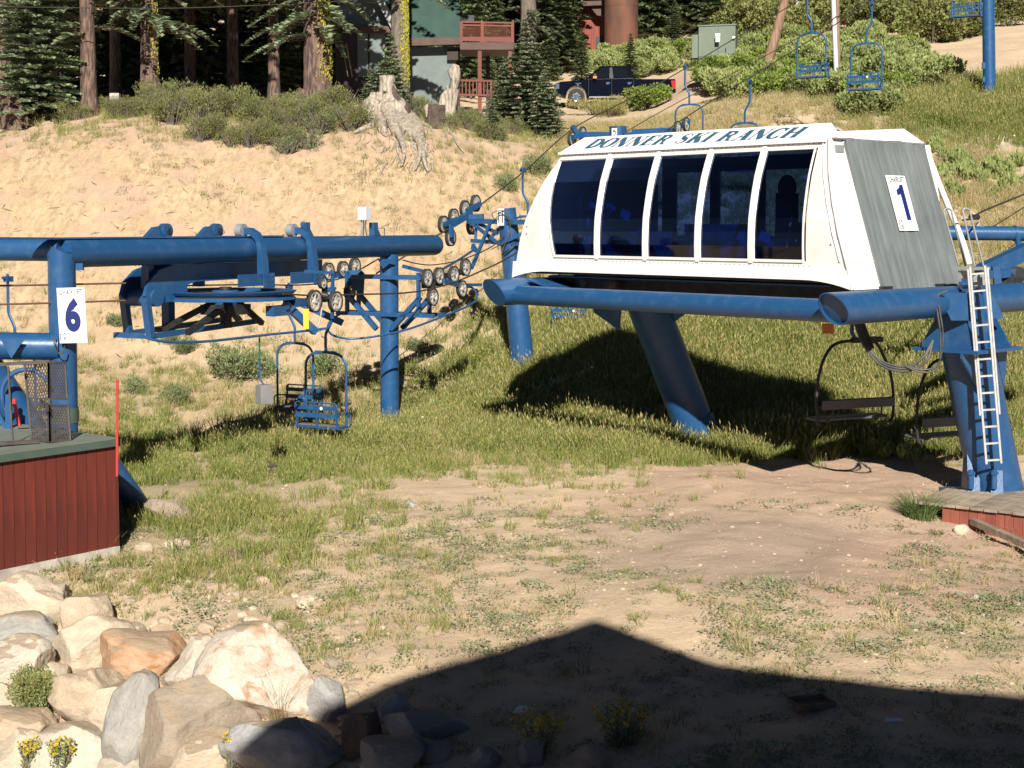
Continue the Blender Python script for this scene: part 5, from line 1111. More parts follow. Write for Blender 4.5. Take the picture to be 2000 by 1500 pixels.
def put(o, px, py, d=None, rz=0, s=1, label=None, group=None, first=False, dmin=44):
    q = Q(px, py, dmin) if d is None else Vector((P(px, py, d).x, d, 0))
    q.z = G(q.x, q.y)-.05
    if first: o.location = q; o.rotation_euler = (0,0,rz); o.scale = (s,)*3 if not isinstance(s, tuple) else s
    else: o = dup(o, q, rz, s)
    if label: o['label'] = label
    if group: o['group'] = group
    return o
# firs one can tell apart
fa = make_tree('large fir with tiered blue green boughs at the left edge', 1, 8.2, 2.7, .2, .22, [FIR2, DEADN], GBARK, .26, 9, .6, .075, .075, .20, .012, .75)
put(fa, 62, 0, 57.2, .4, 1, first=True)
fb = make_tree('tall young fir standing left of the parked pickup', 2, 4.7, 1.75, .12, .09, [YFIR, FIR2], GBARK, .19, 9, .42, .062, .06, .16, .3, .95)
put(fb, 1028, 0, 61.0, .2, 1, first=True)
put(fb, 1066, 0, 59.5, 2.1, .62, 'shorter bushy fir at the right foot of the tall young fir')
put(fb, 985, 0, 62.5, 4.1, .62, 'slim fir tip to the left of the tall young fir')
fc = make_tree('small fir on the bank edge behind the bleached root stump', 3, 2.9, .95, .1, .05, [YFIR, FIR2], GBARK, .14, 8, .30, .045, .05, .14, .3, .95)
put(fc, 762, 0, 57.5, .7, 1.12, first=True)
put(fc, 962, 0, 57.0, 1.9, .55, 'tiny fir clinging to the bank crest left of the tall young fir')
put(fc, 722, 0, 57.6, 3.0, .62, 'tiny fir at the left foot of the small fir behind the stump')
fd = make_tree('dense dull fir beside the rusty tank', 4, 8.0, 2.0, .3, .16, [FIR3, FIR], GBARK, .28, 9, .55, .085, .10, .26, .25, .85)
put(fd, 1272, 0, 98, .3, (1.15,1.15,1.3), first=True)
MID = [(1136,84,.42,'drooping fir behind the cab of the pickup'),(1232,82,.42,'young fir in front of the rusty tank'),(1100,90,.95,'ragged fir with bare stem left of the red barn'),
       (1318,92,.42,'small fir left of the green transformer box'),(1420,94,1.2,'tall fir behind the transformer box'),(1352,97,1.25,'broad fir between tank and transformer box'),
       (1078,86,.40,'short fir between the deck and the pickup'),(920,80,.95,'fir rising behind the chalet deck'),(965,84,.8,'fir at the right end of the chalet deck')]
for i, (px_, d_, s_, lab) in enumerate(MID): put(fd, px_, 0, d_, i*1.3, s_, lab)
fe = make_tree('', 5, 12.5, 2.6, .6, .26, [FIR3, FIR, ], GBARK, .42, 9, .8, .13, .15, .3, .3, .8, .35)
fe2 = make_tree('', 6, 11.0, 2.3, .5, .24, [FIR, FIR3], GBARK, .38, 9, .75, .12, .14, .26, .3, .9, .3)
FOR = 'forest conifer standing in the dense wood at the top of the picture'
rr_ = random.Random(5); k_ = 0
for px_ in list(range(-120, 2160, 52))+list(range(-160, 2200, 75))+list(range(-200, 2250, 110)):
    row = 0 if k_ < 44 else (1 if k_ < 75 else 2); d_ = (100, 110, 124)[row]+rr_.uniform(-4, 5)
    if px_ < 800 and row == 0: d_ = rr_.uniform(82, 94)
    if 1095 < px_ < 1270 and d_ < 104: d_ += 9
    s_ = rr_.uniform(.75, 1.2)
    x_ = px_+rr_.uniform(-20, 20)
    if 1820 < x_ and row == 0: s_ *= .45
    src = (fe, fe2)[k_ % 2]
    put(src, x_, 0, d_, rr_.uniform(0, 6), s_, FOR, 'forest conifers behind the clearing', first=(k_ < 2)); k_ += 1
# the row of big old trunks along the bank edge; their crowns close over the frame
def big_tree(label, px, py, d, r, seed, lich=0, bark=BARK, Ht=31, crown=7.0, lean=0, rad=4.3, boughs=14, bz=(2.9, 6.4)):
    t_ = thing('old_conifer', label, 'tree', (0,0,0))
    m_ = trunk_mb(Ht, r, 1.45, lean, 26, seed, .035); tr_ = m_.build('trunk', bark, t_)
    me, br = conifer_mesh(seed, Ht+.5, rad, crown, .55, 8, .9, .14, .20, .42, [FIR3, FIR], .3, .55, .35, .10)
    mesh_obj('crown', me, t_)
    rg = np.random.default_rng(seed+50); V = []; I = []
    for i in range(boughs):          # thin drooping boughs below the closed crown
        a = rg.uniform(0, 6.28); dh = np.array([math.cos(a), math.sin(a), 0]); L_ = rg.uniform(1.2, 2.9); b0 = np.array([0,0,rg.uniform(*bz)]); dd_ = rg.random() < .2; L_ = L_*(.4 if dd_ else 1)
        q = sprays(rg, b0, dh, L_, .45, .6, .075, .085, .10); V += q; I += [1 if dd_ else 0]*(len(q)//4); br.append((b0, dh, L_, .45))
    if V: mesh_obj('bough', fast_mesh('bough', V, None, [FIR2, DEADN], I), t_, 'stuff')
    m_ = MB()
    for b, dh, rr, dr in br: m_.tube([b, b+dh*rr*.5+np.array([0,0,rr*(.05-dr*.25)]), b+dh*rr*.9+np.array([0,0,rr*(.09-dr*.8)])], [.05,.03,.008], 4, caps=False)
    m_.build('limb', bark, t_, kind='stuff')
    if lich:
        m_ = MB(); rg = random.Random(seed)
        for i in range(int(620*lich)):
            f = rg.random()**.9; z = 1.2+f*5.5; a = rg.gauss(R(-38), .42); rad_ = r*(1-.8*z/Ht)*1.05; c_ = Vector((lean*z/Ht+math.cos(a)*rad_, math.sin(a)*rad_+.05*math.sin(z/Ht*5+seed), z)); m_.ball(c_, (rg.uniform(.012,.035), rg.uniform(.012,.035), rg.uniform(.02,.085)), 5, 4)
        m_.build('lichen', LICHEN, tr_, kind='stuff')
    q = P(px, py, d); t_.location = (q.x, q.y, G(q.x, q.y)-.05); return t_
big_tree('old trunk with broken bark beside the large fir at the left', 175, 200, 57.0, .30, 11, 0, lean=-.25)
big_tree('straight old trunk with a lichen patch above the brush', 293, 170, 58.5, .36, 12, .35, boughs=34)
big_tree('thick double trunk streaked with yellow lichen near the chalet', 622, 155, 58.0, .56, 13, 1.0, lean=-.4, boughs=30)
big_tree('tall trunk covered in yellow lichen in front of the chalet', 781, 160, 59.5, .38, 14, 1.3, GBARK, crown=12.5, rad=3.2, boughs=34, bz=(4.7, 7.5))  # boughs set high out of view to shade the chalet wall
big_tree('old trunk cut off by the left edge of the picture', 8, 60, 61, .30, 15, 0)
big_tree('bare grey trunk behind the chalet deck', 1032, 90, 88, .55, 16, 0, GBARK, 20, 8.5)
big_tree('old trunk in deep shade behind the large fir', 110, 150, 66, .30, 18, 0)

for i, (px_, d_, lab) in enumerate(((455,74,'old conifer added to shade the wood in the gap between the two lichen trunks'),(372,77,'old conifer added to shade the wood behind the straight lichen trunk'),(535,75.5,'old conifer added to shade the wood left of the double trunk'),(225,76,'old conifer added to shade the wood right of the broken bark trunk'))):
    big_tree(lab, px_, 130, d_, .30, 60+i, 0, BARK, 30, 5.8, 0, 4.4, 0)  # extra trees, added so their crowns darken the forest behind
def snag(label, px, py, d, h, r, mat, seed, lean=0, jag=.35, name='tree_stump', taper=.75):
    t_ = thing(name, label, 'stump'); rg = random.Random(seed); m_ = MB(); pts = []; rs = []
    for i in range(9): f = i/8; pts.append(Vector((lean*f, 0, h*f-.25))); rs.append(r*(1-(1-taper)*f)*(1+.5*math.exp(-f*5)))
    n = 18; m_.tube(pts, rs, n, fn=lambda i, j: 1+.10*math.sin(j*1.9+seed)+rg.uniform(-.06,.06), caps=False)
    top = [m_.v[8*n+j] for j in range(n)]; 
    for j in range(n): m_.v[8*n+j] = (top[j][0], top[j][1], top[j][2]+rg.uniform(-.1, jag)*h*.25)
    m_.add([m_.v[8*n+j] for j in range(n)]+[(lean, 0, h-.45)], [(j, (j+1) % n, n) for j in range(n)])
    m_.build('trunk', mat, t_); q = P(px, py, d); t_.location = (q.x, q.y, G(q.x, q.y)-.05); return t_
snag('leaning broken bark stump at the far left of the bank', 38, 205, 56.3, 1.45, .50, BARK, 31, -.45)
snag('short bark slab at the left foot of the double lichen trunk', 590, 150, 57.8, 1.25, .38, BARK, 32, .1)
s_ = snag('dark charred stump right of the bleached root stump', 851, 222, 56.8, 1.05, .42, DBARK, 33, 0, .1, taper=.82)
q_ = MB(); q_.tube([(-.33,-.12,.35),(-.34,-.14,.75),(-.31,-.1,.82)], [.05,.10,.03], 8); q_.build('bare_wood', DWOOD, s_, local=True)
s_ = snag('tall pale split snag behind the charred stump', 868, 222, 58.0, 1.55, .30, DWOOD, 34, .32, .5, taper=.85)
q_ = MB(); q_.tube([(.33,0,1.25),(.42,0,1.75),(.36,0,2.05),(.46,0,2.32)], [.17,.20,.27,.12], 10, fn=lambda i, j: 1+.15*math.sin(j*2.1+i)); q_.tube([(-.15,-.05,.2),(.0,-.08,1.1),(.12,-.08,1.35)], [.2,.16,.05], 8); q_.build('split_wood', DWOOD, s_, local=True)
# the bleached stump with hanging roots
st = thing('root_stump', 'bleached stump whose bare roots hang over the edge of the sand bank', 'stump', Q(755,232,50))
def rpt(px, py, off=.12):
    q = Q(px, py, 45); return q+Vector((0,-off,off*.5))
rg = random.Random(3); rough = lambda i, j: .86+.34*abs(math.sin(j*1.7+i*.22))+rg.uniform(-.045,.045)
dS = Q(752,232,50).y
m_ = MB(); m_.tube(curve([P(757,148,dS), P(757,170,dS), P(760,195,dS-.05), P(768,218,dS-.2), P(775,236,dS-.5)], 4), [.27,.27,.27,.28,.29,.31,.33,.36,.40,.45,.5,.56,.6,.6,.56,.5,.42][:17], 20, fn=rough); m_.build('trunk', DWOOD, st)
m_ = MB(); m_.tube(curve([P(738,181,dS), P(736,196,dS), P(728,214,dS-.1), P(716,232,dS-.3)], 4), [.24,.26,.28,.30,.33,.35,.38,.4,.4,.37,.33,.28,.22], 18, fn=rough); m_.build('trunk', DWOOD, st)
for pts, r0, r1 in (([(748,196),(764,222),(784,246),(800,268)],.42,.20),([(768,205),(792,226),(814,252),(822,276)],.36,.16),([(732,206),(716,222),(700,230)],.30,.12),([(740,212),(744,236),(748,258)],.34,.14),([(757,215),(768,244),(774,268)],.36,.12)):
    p_ = [P(pts[0][0],pts[0][1],dS-.1)]+[rpt(x, y, .15) for x, y in pts[1:]]; cu_ = curve(p_, 4); n = len(cu_)
    m_ = MB(); m_.tube(cu_, [r0+(r1-r0)*i/(n-1) for i in range(n)], 14, fn=rough); m_.build('root_flare', DWOOD, st)
m_ = MB(); m_.tube(curve([P(765,168,dS-.17), P(772,188,dS-.24), P(786,208,dS-.35), P(800,222,dS-.4)], 4), [.06,.10,.12,.14,.16,.18,.2,.2,.22,.22,.2,.16,.1], 12, fn=rough); m_.build('dark_bark', DBARK, st)
ROOTS = [([(762,214),(783,232),(800,250),(814,272),(826,296),(829,318),(836,338)],.26,.05),([(752,218),(766,240),(775,258),(785,280),(790,304),(786,326)],.24,.04),
 ([(770,226),(795,240),(812,262),(820,290),(820,312),(812,334)],.20,.04),([(722,226),(706,222),(694,218),(686,230)],.16,.06),([(726,232),(728,246),(712,254),(694,262)],.20,.06),
 ([(790,224),(822,228),(848,236),(868,248),(880,262),(893,282),(906,300)],.13,.03),([(800,238),(828,244),(842,252),(846,262)],.09,.03),([(770,250),(779,266),(776,290),(783,314)],.10,.03),
 ([(786,281),(806,283),(824,282)],.06,.05),([(800,250),(803,275),(808,300)],.08,.03),([(735,240),(748,262),(756,268)],.10,.03),([(829,300),(842,312),(848,330)],.05,.02),([(816,300),(808,318),(806,336)],.05,.015),([(790,258),(800,266),(806,280),(812,294)],.09,.03),([(778,262),(788,270),(794,286)],.07,.03),([(836,330),(840,345)],.03,.01),([(868,250),(872,268),(876,280)],.05,.02)]
for pts, r0, r1 in ROOTS:
    p_ = [rpt(x, y, r0*.6) for x, y in pts]; cu_ = curve(p_, 4) if len(p_) > 2 else p_; n = len(cu_)
    m_ = MB(); m_.tube(cu_, [(r0*.95)*(1-(i/(n-1))**.7)+r1*.8 for i in range(n)], 9, fn=rough); m_.build('root', DWOOD, st)
fr_ = MB()
for i in range(110):
    x, y = rg.uniform(700,850), rg.uniform(245,330); p_ = rpt(x, y, .04); q_ = rpt(x+rg.uniform(-16,14), y+rg.uniform(8,24), .03); fr_.tube([p_, (p_+q_)/2+Vector((rg.uniform(-.1,.1),-.08,0)), q_], [.016,.012,.005], 4)
fr_.build('rootlet', DWOOD, st, kind='stuff')

# ------------------------------------------------------------------ chalet with deck
ch = thing('chalet', 'green roofed chalet with stucco wall half hidden by tree trunks', 'house', (P(830,150,68).x, 68, G(P(830,150,68).x, 68)))
dc = 67.0; gz = G(P(830,150,dc).x, dc)
pA, pB, pT0, pT1 = P(690,86,dc), P(902,82,dc), P(700,-150,dc+4.2), P(886,-150,dc+4.2)
m_ = MB(); m_.hexa([pA, pB, pT1, pT0]+[q+Vector((0,-.10,.04)) for q in (pA, pB, pT1, pT0)]); m_.build('roof', HGREEN, ch)
n = 15
for i in range(n):
    a = pA.lerp(pB, (i+.5)/n); b = pT0.lerp(pT1, (i+.5)/n); m_ = MB(); m_.hexa([a+Vector((-.14,-.105,.045)), a+Vector((.14,-.105,.045)), b+Vector((.12,-.105,.045)), b+Vector((-.12,-.105,.045)), a+Vector((-.14,-.125,.05)), a+Vector((.14,-.125,.05)), b+Vector((.12,-.125,.05)), b+Vector((-.12,-.125,.05))]); m_.build('roof_panel', HGREEN, ch)
m_ = MB(); m_.bar(P(690,86,dc-.2), P(903,80,dc-.2), .3, .32); m_.build('fascia', HBROWN, ch)
wx0, wx1 = P(700,90,dc).x, P(888,90,dc).x
m_ = MB(); m_.hexa([Vector((wx0,dc+.3,gz-.5)), Vector((wx1,dc+.3,gz-.5)), Vector((wx1,dc+6,gz-.5)), Vector((wx0,dc+6,gz-.5))]+[Vector((x,y,pA.z-.1)) for x, y in ((wx0,dc+.3),(wx1,dc+.3),(wx1,dc+6),(wx0,dc+6))]); m_.build('wall', HWALL, ch)
m_ = MB(); m_.box((wx1-.1,dc+.22,pA.z-.45), (.5,.3,.5)); m_.build('beam_end', HDARK, ch)
# gable wing to the left
gw = thing('gable_wing', 'dark gabled cabin wing with metal roof edge in the shade of the trees', 'house', (P(690,150,66).x, 66, G(P(690,150,66).x, 66)))
dw = 65.5; gzz = G(P(660,150,dw).x, dw)
m_ = MB(); m_.hexa([Vector((P(x,60,dw).x,y,gzz-.5)) for x, y in ((655,dw),(752,dw),(752,dw+5),(655,dw+5))]+[Vector((P(x,60,dw).x,y,P(700,52,dw).z)) for x, y in ((655,dw),(752,dw),(752,dw+5),(655,dw+5))]); m_.build('wall', HDARK, gw)
m_ = MB(); m_.prism([P(655,52,dw+.4), P(758,52,dw+.4), P(700,-110,dw+.4)], (0,4,0)); m_.build('gable', HWALL, gw)
m_ = MB(); m_.hexa([P(765,58,dw-.5), P(776,50,dw-.5), P(728,-40,dw-.5), P(718,-34,dw-.5)]+[q+Vector((0,5,0)) for q in (P(765,58,dw-.5), P(776,50,dw-.5), P(728,-40,dw-.5), P(718,-34,dw-.5))]); m_.build('roof_edge', GALV, gw)
m_ = MB(); m_.bar(P(645,40,dw-.2), P(700,60,dw-.2), .15, .35); m_.bar(P(700,58,dw-.2), P(765,58,dw-.2), .15, .3); m_.build('fascia', HBROWN, gw)
for a in ((698,64,718,150),(722,62,752,150)):
    m_ = MB(); m_.box((P(a[0],0,dw).lerp(P(a[2],0,dw),.5).x, dw-.02, (P(0,a[1],dw).z+P(0,a[3],dw).z)/2), (abs(P(a[2],0,dw).x-P(a[0],0,dw).x), .05, P(0,a[1],dw).z-P(0,a[3],dw).z)); m_.build('wall_panel', HWALL, gw)
for x in (668,676): m_ = MB(); m_.tube([P(x,85,dw-.6), P(x+12,150,dw-.6)], .03, 6); m_.build('leaning_board', PLANK, gw)
dk = thing('chalet_deck', 'two storey red stained deck with lattice railing at the right of the chalet', 'deck', (P(950,150,66.5).x, 66.5, G(P(950,150,66.5).x, 66.5)))
dd = 66.3; x0, x1 = 899, 1004
m_ = MB(); m_.box((P(x0,0,dd).lerp(P(x1,0,dd),.5).x, dd+1.3, P(0,90,dd).z), ((x1-x0)/F*dd, 2.7, .32)); m_.build('platform', HBROWN, dk)
for x in (901, 942, 1001): m_ = MB(); m_.bar(P(x,84,dd), P(x,43,dd), .13, .13, Vector((0,1,0))); m_.build('rail_post', DECKR, dk)
for y in (44, 50): m_ = MB(); m_.bar(P(x0,y-1,dd), P(x1,y+1,dd), .09, .07); m_.build('handrail', DECKR, dk)
for i in range(22): x = x0+3+i*4.6; m_ = MB(); m_.bar(P(x,46,dd+.03), P(x,81,dd+.03), .10, .025, Vector((0,1,0))) if False else m_.bar(P(x,72,dd-.02), P(x,79,dd-.02), .10, .03, Vector((0,1,0))); m_.build('baluster', DECKR, dk)
lat = MB()
for i in range(-10, 36):
    for s in (-1, 1):
        xa = x0+2+i*4.2; xb = xa+22*s; pa, pb = [xa, 51], [xb, 73]
        def cl(p, q):
            if p[0] < x0+2 or p[0] > x1-2: 
                t = ((x0+2 if p[0] < x0+2 else x1-2)-p[0])/(q[0]-p[0]); return [p[0]+(q[0]-p[0])*t, p[1]+(q[1]-p[1])*t] if 0 <= t <= 1 else None
            return p
        a_ = cl(pa, pb); b_ = cl(pb, pa)
        if a_ and b_: lat.bar(P(*a_, dd+.02+.01*s), P(*b_, dd+.02+.01*s), .035, .01)
lat.build('lattice', FASCIA, dk, kind='stuff')
m_ = MB(); m_.bar(P(x0,76,dd), P(x1,79,dd), .08, .18); m_.build('bottom_rail', DECKR, dk)
for x, y_, w1 in ((937,dd+.1,.17),(996,dd+.1,.14),(953,dd+2.5,.18),(894,dd+2.4,.2)):
    b_ = P(x, 100, y_); m_ = MB(); m_.bar(Vector((b_.x,y_,P(0,96,y_).z)), Vector((b_.x,y_,G(b_.x,y_)-.2)), w1, w1, Vector((0,1,0))); m_.build('post', DECKR if y_ < dd+1 else HDARK, dk)
for y in (158, 186): m_ = MB(); m_.bar(P(892,y-1,dd), P(1002,y+1,dd), .08, .09); m_.build('handrail', DECKR, dk)
for i in range(15): x = 896+i*7; m_ = MB(); m_.bar(P(x,158,dd), P(x,187,dd), .05, .05, Vector((0,1,0))); m_.build('baluster', DECKR, dk)
m_ = MB(); m_.bar(P(902,38,dd+1.8), P(926,38,dd+1.8), .6, .3); tag(m_.build('barbecue', BLACK), 'dark covered grill standing on the chalet deck', 'grill')
# red barn and rusty tank
bn = thing('red_barn', 'red board barn half hidden behind the rusty tank', 'barn', (P(1160,60,97).x, 97, G(P(1160,60,97).x, 97)))
db = 97; gb_ = G(P(1160,100,db).x, db)
for i in range(18):
    x = 1100+i*4.6; m_ = MB(); m_.hexa([Vector((P(x+dx,60,db).x,y,z)) for z in (gb_-1, P(0,14,db).z) for dx, y in ((0,db),(4.3,db),(4.3,db+.1),(0,db+.1))]); m_.build('wall_board', HRED, bn)
m_ = MB(); m_.hexa([Vector((P(x,60,db).x,y,z)) for z in (gb_-1, P(0,14,db).z) for x, y in ((1100,db+.12),(1184,db+.12),(1184,db+6),(1100,db+6))]); m_.build('wall', HRED, bn)
m_ = MB(); m_.bar(P(1134,8,db-.6), P(1190,6,db-.6), 1.2, .4); m_.prism([P(1152,12,db-.9), P(1184,12,db-.9), P(1184,32,db-.9), P(1166,30,db-.9)], (0,.6,0)); m_.build('eave', HBROWN, bn)
m_ = MB(); m_.bar(P(1138,0,db-.6), P(1200,-2,db-.6), 1.5, .15); m_.build('roof', BOXG, bn)
m_ = MB(); m_.box(P(1172,90,db-.03), (.5,.06,1.2)); m_.build('door', BLACK, bn)
tk = P(1213,107,94); tkz = G(tk.x, 94); m_ = MB(); m_.tube([Vector((tk.x,94,tkz-.5)), Vector((tk.x,94,tkz+4.0)), Vector((tk.x,94,tkz+9))], 1.06, 40)
for z in (3.1, 6.2): m_.tube([Vector((tk.x,94,tkz+z)), Vector((tk.x,94,tkz+z+.03))], 1.075, 40, caps=False)
tko = m_.build('steel_tank', RUST); tag(tko, 'tall rusty cylindrical steel tank beside the red barn', 'tank')
# transformer box
dx = 70.5; q0 = P(1395,105,dx); gz_ = G(q0.x, dx); tb = thing('transformer_box', 'green utility transformer box standing in the shrubs', 'utility box', (q0.x, dx, gz_))
Xb = Vector((.97,-.25,0)); Yb = Vector((.25,.97,0))
m_ = MB(); c_ = P(1403,86,dx); m_.box(c_, (1.72,1.2,1.55), Xb, Yb, UP); m_.box(c_-UP*1.2, (1.72,1.2,1.2), Xb, Yb, UP); m_.build('cabinet', BOXG, tb, bevel=.02)
m_ = MB(); m_.box(c_+UP*.80, (1.80,1.28,.06), Xb, Yb, UP); m_.build('lid', BOXG, tb)
m_ = MB(); m_.box(P(1360,92,dx+.1), (.35,.6,1.1), Xb, Yb, UP); m_.build('side_box', BOXG, tb, bevel=.02)
for x, y, w1, h1 in ((1402,68,.22,.14),(1402,77,.2,.22),(1433,73,.14,.1)): m_ = MB(); m_.box(P(x,y,dx-.9), (w1,.01,h1), Xb, Yb, UP); m_.build('label_sticker', PAPER, tb)
m_ = MB(); m_.box(P(1417,98,dx-.68), (.05,.03,.22), Xb, Yb, UP); m_.build('handle', BLACK, tb)
m_ = MB(); m_.box(c_-Yb*.605+Xb*.06, (.012,.012,1.5), Xb, Yb, UP); m_.build('door_seam', BLACK, tb)
# poles
def pole(label, p0, p1, r0, r1, mat, nm='utility_pole'):
    m_ = MB(); m_.tube([p0-UP*.2, p1], [r0, r1], 14); return tag(m_.build(nm, mat), label, 'pole')
pole('leaning brown wooden pole rising out of the shrubs', P(1492,142,66.5), P(1545,-40,66.5), .24, .17, POLE)
pole('thin wooden pole behind the shrubs near the leaning one', P(1556,80,80), P(1559,-20,80), .13, .11, POLEG)
pole('pale pole with white stripe standing in the shrubs', P(1634,150,63), P(1627,-20,63), .10, .10, WBOX)
pole('brown pole leaning against the pale striped pole', P(1638,150,63.3), P(1635,-20,63.3), .09, .09, POLE)
pole('short wooden pole far up the track at the right', P(1965,46,92), P(1964,-15,92), .14, .12, POLE)

# ------------------------------------------------------------------ pickup truck
tk_ = thing('pickup_truck', 'dark navy four door pickup parked on the track above the bank', 'pickup truck')
def body_profile():
    p = [(0.02,.62),(0,.95),(.06,1.10),(.35,1.17),(1.45,1.24),(3.85,1.30),(3.87,1.27),(5.80,1.27),(5.83,1.1),(5.83,.70),(5.78,.55)]
    p += [(5.15,.52)]+[(4.65+.50*math.cos(a), .47+.50*math.sin(a)) for a in np.linspace(.05,math.pi-.05,10)]+[(4.13,.45),(1.52,.45)]+[(1.02+.50*math.cos(a), .47+.50*math.sin(a)) for a in np.linspace(.05,math.pi-.05,10)]+[(.48,.52)]
    return p
bp = body_profile(); m_ = MB(); m_.prism([(x,-.98,z) for x, z in bp], (0,1.96,0)); m_.build('body', TRUCK, tk_, bevel=.035, local=True)
cb0 = [(1.42,-.93,1.24),(3.86,-.93,1.29),(3.86,.93,1.29),(1.42,.93,1.24)]; cb1 = [(2.20,-.90,1.90),(3.62,-.90,1.90),(3.62,.90,1.90),(2.20,.90,1.90)]
m_ = MB(); m_.hexa([Vector(p) for p in cb0]+[Vector(p) for p in cb1]); m_.build('cab', TRUCK, tk_, bevel=.05, local=True)
def cabside(x, z, off=.012):
    f = (z-1.27)/(1.90-1.27); return Vector((x, -.93+.03*f-off, z))
def quadw(name, pts, mat): m_ = MB(); m_.prism([cabside(*p) for p in pts], (0,.008,0)); return m_.build(name, mat, tk_, local=True)
quadw('window', [(1.72,1.34),(2.58,1.35),(2.60,1.80),(2.30,1.80)], GLASSD); quadw('window', [(2.86,1.35),(3.52,1.35),(3.44,1.80),(2.80,1.80)], GLASSD)
quadw('pillar_trim', [(2.62,1.32),(2.82,1.32),(2.76,1.82),(2.64,1.82)], BLACK)
m_ = MB(); m_.prism([(1.50,-.80,1.29),(1.50,.80,1.29),(2.24,.64,1.86),(2.24,-.64,1.86)], (-.012,0,.012)); m_.build('windshield', GLASSD, tk_, local=True)
for x in (1.62, 2.74, 3.80): m_ = MB(); m_.box((x,-.984,.90), (.012,.012,.78)); m_.build('door_seam', BLACK, tk_, local=True)
for x in (2.56, 3.60): m_ = MB(); m_.box((x,-1.0,1.10), (.20,.05,.05)); m_.box((x-.02,-.99,1.07), (.13,.02,.09)); m_.build('door_handle', CHROME, tk_, local=True)
m_ = MB(); m_.box((1.92,-1.12,1.40), (.16,.24,.22)); mo_ = m_.build('mirror', BLACK, tk_, bevel=.03, local=True); m_ = MB(); m_.box((1.92,-1.14,1.34), (.18,.22,.10)); m_.build('signal_lens', AMBER, mo_, local=True)
m_ = MB(); m_.prism([(5.60,-.985,1.20),(5.83,-.985,1.20),(5.83,-.985,.82),(5.72,-.985,.80),(5.64,-.985,.95)], (0,.05,0)); m_.build('tail_light', LRED, tk_, local=True)
m_ = MB(); m_.box((.02,-.72,.95), (.09,.5,.26)); m_.box((.10,-.96,.96), (.22,.06,.24)); m_.build('headlight', CHROME, tk_, bevel=.02, local=True)
m_ = MB(); m_.box((-.02,0,.90), (.06,.86,.36)); m_.box((-.05,0,.60), (.2,1.9,.2)); m_.build('grille', CHROME, tk_, bevel=.02, local=True)
m_ = MB(); m_.box((5.90,0,.60), (.16,1.85,.18)); m_.build('rear_bumper', CHROME, tk_, bevel=.02, local=True)
m_ = MB(); m_.box((2.8,-1.02,.43), (2.3,.14,.05)); m_.build('running_board', GALV, tk_, local=True)
m_ = MB(); m_.box((1.12,-.99,1.08), (.28,.01,.04)); m_.build('side_badge', CHROME, tk_, local=True)
m_ = MB(); m_.box((4.82,0,1.20), (1.9,1.7,.16)); m_.build('bed_liner', BLACK, tk_, local=True)
for x in (1.02, 4.65):
    for s_ in (-1, 1):
        m_ = MB(); m_.lathe((x,s_*.86,.42), (0,s_,0), [(-.13,.24),(-.13,.38),(-.09,.42),(.09,.42),(.13,.38),(.13,.26)], 28); wo = m_.build('wheel', TYRE, tk_, local=True)
        m_ = MB(); m_.lathe((x,s_*.86,.42), (0,s_,0), [(.05,0),(.06,.10),(.05,.22),(.11,.26),(.12,.25)], 20)
        for i in range(6): a = i*math.pi/3; m_.bar((x,s_*.955,.42), (x+.25*math.cos(a),s_*.955,.42+.25*math.sin(a)), .06, .05, (0,1,0))
        m_.build('rim', CHROME, wo, local=True)
for x in (1.02, 4.65): m_ = MB(); m_.tube([(x+.53*math.cos(a), -.985, .47+.53*math.sin(a)) for a in np.linspace(.1,math.pi-.1,14)], .035, 6); m_.build('arch_trim', TRUCK, tk_, local=True)
tp = P(1085,214,76); tk_.location = (tp.x, 76.4, G(tp.x+2.9, 76)-.02); tk_.rotation_euler = (0, 0, R(-2)); tk_.scale = (1.04, 1.04, 1.07)
sc_ = MB(); q = P(983,205,70); sc_.ball(q, (.6,.9,.45), 14, 8); sc_.box(q-UP*.25, (1.3,1.9,.3)); tag(sc_.build('parked_car', TRUCK, bevel=.05), 'sliver of a dark parked car hidden behind the tall young fir', 'car')
pc = MB(); q = P(225,192,58); pc.box(q, (.36,.3,.38)); tag(pc.build('meter_box', CONC), 'pale box half hidden in the brush left of the straight old trunk', 'box')
# ------------------------------------------------------------------ boulders
def boulder_mesh(seed, cuts=7, rough_=.10, sub=5):
    import bmesh
    rg = np.random.default_rng(seed); bm = bmesh.new(); bmesh.ops.create_icosphere(bm, subdivisions=sub, radius=1)
    V = np.array([v.co[:] for v in bm.verts]); ns = []
    for i in range(cuts):
        n_ = rg.normal(size=3); n_ /= np.linalg.norm(n_); ns.append((n_, rg.uniform(.60,.90)))
    for n_, d in ns:
        t = V@n_; over = np.maximum(t-d, 0); V = V-np.outer(over*.96, n_)
    def n3(p, s, sd_): return (vn(p[:,0]*s+sd_, p[:,1]*s+p[:,2]*1.7, seed)+vn(p[:,2]*s-sd_, p[:,0]*s*.7+p[:,1]*s, seed+5)-1)
    r = 1+n3(V, 1.5, 3)*rough_*1.6+n3(V, 4, 9)*rough_*.6+n3(V, 10, 2)*rough_*.35+n3(V, 24, 6)*rough_*.14
    V = V*r[:,None]
    for v, c in zip(bm.verts, V): v.co = c
    me = bpy.data.meshes.new('boulder'); bm.to_mesh(me); bm.free(); me.polygons.foreach_set('use_smooth', [True]*len(me.polygons)); me.materials.append(ROCK); me.update(); return me
TAN, WHT, GRY, PAL, RED, BRN, PNK = (.55,.43,.305), (.60,.525,.42), (.37,.35,.31), (.60,.495,.365), (.52,.33,.20), (.17,.12,.09), (.38,.30,.235)
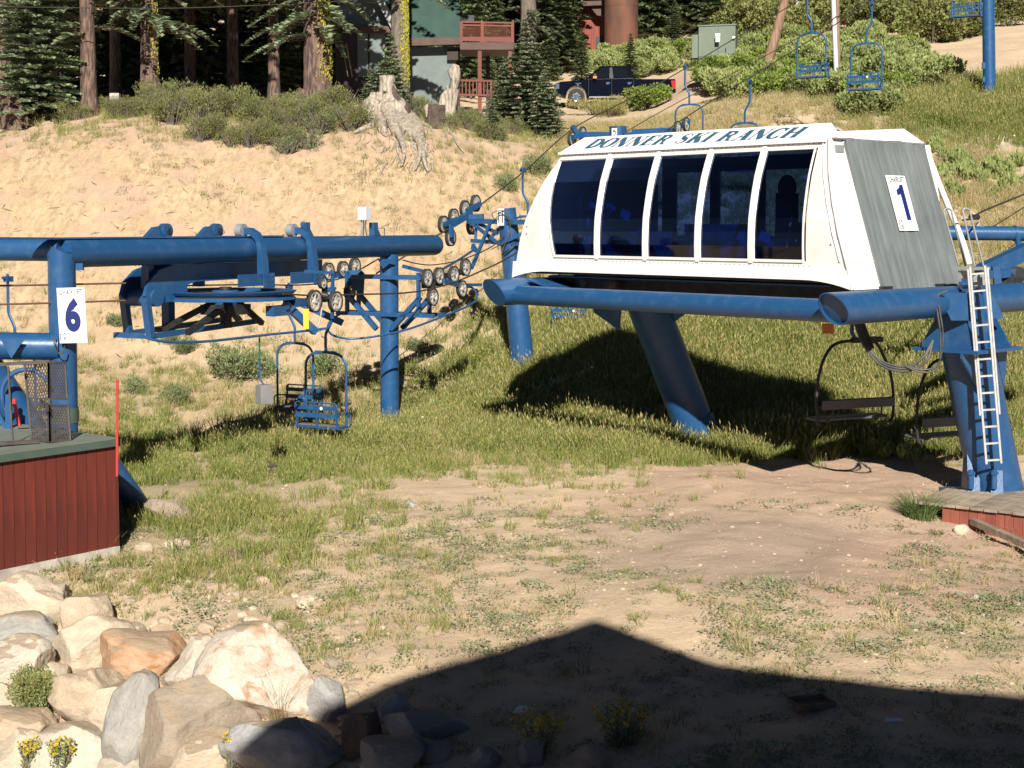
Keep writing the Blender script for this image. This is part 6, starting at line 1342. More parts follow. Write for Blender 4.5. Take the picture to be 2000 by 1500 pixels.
# px, py, width, height (photo pixels), colour, stain, roll, label
BL = [(64,1172,160,100,PAL,.1,'large dirt topped boulder directly below the red shed'),(167,1203,86,84,TAN,.1,'rounded tan boulder right of the dirt topped one'),
 (44,1236,150,66,GRY,0,'dark grey slab wedged under the dirt topped boulder'),(180,1263,146,100,PAL,.15,'big smooth tan boulder above the grey green bush'),
 (285,1284,156,98,RED,1.0,'rust red stained boulder shaped like a bowl'),(392,1302,108,96,WHT,.1,'white boulder between the rust red one and the big stained one'),
 (512,1332,212,176,WHT,.75,'largest white boulder with an orange stain at its top'),(36,1302,120,96,WHT,0,'white boulder cut off by the left edge above the bush'),
 (176,1368,130,120,TAN,.15,'round tan boulder right of the grey green bush'),(108,1318,64,50,PAL,.2,'small yellowish boulder peeping over the bush'),
 (226,1384,100,100,PAL,.1,'pale wedge boulder between the round tan one and the grey split face'),(272,1418,100,180,GRY,0,'tall grey split face standing beside the dusty boulder'),
 (375,1420,220,160,BRN and (.34,.28,.21),.1,'broad dusty grey boulder below the rust red one'),(42,1424,130,80,TAN,.2,'tan boulder at the left edge under the bush'),
 (46,1476,120,90,PAL,.1,'pale boulder in the lower left corner'),(152,1474,160,96,WHT,.1,'white boulder behind the yellow flowers'),
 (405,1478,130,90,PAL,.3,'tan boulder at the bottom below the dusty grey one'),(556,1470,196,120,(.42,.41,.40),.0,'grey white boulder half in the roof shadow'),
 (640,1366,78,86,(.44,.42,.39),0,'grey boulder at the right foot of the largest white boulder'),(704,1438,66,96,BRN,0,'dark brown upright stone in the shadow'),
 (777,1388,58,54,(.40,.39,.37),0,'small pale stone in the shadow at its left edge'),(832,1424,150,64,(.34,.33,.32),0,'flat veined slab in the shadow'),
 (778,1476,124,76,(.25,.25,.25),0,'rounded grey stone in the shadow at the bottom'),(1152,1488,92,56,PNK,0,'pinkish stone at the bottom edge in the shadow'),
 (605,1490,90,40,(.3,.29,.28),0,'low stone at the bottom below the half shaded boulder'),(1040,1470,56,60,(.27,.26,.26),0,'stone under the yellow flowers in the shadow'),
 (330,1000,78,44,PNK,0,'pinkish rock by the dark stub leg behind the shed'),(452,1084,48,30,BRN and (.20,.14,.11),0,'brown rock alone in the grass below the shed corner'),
 (345,1064,42,24,PAL,0,'pale rock in the grass right of the shed footing'),(284,1070,34,18,PAL,0,'low pale rock closest to the shed footing'),
 (802,986,24,14,(.5,.48,.45),0,'pale grey rock in the middle of the yard'),(680,941,16,12,PNK,0,'small pink rock at the edge of the tall grass'),
 (1876,1036,26,24,(.66,.58,.44),0,'cream rock at the left end of the red deck boards'),(1905,1168,20,15,(.6,.53,.44),0,'largest white stone in the weeds at the right'),
 (1872,1162,14,8,(.45,.42,.38),0,'small grey stone left of the white stone at the right'),(1985,1180,14,8,(.6,.53,.44),0,'white stone nearest the right edge'),
 (1690,1093,11,8,(.6,.5,.42),0,'tiny pale stone on the red gravel'),(1607,1175,12,9,(.56,.47,.36),0,'pale stone beside the green weed patch'),
 (1727,1306,14,12,(.56,.47,.36),0,'pale stone just above the roof shadow at the right'),(1600,1268,12,10,(.56,.47,.36),0,'pale stone on the stony ground right of centre'),(690,212,26,14,PAL,0,'white rock in the brush left of the bleached stump'),
 (300,206,20,16,PAL,0,'pale rock set in the crest of the sand bank'),
 (10,1372,70,60,PAL,.1,'cream boulder at the left edge beside the bush'),(252,1242,60,40,PAL,0,'half buried cream rock above the rust red boulder'),(300,1352,70,56,TAN,0,'tan rock wedged under the rust red boulder'),
 (470,1252,70,36,TAN,0,'half buried tan rock at the head of the largest boulder'),(96,1448,80,50,(.5,.43,.34),0,'small rock behind the leftmost yellow flowers'),(250,1495,90,50,(.5,.43,.34),0,'rock at the bottom edge in front of the split face'),
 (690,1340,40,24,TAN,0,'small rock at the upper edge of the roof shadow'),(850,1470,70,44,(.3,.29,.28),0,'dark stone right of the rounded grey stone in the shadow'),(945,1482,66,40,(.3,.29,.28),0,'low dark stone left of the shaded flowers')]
BM = [boulder_mesh(100+i, 8+i % 6, .06+.02*(i % 3)) for i in range(9)]
split_face = boulder_mesh(201, 3, .05)
for i, (px_, py_, w1, h1, col, stn, lab) in enumerate(BL):
    dm = 44 if py_ < 300 else 9
    q = Q(px_, py_+h1*.38, dm); d_ = q.y; sx = w1*d_/F/2*1.30; sz = h1*d_/F/2*1.30
    big = w1 > 30
    me = BM[i % 9] if big else BM[(i*2) % 3]
    o = bpy.data.objects.new('boulder' if big else 'stone', me); COL.objects.link(o)
    sy = (sx+sz)/2*.95
    o.scale = (sx, sy, sz*1.02); o.rotation_euler = (0, 0, 0) if w1 < 1 else (R(random.uniform(-8,8)), R(random.uniform(-10,10)), 0)
    o.location = P(px_, py_, d_+sy*.35)
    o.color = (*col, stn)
    tag(o, lab, 'rock')
# loose stones too many to count
def scatter_pts(n, d0, d1, smax=.40, smin=-.40):
    y = np.sqrt(rng.uniform(d0*d0, d1*d1, n)); s = rng.uniform(smin, smax, n); x = s*y; z = H(x, y); return x, y, z
def points_obj(name, protos, x, y, z, idx, rot, scl, tint, kind='stuff', label=None):
    me = bpy.data.meshes.new(name); n = len(x); me.vertices.add(n); me.vertices.foreach_set('co', np.stack([x,y,z],1).astype(np.float32).ravel())
    for nm, ty, a in (('pick','INT',idx.astype(np.int32)),('size','FLOAT',scl.astype(np.float32)),('tint','FLOAT',tint.astype(np.float32))):
        me.attributes.new(nm, ty, 'POINT').data.foreach_set('value', a)
    me.attributes.new('turn', 'FLOAT_VECTOR', 'POINT').data.foreach_set('vector', rot.astype(np.float32).ravel())
    o = bpy.data.objects.new(name, me); COL.objects.link(o); o['kind'] = kind
    if label: o['label'] = label
    c = bpy.data.collections.new(name+' sources')
    for i, (pm) in enumerate(protos): po = bpy.data.objects.new('%s_%02d' % (name, i), pm); c.objects.link(po)
    g = bpy.data.node_groups.new(name, 'GeometryNodeTree'); g.interface.new_socket('Geometry', in_out='INPUT', socket_type='NodeSocketGeometry'); g.interface.new_socket('Geometry', in_out='OUTPUT', socket_type='NodeSocketGeometry')
    N = g.nodes.new; L = g.links.new; gi = N('NodeGroupInput'); go = N('NodeGroupOutput'); ip = N('GeometryNodeInstanceOnPoints'); ci = N('GeometryNodeCollectionInfo')
    ci.inputs['Collection'].default_value = c; ci.inputs['Separate Children'].default_value = True; ci.inputs['Reset Children'].default_value = True
    def na(nm, ty): q = N('GeometryNodeInputNamedAttribute'); q.data_type = ty; q.inputs['Name'].default_value = nm; return [s for s in q.outputs if s.enabled][0]
    ip.inputs['Pick Instance'].default_value = True
    L(gi.outputs[0], ip.inputs['Points']); L(ci.outputs[0], ip.inputs['Instance']); L(na('pick','INT'), ip.inputs['Instance Index'])
    er = N('FunctionNodeEulerToRotation'); L(na('turn','FLOAT_VECTOR'), er.inputs[0]); L(er.outputs[0], ip.inputs['Rotation'])
    L(na('size','FLOAT'), ip.inputs['Scale']); L(ip.outputs[0], go.inputs[0])
    md = o.modifiers.new('scatter', 'NODES'); md.node_group = g; return o
PEB = M('pebble', (.36,.275,.19), .9, col2=(.47,.375,.27), ns=1.5, rnd=.3)
pebm_ = []
for i in range(4):
    mm_ = MB(); mm_.ball((0,0,.2), (1,.8,.55), 7, 5, fn=lambda d: random.uniform(.8,1.15)); me = bpy.data.meshes.new('pebble'); me.from_pydata(mm_.v, [], mm_.f); me.materials.append(PEB); pebm_.append(me)
x, y, z = scatter_pts(26000, 12.5, 45); px_, py_ = pix(x, y, z)
bank_deb = bankmask(x, y)
keep = (rng.random(len(x)) < .10+.55*zone(px_, py_, 1500, 1280, 620, 130)+.35*zone(px_, py_, 1550, 1060, 480, 140)+.3*zone(px_, py_, 900, 1120, 420, 150)+.35*zone(px_, py_, 900, 700, 260, 90)+.3*bank_deb) & ~((py_ > 300) & (py_ < 660) & (bank_deb < .1))
x, y, z = x[keep], y[keep], z[keep]; big_ = np.zeros(len(x))
xb, yb, zb_ = scatter_pts(5200, 13.5, 23.5, .02, -.40); pxb, pyb = pix(xb, yb, zb_); kb_ = rng.random(len(xb)) < .55*zone(pxb, pyb, 280, 1340, 430, 190); x = np.r_[x, xb[kb_]]; y = np.r_[y, yb[kb_]]; z = np.r_[z, zb_[kb_]]; big_ = np.r_[big_, np.ones(kb_.sum())]; n = len(x)
points_obj('loose_stones', pebm_, x, y, z-.01, rng.integers(0, 4, n), np.stack([np.zeros(n), np.zeros(n), rng.uniform(0, 6.3, n)], 1), rng.gamma(2.0, .006, n)*(1+big_*2.4)+.006, rng.random(n), label='pale stones strewn over the yard and the bank foot')

# ------------------------------------------------------------------ grass and weeds
def tuft(seed, nb, h, spread, wd, bend, heads=0, dryv=(0,.5)):
    rg = np.random.default_rng(seed); V = []; D = []
    for i in range(nb):
        a = rg.uniform(0, 6.283); r = spread*math.sqrt(rg.random()); b = np.array([math.cos(a)*r, math.sin(a)*r, -.02]); hh = h*rg.uniform(.5,1.1); az = a+rg.normal()*.9; o = np.array([math.cos(az), math.sin(az), 0]); bd = bend*rg.uniform(.2,1.2)
        p = [b+o*hh*bd*t*t+np.array([0,0,hh*t*(1-.25*bd*t)]) for t in (0,.4,.75,1)]; q = rg.uniform(0, 6.28); s = np.array([math.cos(q), math.sin(q), 0])*wd; ws = (1,.9,.6,.12); dv = rg.uniform(*dryv)
        for k_ in range(3):
            V += [p[k_]-s*ws[k_], p[k_]+s*ws[k_], p[k_+1]+s*ws[k_+1], p[k_+1]-s*ws[k_+1]]; D += [dv*.3+.0*k_, dv*.3, dv*(.5+.5*k_/2), dv*(.5+.5*k_/2)]
        if i < heads:
            e = p[3]; l = .07*h/.45; V += [e-s*.6, e+np.array([0,0,l*.4])+s*1.0, e+np.array([0,0,l])+o*l*.3, e+np.array([0,0,l*.4])-s*1.0]; D += [1,1,1,1]
    me = fast_mesh('tuft', V, None, []); me.attributes.new('dry', 'FLOAT', 'POINT').data.foreach_set('value', np.array(D, np.float32)); return me
def leafy(seed, nl, rad, h, ls):
    rg = np.random.default_rng(seed); V = []; D = []
    for i in range(nl):
        a = rg.uniform(0, 6.28); r = rad*math.sqrt(rg.random()); c = np.array([math.cos(a)*r, math.sin(a)*r, h*rg.random()*(1-.6*r/rad)]); d = np.array([math.cos(a+rg.normal()*.8), math.sin(a+rg.normal()*.8), rg.uniform(-.1,.9)]); d /= np.linalg.norm(d); s = np.cross(d, [rg.normal()*.5, rg.normal()*.5, 1]); s /= np.linalg.norm(s); l = ls*rg.uniform(.6,1.3)
        V += [c, c+d*l*.5+s*l*.28, c+d*l, c+d*l*.5-s*l*.28]; D += [rg.uniform(0,.35)]*4
    me = fast_mesh('weed', V, None, []); me.attributes.new('dry', 'FLOAT', 'POINT').data.foreach_set('value', np.array(D, np.float32)); return me
def withmat(me, m): me = me.copy(); me.materials.append(m); return me
TG_ = [withmat(tuft(300+i, 20, .42, .15, .0062, .55, 3+i, (0,.45)), GRASSG) for i in range(4)]
TS_ = [withmat(tuft(320+i, 22, .17, .13, .0055, .8, 0, (0,.4)), GRASSG) for i in range(2)]
TD_ = [withmat(tuft(340+i, 16, .36, .14, .0052, .6, 7, (.3,1)), GRASSD) for i in range(3)]
WD_ = [withmat(leafy(360+i, 46, .17, .06, .040), GRASSW) for i in range(3)]
PROT = TG_+TS_+TD_+WD_           # 0-3 tall green, 4-5 short green, 6-8 dry, 9-11 weeds
x, y, z = scatter_pts(410000, 12.5, 64, .56, -.44); px_, py_ = pix(x, y, z)
den = table(TALL, px_, py_)*(py_ > 120); nz = fbm(x*.55, y*.55, 71, 4); nz2 = fbm(x*1.9, y*1.9, 75, 3)
den = np.where(den > .75, den, den*np.clip((nz*.6+nz2*.6-.36)*3.2, 0, 1.5))
den *= np.where(y < 22, .85, 1)
bare = np.maximum(zone(px_, py_, 1620, 935, 260, 42), zone(px_, py_, 1500, 1070, 300, 80)); den *= 1-.95*bare
den *= 1-.9*zone(px_, py_, 2040, 960, 240, 40)
lowz = ss(880, 960, py_); den = np.where(den > 0, den*(1-lowz)+lowz*den*np.clip((nz*.5+nz2*.5-.40)*5.0, 0, 1.25)*.85, 0)
acc = rng.random(len(x)) < den*.62
# low weeds patches over the yard
wn = fbm(x*.7, y*.7, 91, 4); wpatch = (np.clip((wn*.65+fbm(x*3, y*3, 95, 2)*.45-.50)*5, 0, 1)*.5+.30*np.clip((fbm(x*4, y*4, 97, 2)-.42)*4, 0, 1))*ss(960, 1060, py_)*(py_ < 1520)*(1-bare)
wpatch += .35*zone(px_, py_, 1500, 1170, 130, 36)+.3*zone(px_, py_, 1900, 1120, 120, 90)*np.clip((wn-.45)*5, 0, 1)
accw = (~acc) & (rng.random(len(x)) < wpatch*.55)
sel = acc | accw; x, y, z, px_, py_, den, nz, nz2, accw = [a[sel] for a in (x, y, z, px_, py_, den, nz, nz2, accw)]; n = len(x)
u = rng.random(n)
lush = np.maximum(zone(px_, py_, 1450, 740, 620, 190), np.maximum(zone(px_, py_, 1900, 190, 260, 80), .55*zone(px_, py_, 480, 960, 420, 170)))
dryz = np.maximum(zone(px_, py_, 1400, 240, 330, 70), np.maximum(zone(px_, py_, 1850, 400, 260, 110), np.maximum(.8*zone(px_, py_, 560, 800, 200, 70), .7*zone(px_, py_, 1480, 610, 420, 50))))
pdry = np.clip(.18+.5*dryz-.24*lush+(nz2-.5)*.7, .03, .9)
idx = np.where(u < pdry, rng.integers(6, 9, n), np.where(rng.random(n) < .22+.5*(1-lush)*(py_ > 900), rng.integers(4, 6, n), rng.integers(0, 4, n)))
idx = np.where(accw, np.where(rng.random(n) < .25, rng.integers(6, 9, n), rng.integers(9, 12, n)), idx); scut = np.where(accw & (idx < 9), .4, 1)
far = np.clip(y/30, .8, 1.5)
scl = rng.uniform(.65, 1.25, n)*np.where(idx < 4, .78+.72*lush, 1.0)*np.where(idx >= 9, rng.uniform(.35,1.25,n), 1)*np.where((py_ > 890) & (idx < 9), .74, 1)
scl *= np.where(py_ > 1280, .8, 1)*scut
tint = np.clip(rng.normal(.45, .22, n)+(nz-.5)*1.2+.25*dryz, 0, 1)
rot = np.stack([rng.normal(0, .12, n), rng.normal(0, .12, n), rng.uniform(0, 6.3, n)], 1)
points_obj('meadow_grass', PROT, x, y, z-.01, idx, rot, scl, tint, label='mixed green and straw grass with low weeds')
print('tufts', n)
# small plants on the bank
x, y, z = scatter_pts(9000, 41, 57, .03); px_, py_ = pix(x, y, z); bk = bankmask(x, y); cl_ = fbm(x*.8, y*.8, 111, 3)
keep = rng.random(len(x)) < bk*np.clip((cl_-.52)*4, 0, 1)*.35+.012*bk; x, y, z = x[keep], y[keep], z[keep]; n = len(x)
points_obj('bank_weeds', WD_+TD_[:1], x, y, z, np.where(rng.random(n) < .75, rng.integers(0, 3, n), 3), np.stack([np.full(n, .5), np.zeros(n), rng.uniform(-.6,.6,n)], 1), rng.uniform(.5, 1.3, n), rng.uniform(0,.7,n), label='little weeds rooted in the sand bank')
# twigs and debris on the bank
m_ = MB(); rg = random.Random(8)
for i in range(170):
    px1 = rg.uniform(0, 960) if i % 2 else rg.uniform(0, 520); py1 = rg.uniform(270, 700) if i % 2 else rg.uniform(340, 560); q = Q(px1, py1, 40)
    if q.y > 57: continue
    a = rg.uniform(-1.4, 1.6); l = rg.uniform(.1, .6)**1.3; e = Q(px1-math.cos(a)*l*50, py1+math.sin(a)*l*36, 40)
    if (e-q).length > 1.6: continue
    mid = (q+e)/2+Vector((rg.uniform(-.08,.08), -.05, .04)); m_.tube([q+Vector((0,-.01,.01)), mid, e+Vector((0,-.01,.02))], [.008, .011, .004], 5)
m_.build('twig_litter', TWIG, kind='stuff', label='dead twigs lying on the sand bank')
# white and yellow flower heads in the grass
fl = []
for c_, m1 in ((0, PETALW), (1, FLOWER)):
    V = []
    for k_ in range(6): a = k_*1.047; V += [np.array(p) for p in ((0,0,.42),(.03*math.cos(a-.35),.03*math.sin(a-.35),.425),(.045*math.cos(a),.045*math.sin(a),.42),(.03*math.cos(a+.35),.03*math.sin(a+.35),.425))]
    V += [np.array(p) for p in ((-.004,0,0),(.004,0,0),(.004,0,.42),(-.004,0,.42))]; fl.append(fast_mesh('flower', V, None, [m1]))
spots = [(1935,290,60,26,0,60),(1830,265,50,20,0,34),(960,722,40,30,1,90),(1000,740,26,18,1,40),(1150,800,60,30,0,20),(820,820,60,30,0,14),(560,840,60,30,0,8)]
X_ = []; I_ = []
for cx, cy, rx, ry, kd, cn in spots:
    for k_ in range(cn): q = Q(cx+rng.normal()*rx*.5, cy+rng.normal()*ry*.5, 20); X_.append(q); I_.append(kd)
X_ = np.array([q[:] for q in X_]); n = len(X_)
points_obj('wild_flowers', fl, X_[:,0], X_[:,1], X_[:,2], np.array(I_), np.stack([rng.normal(.3,.3,n), rng.normal(0,.3,n), rng.uniform(0,6,n)],1), rng.uniform(.45,1.0,n), rng.random(n), label='white and yellow flower heads among the grass')

# ------------------------------------------------------------------ shrubs
def shrub_mesh(seed, n, rx, rz, leaf, mat, up=.2, clumps=9, wdt=.32, extra=None):
    rg = np.random.default_rng(seed); V = []; I = []
    cs = [np.array([math.cos(a)*rx*r, math.sin(a)*rx*r, rz*rg.uniform(.25,.92)]) for a, r in zip(rg.uniform(0,6.28,clumps), np.sqrt(rg.random(clumps))*.72)]
    for i in range(n):
        c0 = cs[rg.integers(clumps)]; d = rg.normal(size=3); d /= np.linalg.norm(d); c = c0+d*np.array([rx*.36, rx*.36, rz*.29])*rg.uniform(.55,1.05)
        c[2] = abs(c[2]); e = d*.8+rg.normal(size=3)*.5+np.array([0,0,up*2]); e /= np.linalg.norm(e); s = np.cross(e, rg.normal(size=3)); s /= np.linalg.norm(s); l = leaf*rg.uniform(.6,1.35)
        V += [c, c+e*l*.5+s*l*wdt, c+e*l, c+e*l*.5-s*l*wdt]; I.append(1 if extra and rg.random() < extra[1] and d[2] > -.1 else 0)
    return fast_mesh('foliage', V, None, [mat]+([extra[0]] if extra else []), I)
def stems_mesh(seed, n, rx, rz):
    m_ = MB(); rg = random.Random(seed)
    for i in range(n): a = rg.uniform(0, 6.28); r = rx*rg.uniform(.2,.8); m_.tube([(math.cos(a)*r*.15, math.sin(a)*r*.15, -.1), (math.cos(a)*r*.6, math.sin(a)*r*.6, rz*.4), (math.cos(a)*r, math.sin(a)*r, rz*rg.uniform(.6,.95))], [.018,.012,.005], 4, caps=False)
    return m_
def make_shrub(nm, label, cat, me, stems, mat=TWIG):
    t_ = thing(nm, label, cat); mesh_obj('foliage', me, t_)
    if stems: stems.build('stem', mat, t_, kind='stuff', local=True)
    return t_
sh_green = make_shrub('green_shrub', 'dense bright green shrub in front of the rear wheel of the pickup', 'shrub', shrub_mesh(1, 6500, 1.15, 1.3, .12, LEAFG, .25, 16), stems_mesh(1, 14, .9, .8))
sh_sage = make_shrub('leafy_shrub', '', 'shrub', shrub_mesh(2, 4000, 1.2, 1.0, .13, LEAFP, .6, 12, .26), stems_mesh(2, 14, .8, .6))
sh_low = make_shrub('low_shrub', '', 'shrub', shrub_mesh(3, 4200, 1.25, .85, .10, LEAFG, .3, 12), stems_mesh(3, 10, .8, .45))
sh_brush = make_shrub('olive_brush', '', 'brush', shrub_mesh(4, 2300, .85, 1.0, .075, LEAFO, .7, 18, .18), stems_mesh(4, 60, 1.0, 1.2))
sh_grey = make_shrub('grey_brush', '', 'brush', shrub_mesh(5, 1500, .7, .6, .06, LEAFS, .4, 10, .2), stems_mesh(5, 60, .85, .8))
sh_spik = make_shrub('lance_leaf_plant', '', 'plant', shrub_mesh(6, 420, .42, .5, .24, LEAFP, 1.1, 8, .16), None)
put(sh_green, 1268, 0, 71.0, 0, (1.05,.9,.86), first=True)
rq = random.Random(12)
def belt(src, spots, lab, grp, first=True, s0=.8, s1=1.2, dmin=40):
    for i, (px_, py_) in enumerate(spots):
        q = Q(px_, py_, dmin); q.z -= .05; s_ = rq.uniform(s0, s1); sc3 = (s_*rq.uniform(.9,1.2), s_, s_*rq.uniform(.85,1.15)); rz = rq.uniform(0, 6)
        if first and i == 0: src.location = q; src.scale = sc3; src.rotation_euler = (0,0,rz); src['label'] = lab; src['group'] = grp
        else: dup(src, q, rz, sc3, lab, grp)
low = [(1330+i*36+rq.uniform(-14,14), 108+r*17+rq.uniform(-7,7)+.004*(i-4)**2*8) for r in range(6) for i in range(12)]
low = [(a, b) for a, b in low if not (1352 < a < 1446 and b < 116) and 98 < b < 205 and b < 185+(a-1330)*.04 and not (a < 1385 and b > 128)]
belt(sh_low, low[::2], 'bright low shrub in the thicket around the green transformer box', 'low shrubs on the slope', s0=.85, s1=1.3)
sg = low[1::2]+[(1190,150),(1225,140),(1255,128),(1285,132),(1315,118),(1240,112),(1290,108),(1165,128),(1210,126),(1270,116),(1305,140),(1180,138),(1240,150),(1270,148)]+[(1600+i*34+rq.uniform(-14,14), 112+r*18+rq.uniform(-6,6)+i*3) for r in range(4) for i in range(7)]+[(1680,215),(1700,228),(1720,208),(1415,182),(1450,190),(1430,195),(1480,180),(1780,82),(1830,70),(1700,70),(1750,62)]
belt(sh_sage, [q for q in sg if q[1] > 55], 'pale leafed shrub in the thicket behind the poles', 'pale shrubs on the slope', s0=.7, s1=1.2)
dkb = [(1440+i*48+rq.uniform(-20,20), 74+rq.uniform(-14,12)) for i in range(10)]+[(1640+i*55, 52+rq.uniform(-8,8)) for i in range(7)]
sh_dark = make_shrub('dark_bush', '', 'shrub', shrub_mesh(7, 4200, 1.5, 2.1, .16, LEAFO, .3, 14), stems_mesh(7, 10, 1, 1.4))
belt(sh_dark, dkb, 'tall dull green bush along the edge of the wood', 'bushes at the wood edge', s0=.8, s1=1.2)
br = []
for px_ in range(-10, 0, 24):
    top = float(np.interp(px_, [0,120,230,300,430,620,700,760,850,930,990], [232,206,190,190,196,178,200,208,205,208,214]))
    br.append((px_+rq.uniform(-10,10), top+rq.uniform(-4,10))); 
    if 330 < px_ < 720: br.append((px_+rq.uniform(-10,10), top+22+rq.uniform(-6,10)))
    if 420 < px_ < 560: br.append((px_+rq.uniform(-10,10), top+44+rq.uniform(-6,8)))
def crest(px_, d_, s_):
    x = P(px_, 200, d_).x; return Vector((x, d_, G(x, d_)-.05)), s_
bs_ = [crest(px_+rq.uniform(-10,10), rq.uniform(56.2,58), rq.uniform(.5,.75)) for px_ in range(60, 240, 24)]
bs_ += [crest(px_+rq.uniform(-10,10), rq.uniform(54.8,57.6), rq.uniform(.65,1.15)) for px_ in list(range(235, 690, 21))+list(range(440, 690, 40))]
bs_ += [crest(px_+rq.uniform(-10,10), rq.uniform(53.0,54.6), rq.uniform(.7,1.0)) for px_ in range(400, 560, 26)]
bs_ += [crest(px_+rq.uniform(-10,10), rq.uniform(56.5,59.5), rq.uniform(.55,.85)) for px_ in range(790, 1000, 17)]
for i, (q, s_) in enumerate(bs_):
    sc3 = (s_*rq.uniform(.9,1.2), s_, s_*rq.uniform(.85,1.15)); lab, grp = 'olive twiggy brush along the crest of the sand bank', 'brush along the bank crest'
    if i == 0: sh_brush.location = q; sh_brush.scale = sc3; sh_brush['label'] = lab; sh_brush['group'] = grp
    else: dup(sh_brush, q, rq.uniform(0, 6), sc3, lab, grp)
belt(sh_grey, [(640,240),(620,262),(655,226),(600,290),(560,300),(605,228),(690,240),(905,238),(925,250),(880,240)], 'grey twiggy brush spilling over the bank crest', 'grey brush on the bank crest', s0=.7, s1=1.1, dmin=45)
gr2 = make_shrub('bank_shrub', '', 'shrub', shrub_mesh(8, 2400, .75, .95, .075, LEAFS, .5, 12, .22), stems_mesh(8, 20, .7, .8))
for (px_, py_, s_, lab) in ((455,748,1.25,'round grey green shrub at the bank foot left of the hanging chairs'),(500,742,1.0,'grey green shrub behind the hanging grey box'),(365,690,.6,'small shrub on the bank under the bullwheel'),(640,735,.9,'pale shrub behind the bail of the near chair'),(260,770,.6,'small shrub at the bank foot behind the red pole'),(985,372,.75,'spindly shrub on the bank above tower 11'),(1045,340,.9,'bush at the bank edge beside the white station'),(340,790,.7,'shrub at the bank foot in line with the shed corner'),(820,690,.55,'small shrub on the stony slope right of the column'),(1000,565,.8,'bush on the slope behind tower 11'),(230,640,.55,'grey tuft on the bank beside the CHAIRLIFT 6 sign'),(330,670,.5,'grey tuft on the bank under the carriage frame')):
    q = Q(px_, py_, 30); o = gr2 if 'round grey' in lab else dup(gr2, q, rq.uniform(0,6), s_); o.location = q-UP*.05; o.scale = (s_,)*3; o['label'] = lab
lp_ = [(1850+rq.uniform(-10,150), 330+rq.uniform(-30,60)) for i in range(26)]+[(1820+rq.uniform(0,60), 290+rq.uniform(-20,30)) for i in range(8)]
belt(sh_spik, lp_, 'pale lance leaved plant on the dry slope right of the station', 'lance leaved plants', s0=.55, s1=1.0)
for i, (px_, py_, s_, lab) in enumerate(((1735,895,.55,'leafy plant at the edge of the shade left of the deck'),(1768,902,.6,'leafy plant nearest the deck planks'),(1705,890,.5,'leafy plant furthest left of the deck'))):
    dup(sh_spik, Q(px_, py_, 24), i*2, s_, lab)['group'] = ''
# broom like stems in front of the pickup
bm_ = make_shrub('broom_thicket', 'straw green stems of tall weeds in front of the pickup', 'weeds', shrub_mesh(9, 2400, 1.5, .8, .20, BROOM, 1.4, 16, .07), stems_mesh(9, 30, 1.2, .8))
put(bm_, 1165, 0, 70.5, 0, (1.0,.6,.9), first=True); put(bm_, 1195, 0, 69.0, 2, (.9,.6,.8), 'straw green stems below the pickup sill near the bright green shrub')
# bush among the boulders, clump by the deck, yellow flowers
sb_ = make_shrub('grey_green_bush', 'grey green bush with yellow tips among the left boulders', 'bush', shrub_mesh(10, 8000, .42, .52, .032, LEAFP, .6, 22, .3, (BROOM, .35)), stems_mesh(10, 12, .3, .35))
q = Q(78,1392,9); sb_.location = P(66,1402,q.y-.25); sb_.scale = (1.05,.8,1.05)
CLUMP = leafmat('dark green clump grass', (.07,.115,.03), (.115,.155,.05))
def grass_clump(label, px, py, h, n, wd=.008, mat=GRASSG, seed=0, spread=.22, bend=1.1):
    t_ = withmat(tuft(seed, n, h, spread, wd, bend, 0, (0,.25)), CLUMP if mat is GRASSG else mat); q = Q(px, py, 9); o = mesh_obj('grass_clump', t_); o.location = q-UP*.02; return tag(o, label, 'grass clump')
grass_clump('thick green grass clump growing at the left end of the deck', 1795, 1010, .58, 420, .006, seed=401, spread=.24)
grass_clump('small grass clump below the thick one by the deck', 1828, 1044, .16, 90, .005, seed=402, spread=.1)
grass_clump('grass clump at the foot of the red deck boards near the right edge', 1985, 1052, .34, 120, .005, GRASSD, 403, .16)
for px_, py_, s1, lab in ((555,1385,.9,'dry grass stalks in front of the right side of the largest white boulder'),(400,1340,.55,'pale sprig in front of the white boulder'),(590,1300,.8,'dry stalks at the right shoulder of the largest white boulder')):
    o = mesh_obj('dry_stalks', withmat(tuft(410+px_, 34, .62*s1, .10, .0032, .5, 14, (.3,1)), BROOM)); q = Q(px_, py_, 9); o.location = q-Vector((0,.5,-.05)); tag(o, lab, 'dry stalks')
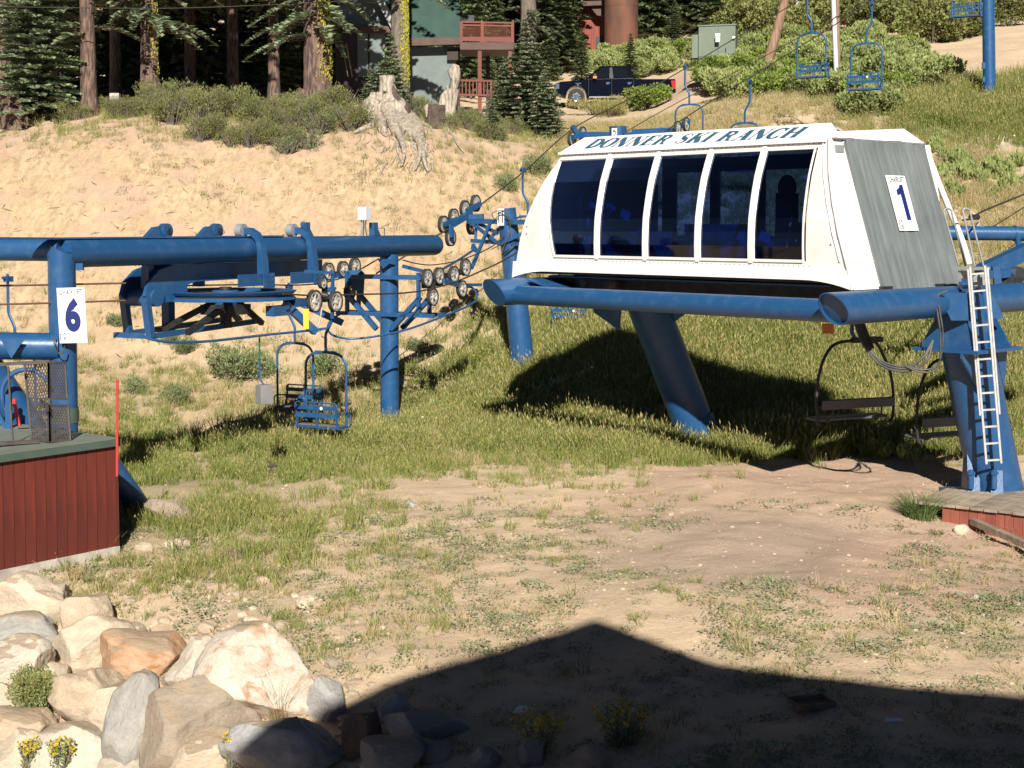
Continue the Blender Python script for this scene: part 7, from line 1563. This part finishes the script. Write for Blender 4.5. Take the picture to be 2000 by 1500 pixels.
def flower_plant(label, px, py, h, rx, n, seed, front=.3):
    t_ = thing('yellow_flower_plant', label, 'flowering plant'); rg = np.random.default_rng(seed); V = []; I = []
    for i in range(n):
        a = rg.uniform(0,6.28); r = rx*math.sqrt(rg.random()); c = np.array([math.cos(a)*r, math.sin(a)*r, h*rg.uniform(.1,1)]); c[:2] *= .5+.5*c[2]/h
        e = rg.normal(size=3)+np.array([0,0,.6]); e /= np.linalg.norm(e); s = np.cross(e, rg.normal(size=3)); s /= np.linalg.norm(s); l = rg.uniform(.02,.05); V += [c, c+e*l*.5+s*l*.2, c+e*l, c+e*l*.5-s*l*.2]
    mesh_obj('foliage', fast_mesh('foliage', V, None, [LEAFS]), t_)
    V = []
    for i in range(n//18):
        a = rg.uniform(0,6.28); r = rx*math.sqrt(rg.random()); c = np.array([math.cos(a)*r, math.sin(a)*r, h*rg.uniform(.72,1.08)])
        for k_ in range(3):
            e = rg.normal(size=3); e /= np.linalg.norm(e); s = np.cross(e, rg.normal(size=3)); s /= np.linalg.norm(s); l = .026; V += [c-e*l, c+s*l*.7, c+e*l, c-s*l*.7]
    mesh_obj('blossom', fast_mesh('blossom', V, None, [FLOWER]), t_, 'stuff')
    stems_mesh(seed, 16, rx, h).build('stem', TWIG, t_, kind='stuff', local=True)
    q = Q(px, py, 9); t_.location = q+Vector((0,-front,0)); return t_
flower_plant('yellow flowering stem cluster in front of the white boulder, leftmost', 78, 1495, .38, .15, 700, 1)
flower_plant('yellow flowering plant right of the leftmost one among the boulders', 134, 1500, .42, .16, 700, 2)
flower_plant('single yellow flower spray against the half shaded boulder', 462, 1500, .46, .09, 420, 3)
flower_plant('yellow flowers in the shadow above the stones', 1050, 1480, .42, .30, 1200, 4, .0)
flower_plant('yellow flowers in the shadow, the right hand clump', 1215, 1462, .40, .30, 1200, 5, .0)
# litter
bx = thing('cardboard_tray', 'flattened cardboard tray lying in the shadow', 'box', Q(1585,1385,9)); c_ = Q(1585,1385,9)+UP*.05
m_ = MB(); m_.box(c_, (.42,.30,.012), (.95,.3,0), (-.3,.95,0)); m_.build('tray_floor', CARD, bx)
for s_ in (-1, 1):
    m_ = MB(); m_.box(c_+Vector((-.3,.95,0))*.15*s_+UP*.03, (.42,.012,.06), (.95,.3,0), (-.3,.95,0)); m_.build('tray_side', CARD, bx)
    m_ = MB(); m_.box(c_+Vector((.95,.3,0))*.21*s_+UP*.025, (.012,.30,.05), (.95,.3,0), (-.3,.95,0)); m_.build('tray_side', CARD, bx)
m_ = MB(); c_ = Q(1015,1398,9)+UP*.04; m_.add([c_+Vector(v) for v in ((-.08,-.05,0),(.07,-.06,.02),(.09,.06,.05),(-.04,.07,.03),(.0,0,.07))], [(0,1,4),(1,2,4),(2,3,4),(3,0,4),(0,3,2,1)]); tag(m_.build('paper_scrap', PAPER), 'crumpled white paper scrap beside the yellow flowers in the shadow', 'litter')
m_ = MB(); c_ = Q(1745,1414,9)+UP*.03; m_.add([c_+Vector(v) for v in ((-.09,-.02,0),(.09,-.03,.01),(.10,.03,.02),(-.07,.03,.03))], [(0,1,2,3)]); tag(m_.build('paper_scrap', PAPER), 'thin white scrap in the shadow at the right', 'litter')
# swallow over the grass
bd = thing('bird', 'small dark bird flying low over the grass below the grey box', 'bird', P(531,912,23)); b_ = P(531,912,23)
m_ = MB(); m_.tube(curve([b_+Vector(v) for v in ((-.075,-.02,.0),(-.05,-.01,.012),(0,0,.02),(.05,.01,.022),(.075,.015,.02),(.085,.017,.018))], 3), [.004,.010,.016,.021,.024,.025,.024,.022,.020,.018,.019,.02,.018,.012,.006,.003][:16], 10); m_.build('body', FEATHER, bd)
m_ = MB(); m_.hexa([b_+Vector(v) for v in ((.035,0,.02),(-.02,0,.02),(-.05,-.03,-.11),(-.035,-.03,-.115),(.03,0,.026),(-.015,0,.026),(-.05,-.03,-.108),(-.036,-.03,-.112))]); m_.build('wing', FEATHER, bd)
m_ = MB(); m_.hexa([b_+Vector(v) for v in ((.035,.01,.02),(-.02,.01,.02),(-.09,.06,.07),(-.075,.07,.085),(.03,.01,.026),(-.015,.01,.026),(-.09,.06,.075),(-.076,.07,.088))]); m_.build('wing', FEATHER, bd)
m_ = MB(); m_.prism([b_+Vector(v) for v in ((-.07,-.02,.0),(-.12,-.045,-.012),(-.105,-.03,.0),(-.125,-.02,.008))], (0,.004,.004)); m_.build('tail', FEATHER, bd)
# ------------------------------------------------------------------ labels that single out each of the many look-alikes
ORD = ['leftmost','second','third','fourth','fifth','sixth','seventh','eighth','ninth','tenth','eleventh','twelfth','thirteenth','fourteenth','fifteenth','sixteenth','seventeenth','eighteenth','nineteenth','twentieth']
def place_labels(group, noun, marks):
    its = [o for o in COL.objects if o.get('group') == group and o.parent is None]; bins = {}
    for o in its:
        x, y = pix(*[np.array([c]) for c in o.location]); x = float(x[0]); k_ = min(range(len(marks)), key=lambda i: abs(marks[i][0]-x)); bins.setdefault(k_, []).append((x, o))
    for k_, l in bins.items():
        l.sort(key=lambda t: t[0])
        for i, (x, o) in enumerate(l):
            if len(l) == 1: o['label'] = '%s %s' % (noun, marks[k_][1])
            elif i < 20: o['label'] = '%s %s, %s%s' % (noun, marks[k_][1], ORD[i], '' if i == 0 else ' from the left there')
place_labels('forest conifers behind the clearing', 'dense wood conifer', [(-100,'outside the left edge'),(60,'behind the large fir'),(180,'behind the broken bark trunk'),(300,'behind the straight lichen trunk'),(450,'in the dark gap between the trunks'),(600,'behind the double lichen trunk'),(780,'behind the chalet'),(950,'above the chalet deck'),(1080,'left of the red barn'),(1213,'behind the rusty tank'),(1320,'right of the rusty tank'),(1400,'behind the transformer box'),(1510,'behind the leaning brown pole'),(1620,'behind the pale striped pole'),(1750,'above the dirt track'),(1930,'behind the tall blue tower'),(2080,'outside the right edge')])
place_labels('pale shrubs on the slope', 'pale leafed shrub', [(1340,'beside the pickup tailgate'),(1400,'below the transformer box'),(1490,'at the leaning brown pole'),(1560,'under the high left chair'),(1634,'at the pale striped pole'),(1690,'under the high right chair'),(1760,'right of the high chairs'),(1830,'by the dirt track')])
place_labels('low shrubs on the slope', 'bright low shrub', [(1340,'beside the pickup tailgate'),(1400,'below the transformer box'),(1470,'left of the leaning brown pole'),(1540,'right of the leaning brown pole'),(1634,'at the pale striped pole'),(1720,'right of the pale striped pole')])
place_labels('bushes at the wood edge', 'tall dull green bush', [(1440,'right of the transformer box'),(1520,'behind the leaning brown pole'),(1634,'behind the pale striped pole'),(1740,'behind the high right chair'),(1900,'along the track by the tall tower')])
place_labels('brush along the bank crest', 'olive twiggy brush', [(110,'beside the large fir'),(180,'at the broken bark trunk'),(295,'at the straight lichen trunk'),(380,'right of the straight lichen trunk'),(470,'on the middle of the crest'),(550,'left of the double trunk'),(622,'at the double lichen trunk'),(700,'left of the bleached stump'),(800,'right of the bleached stump'),(870,'around the split snag'),(940,'below the chalet deck'),(1000,'at the foot of the young fir')])
place_labels('grey brush on the bank crest', 'grey twiggy brush', [(570,'hanging lowest on the bank'),(620,'below the double lichen trunk'),(690,'left of the bleached stump'),(905,'below the chalet deck')])
place_labels('lance leaved plants', 'pale lance leaved plant', [(1830,'nearest the station roof'),(1880,'right of the white arch tube'),(1930,'midway on the dry slope'),(1990,'at the right edge')])
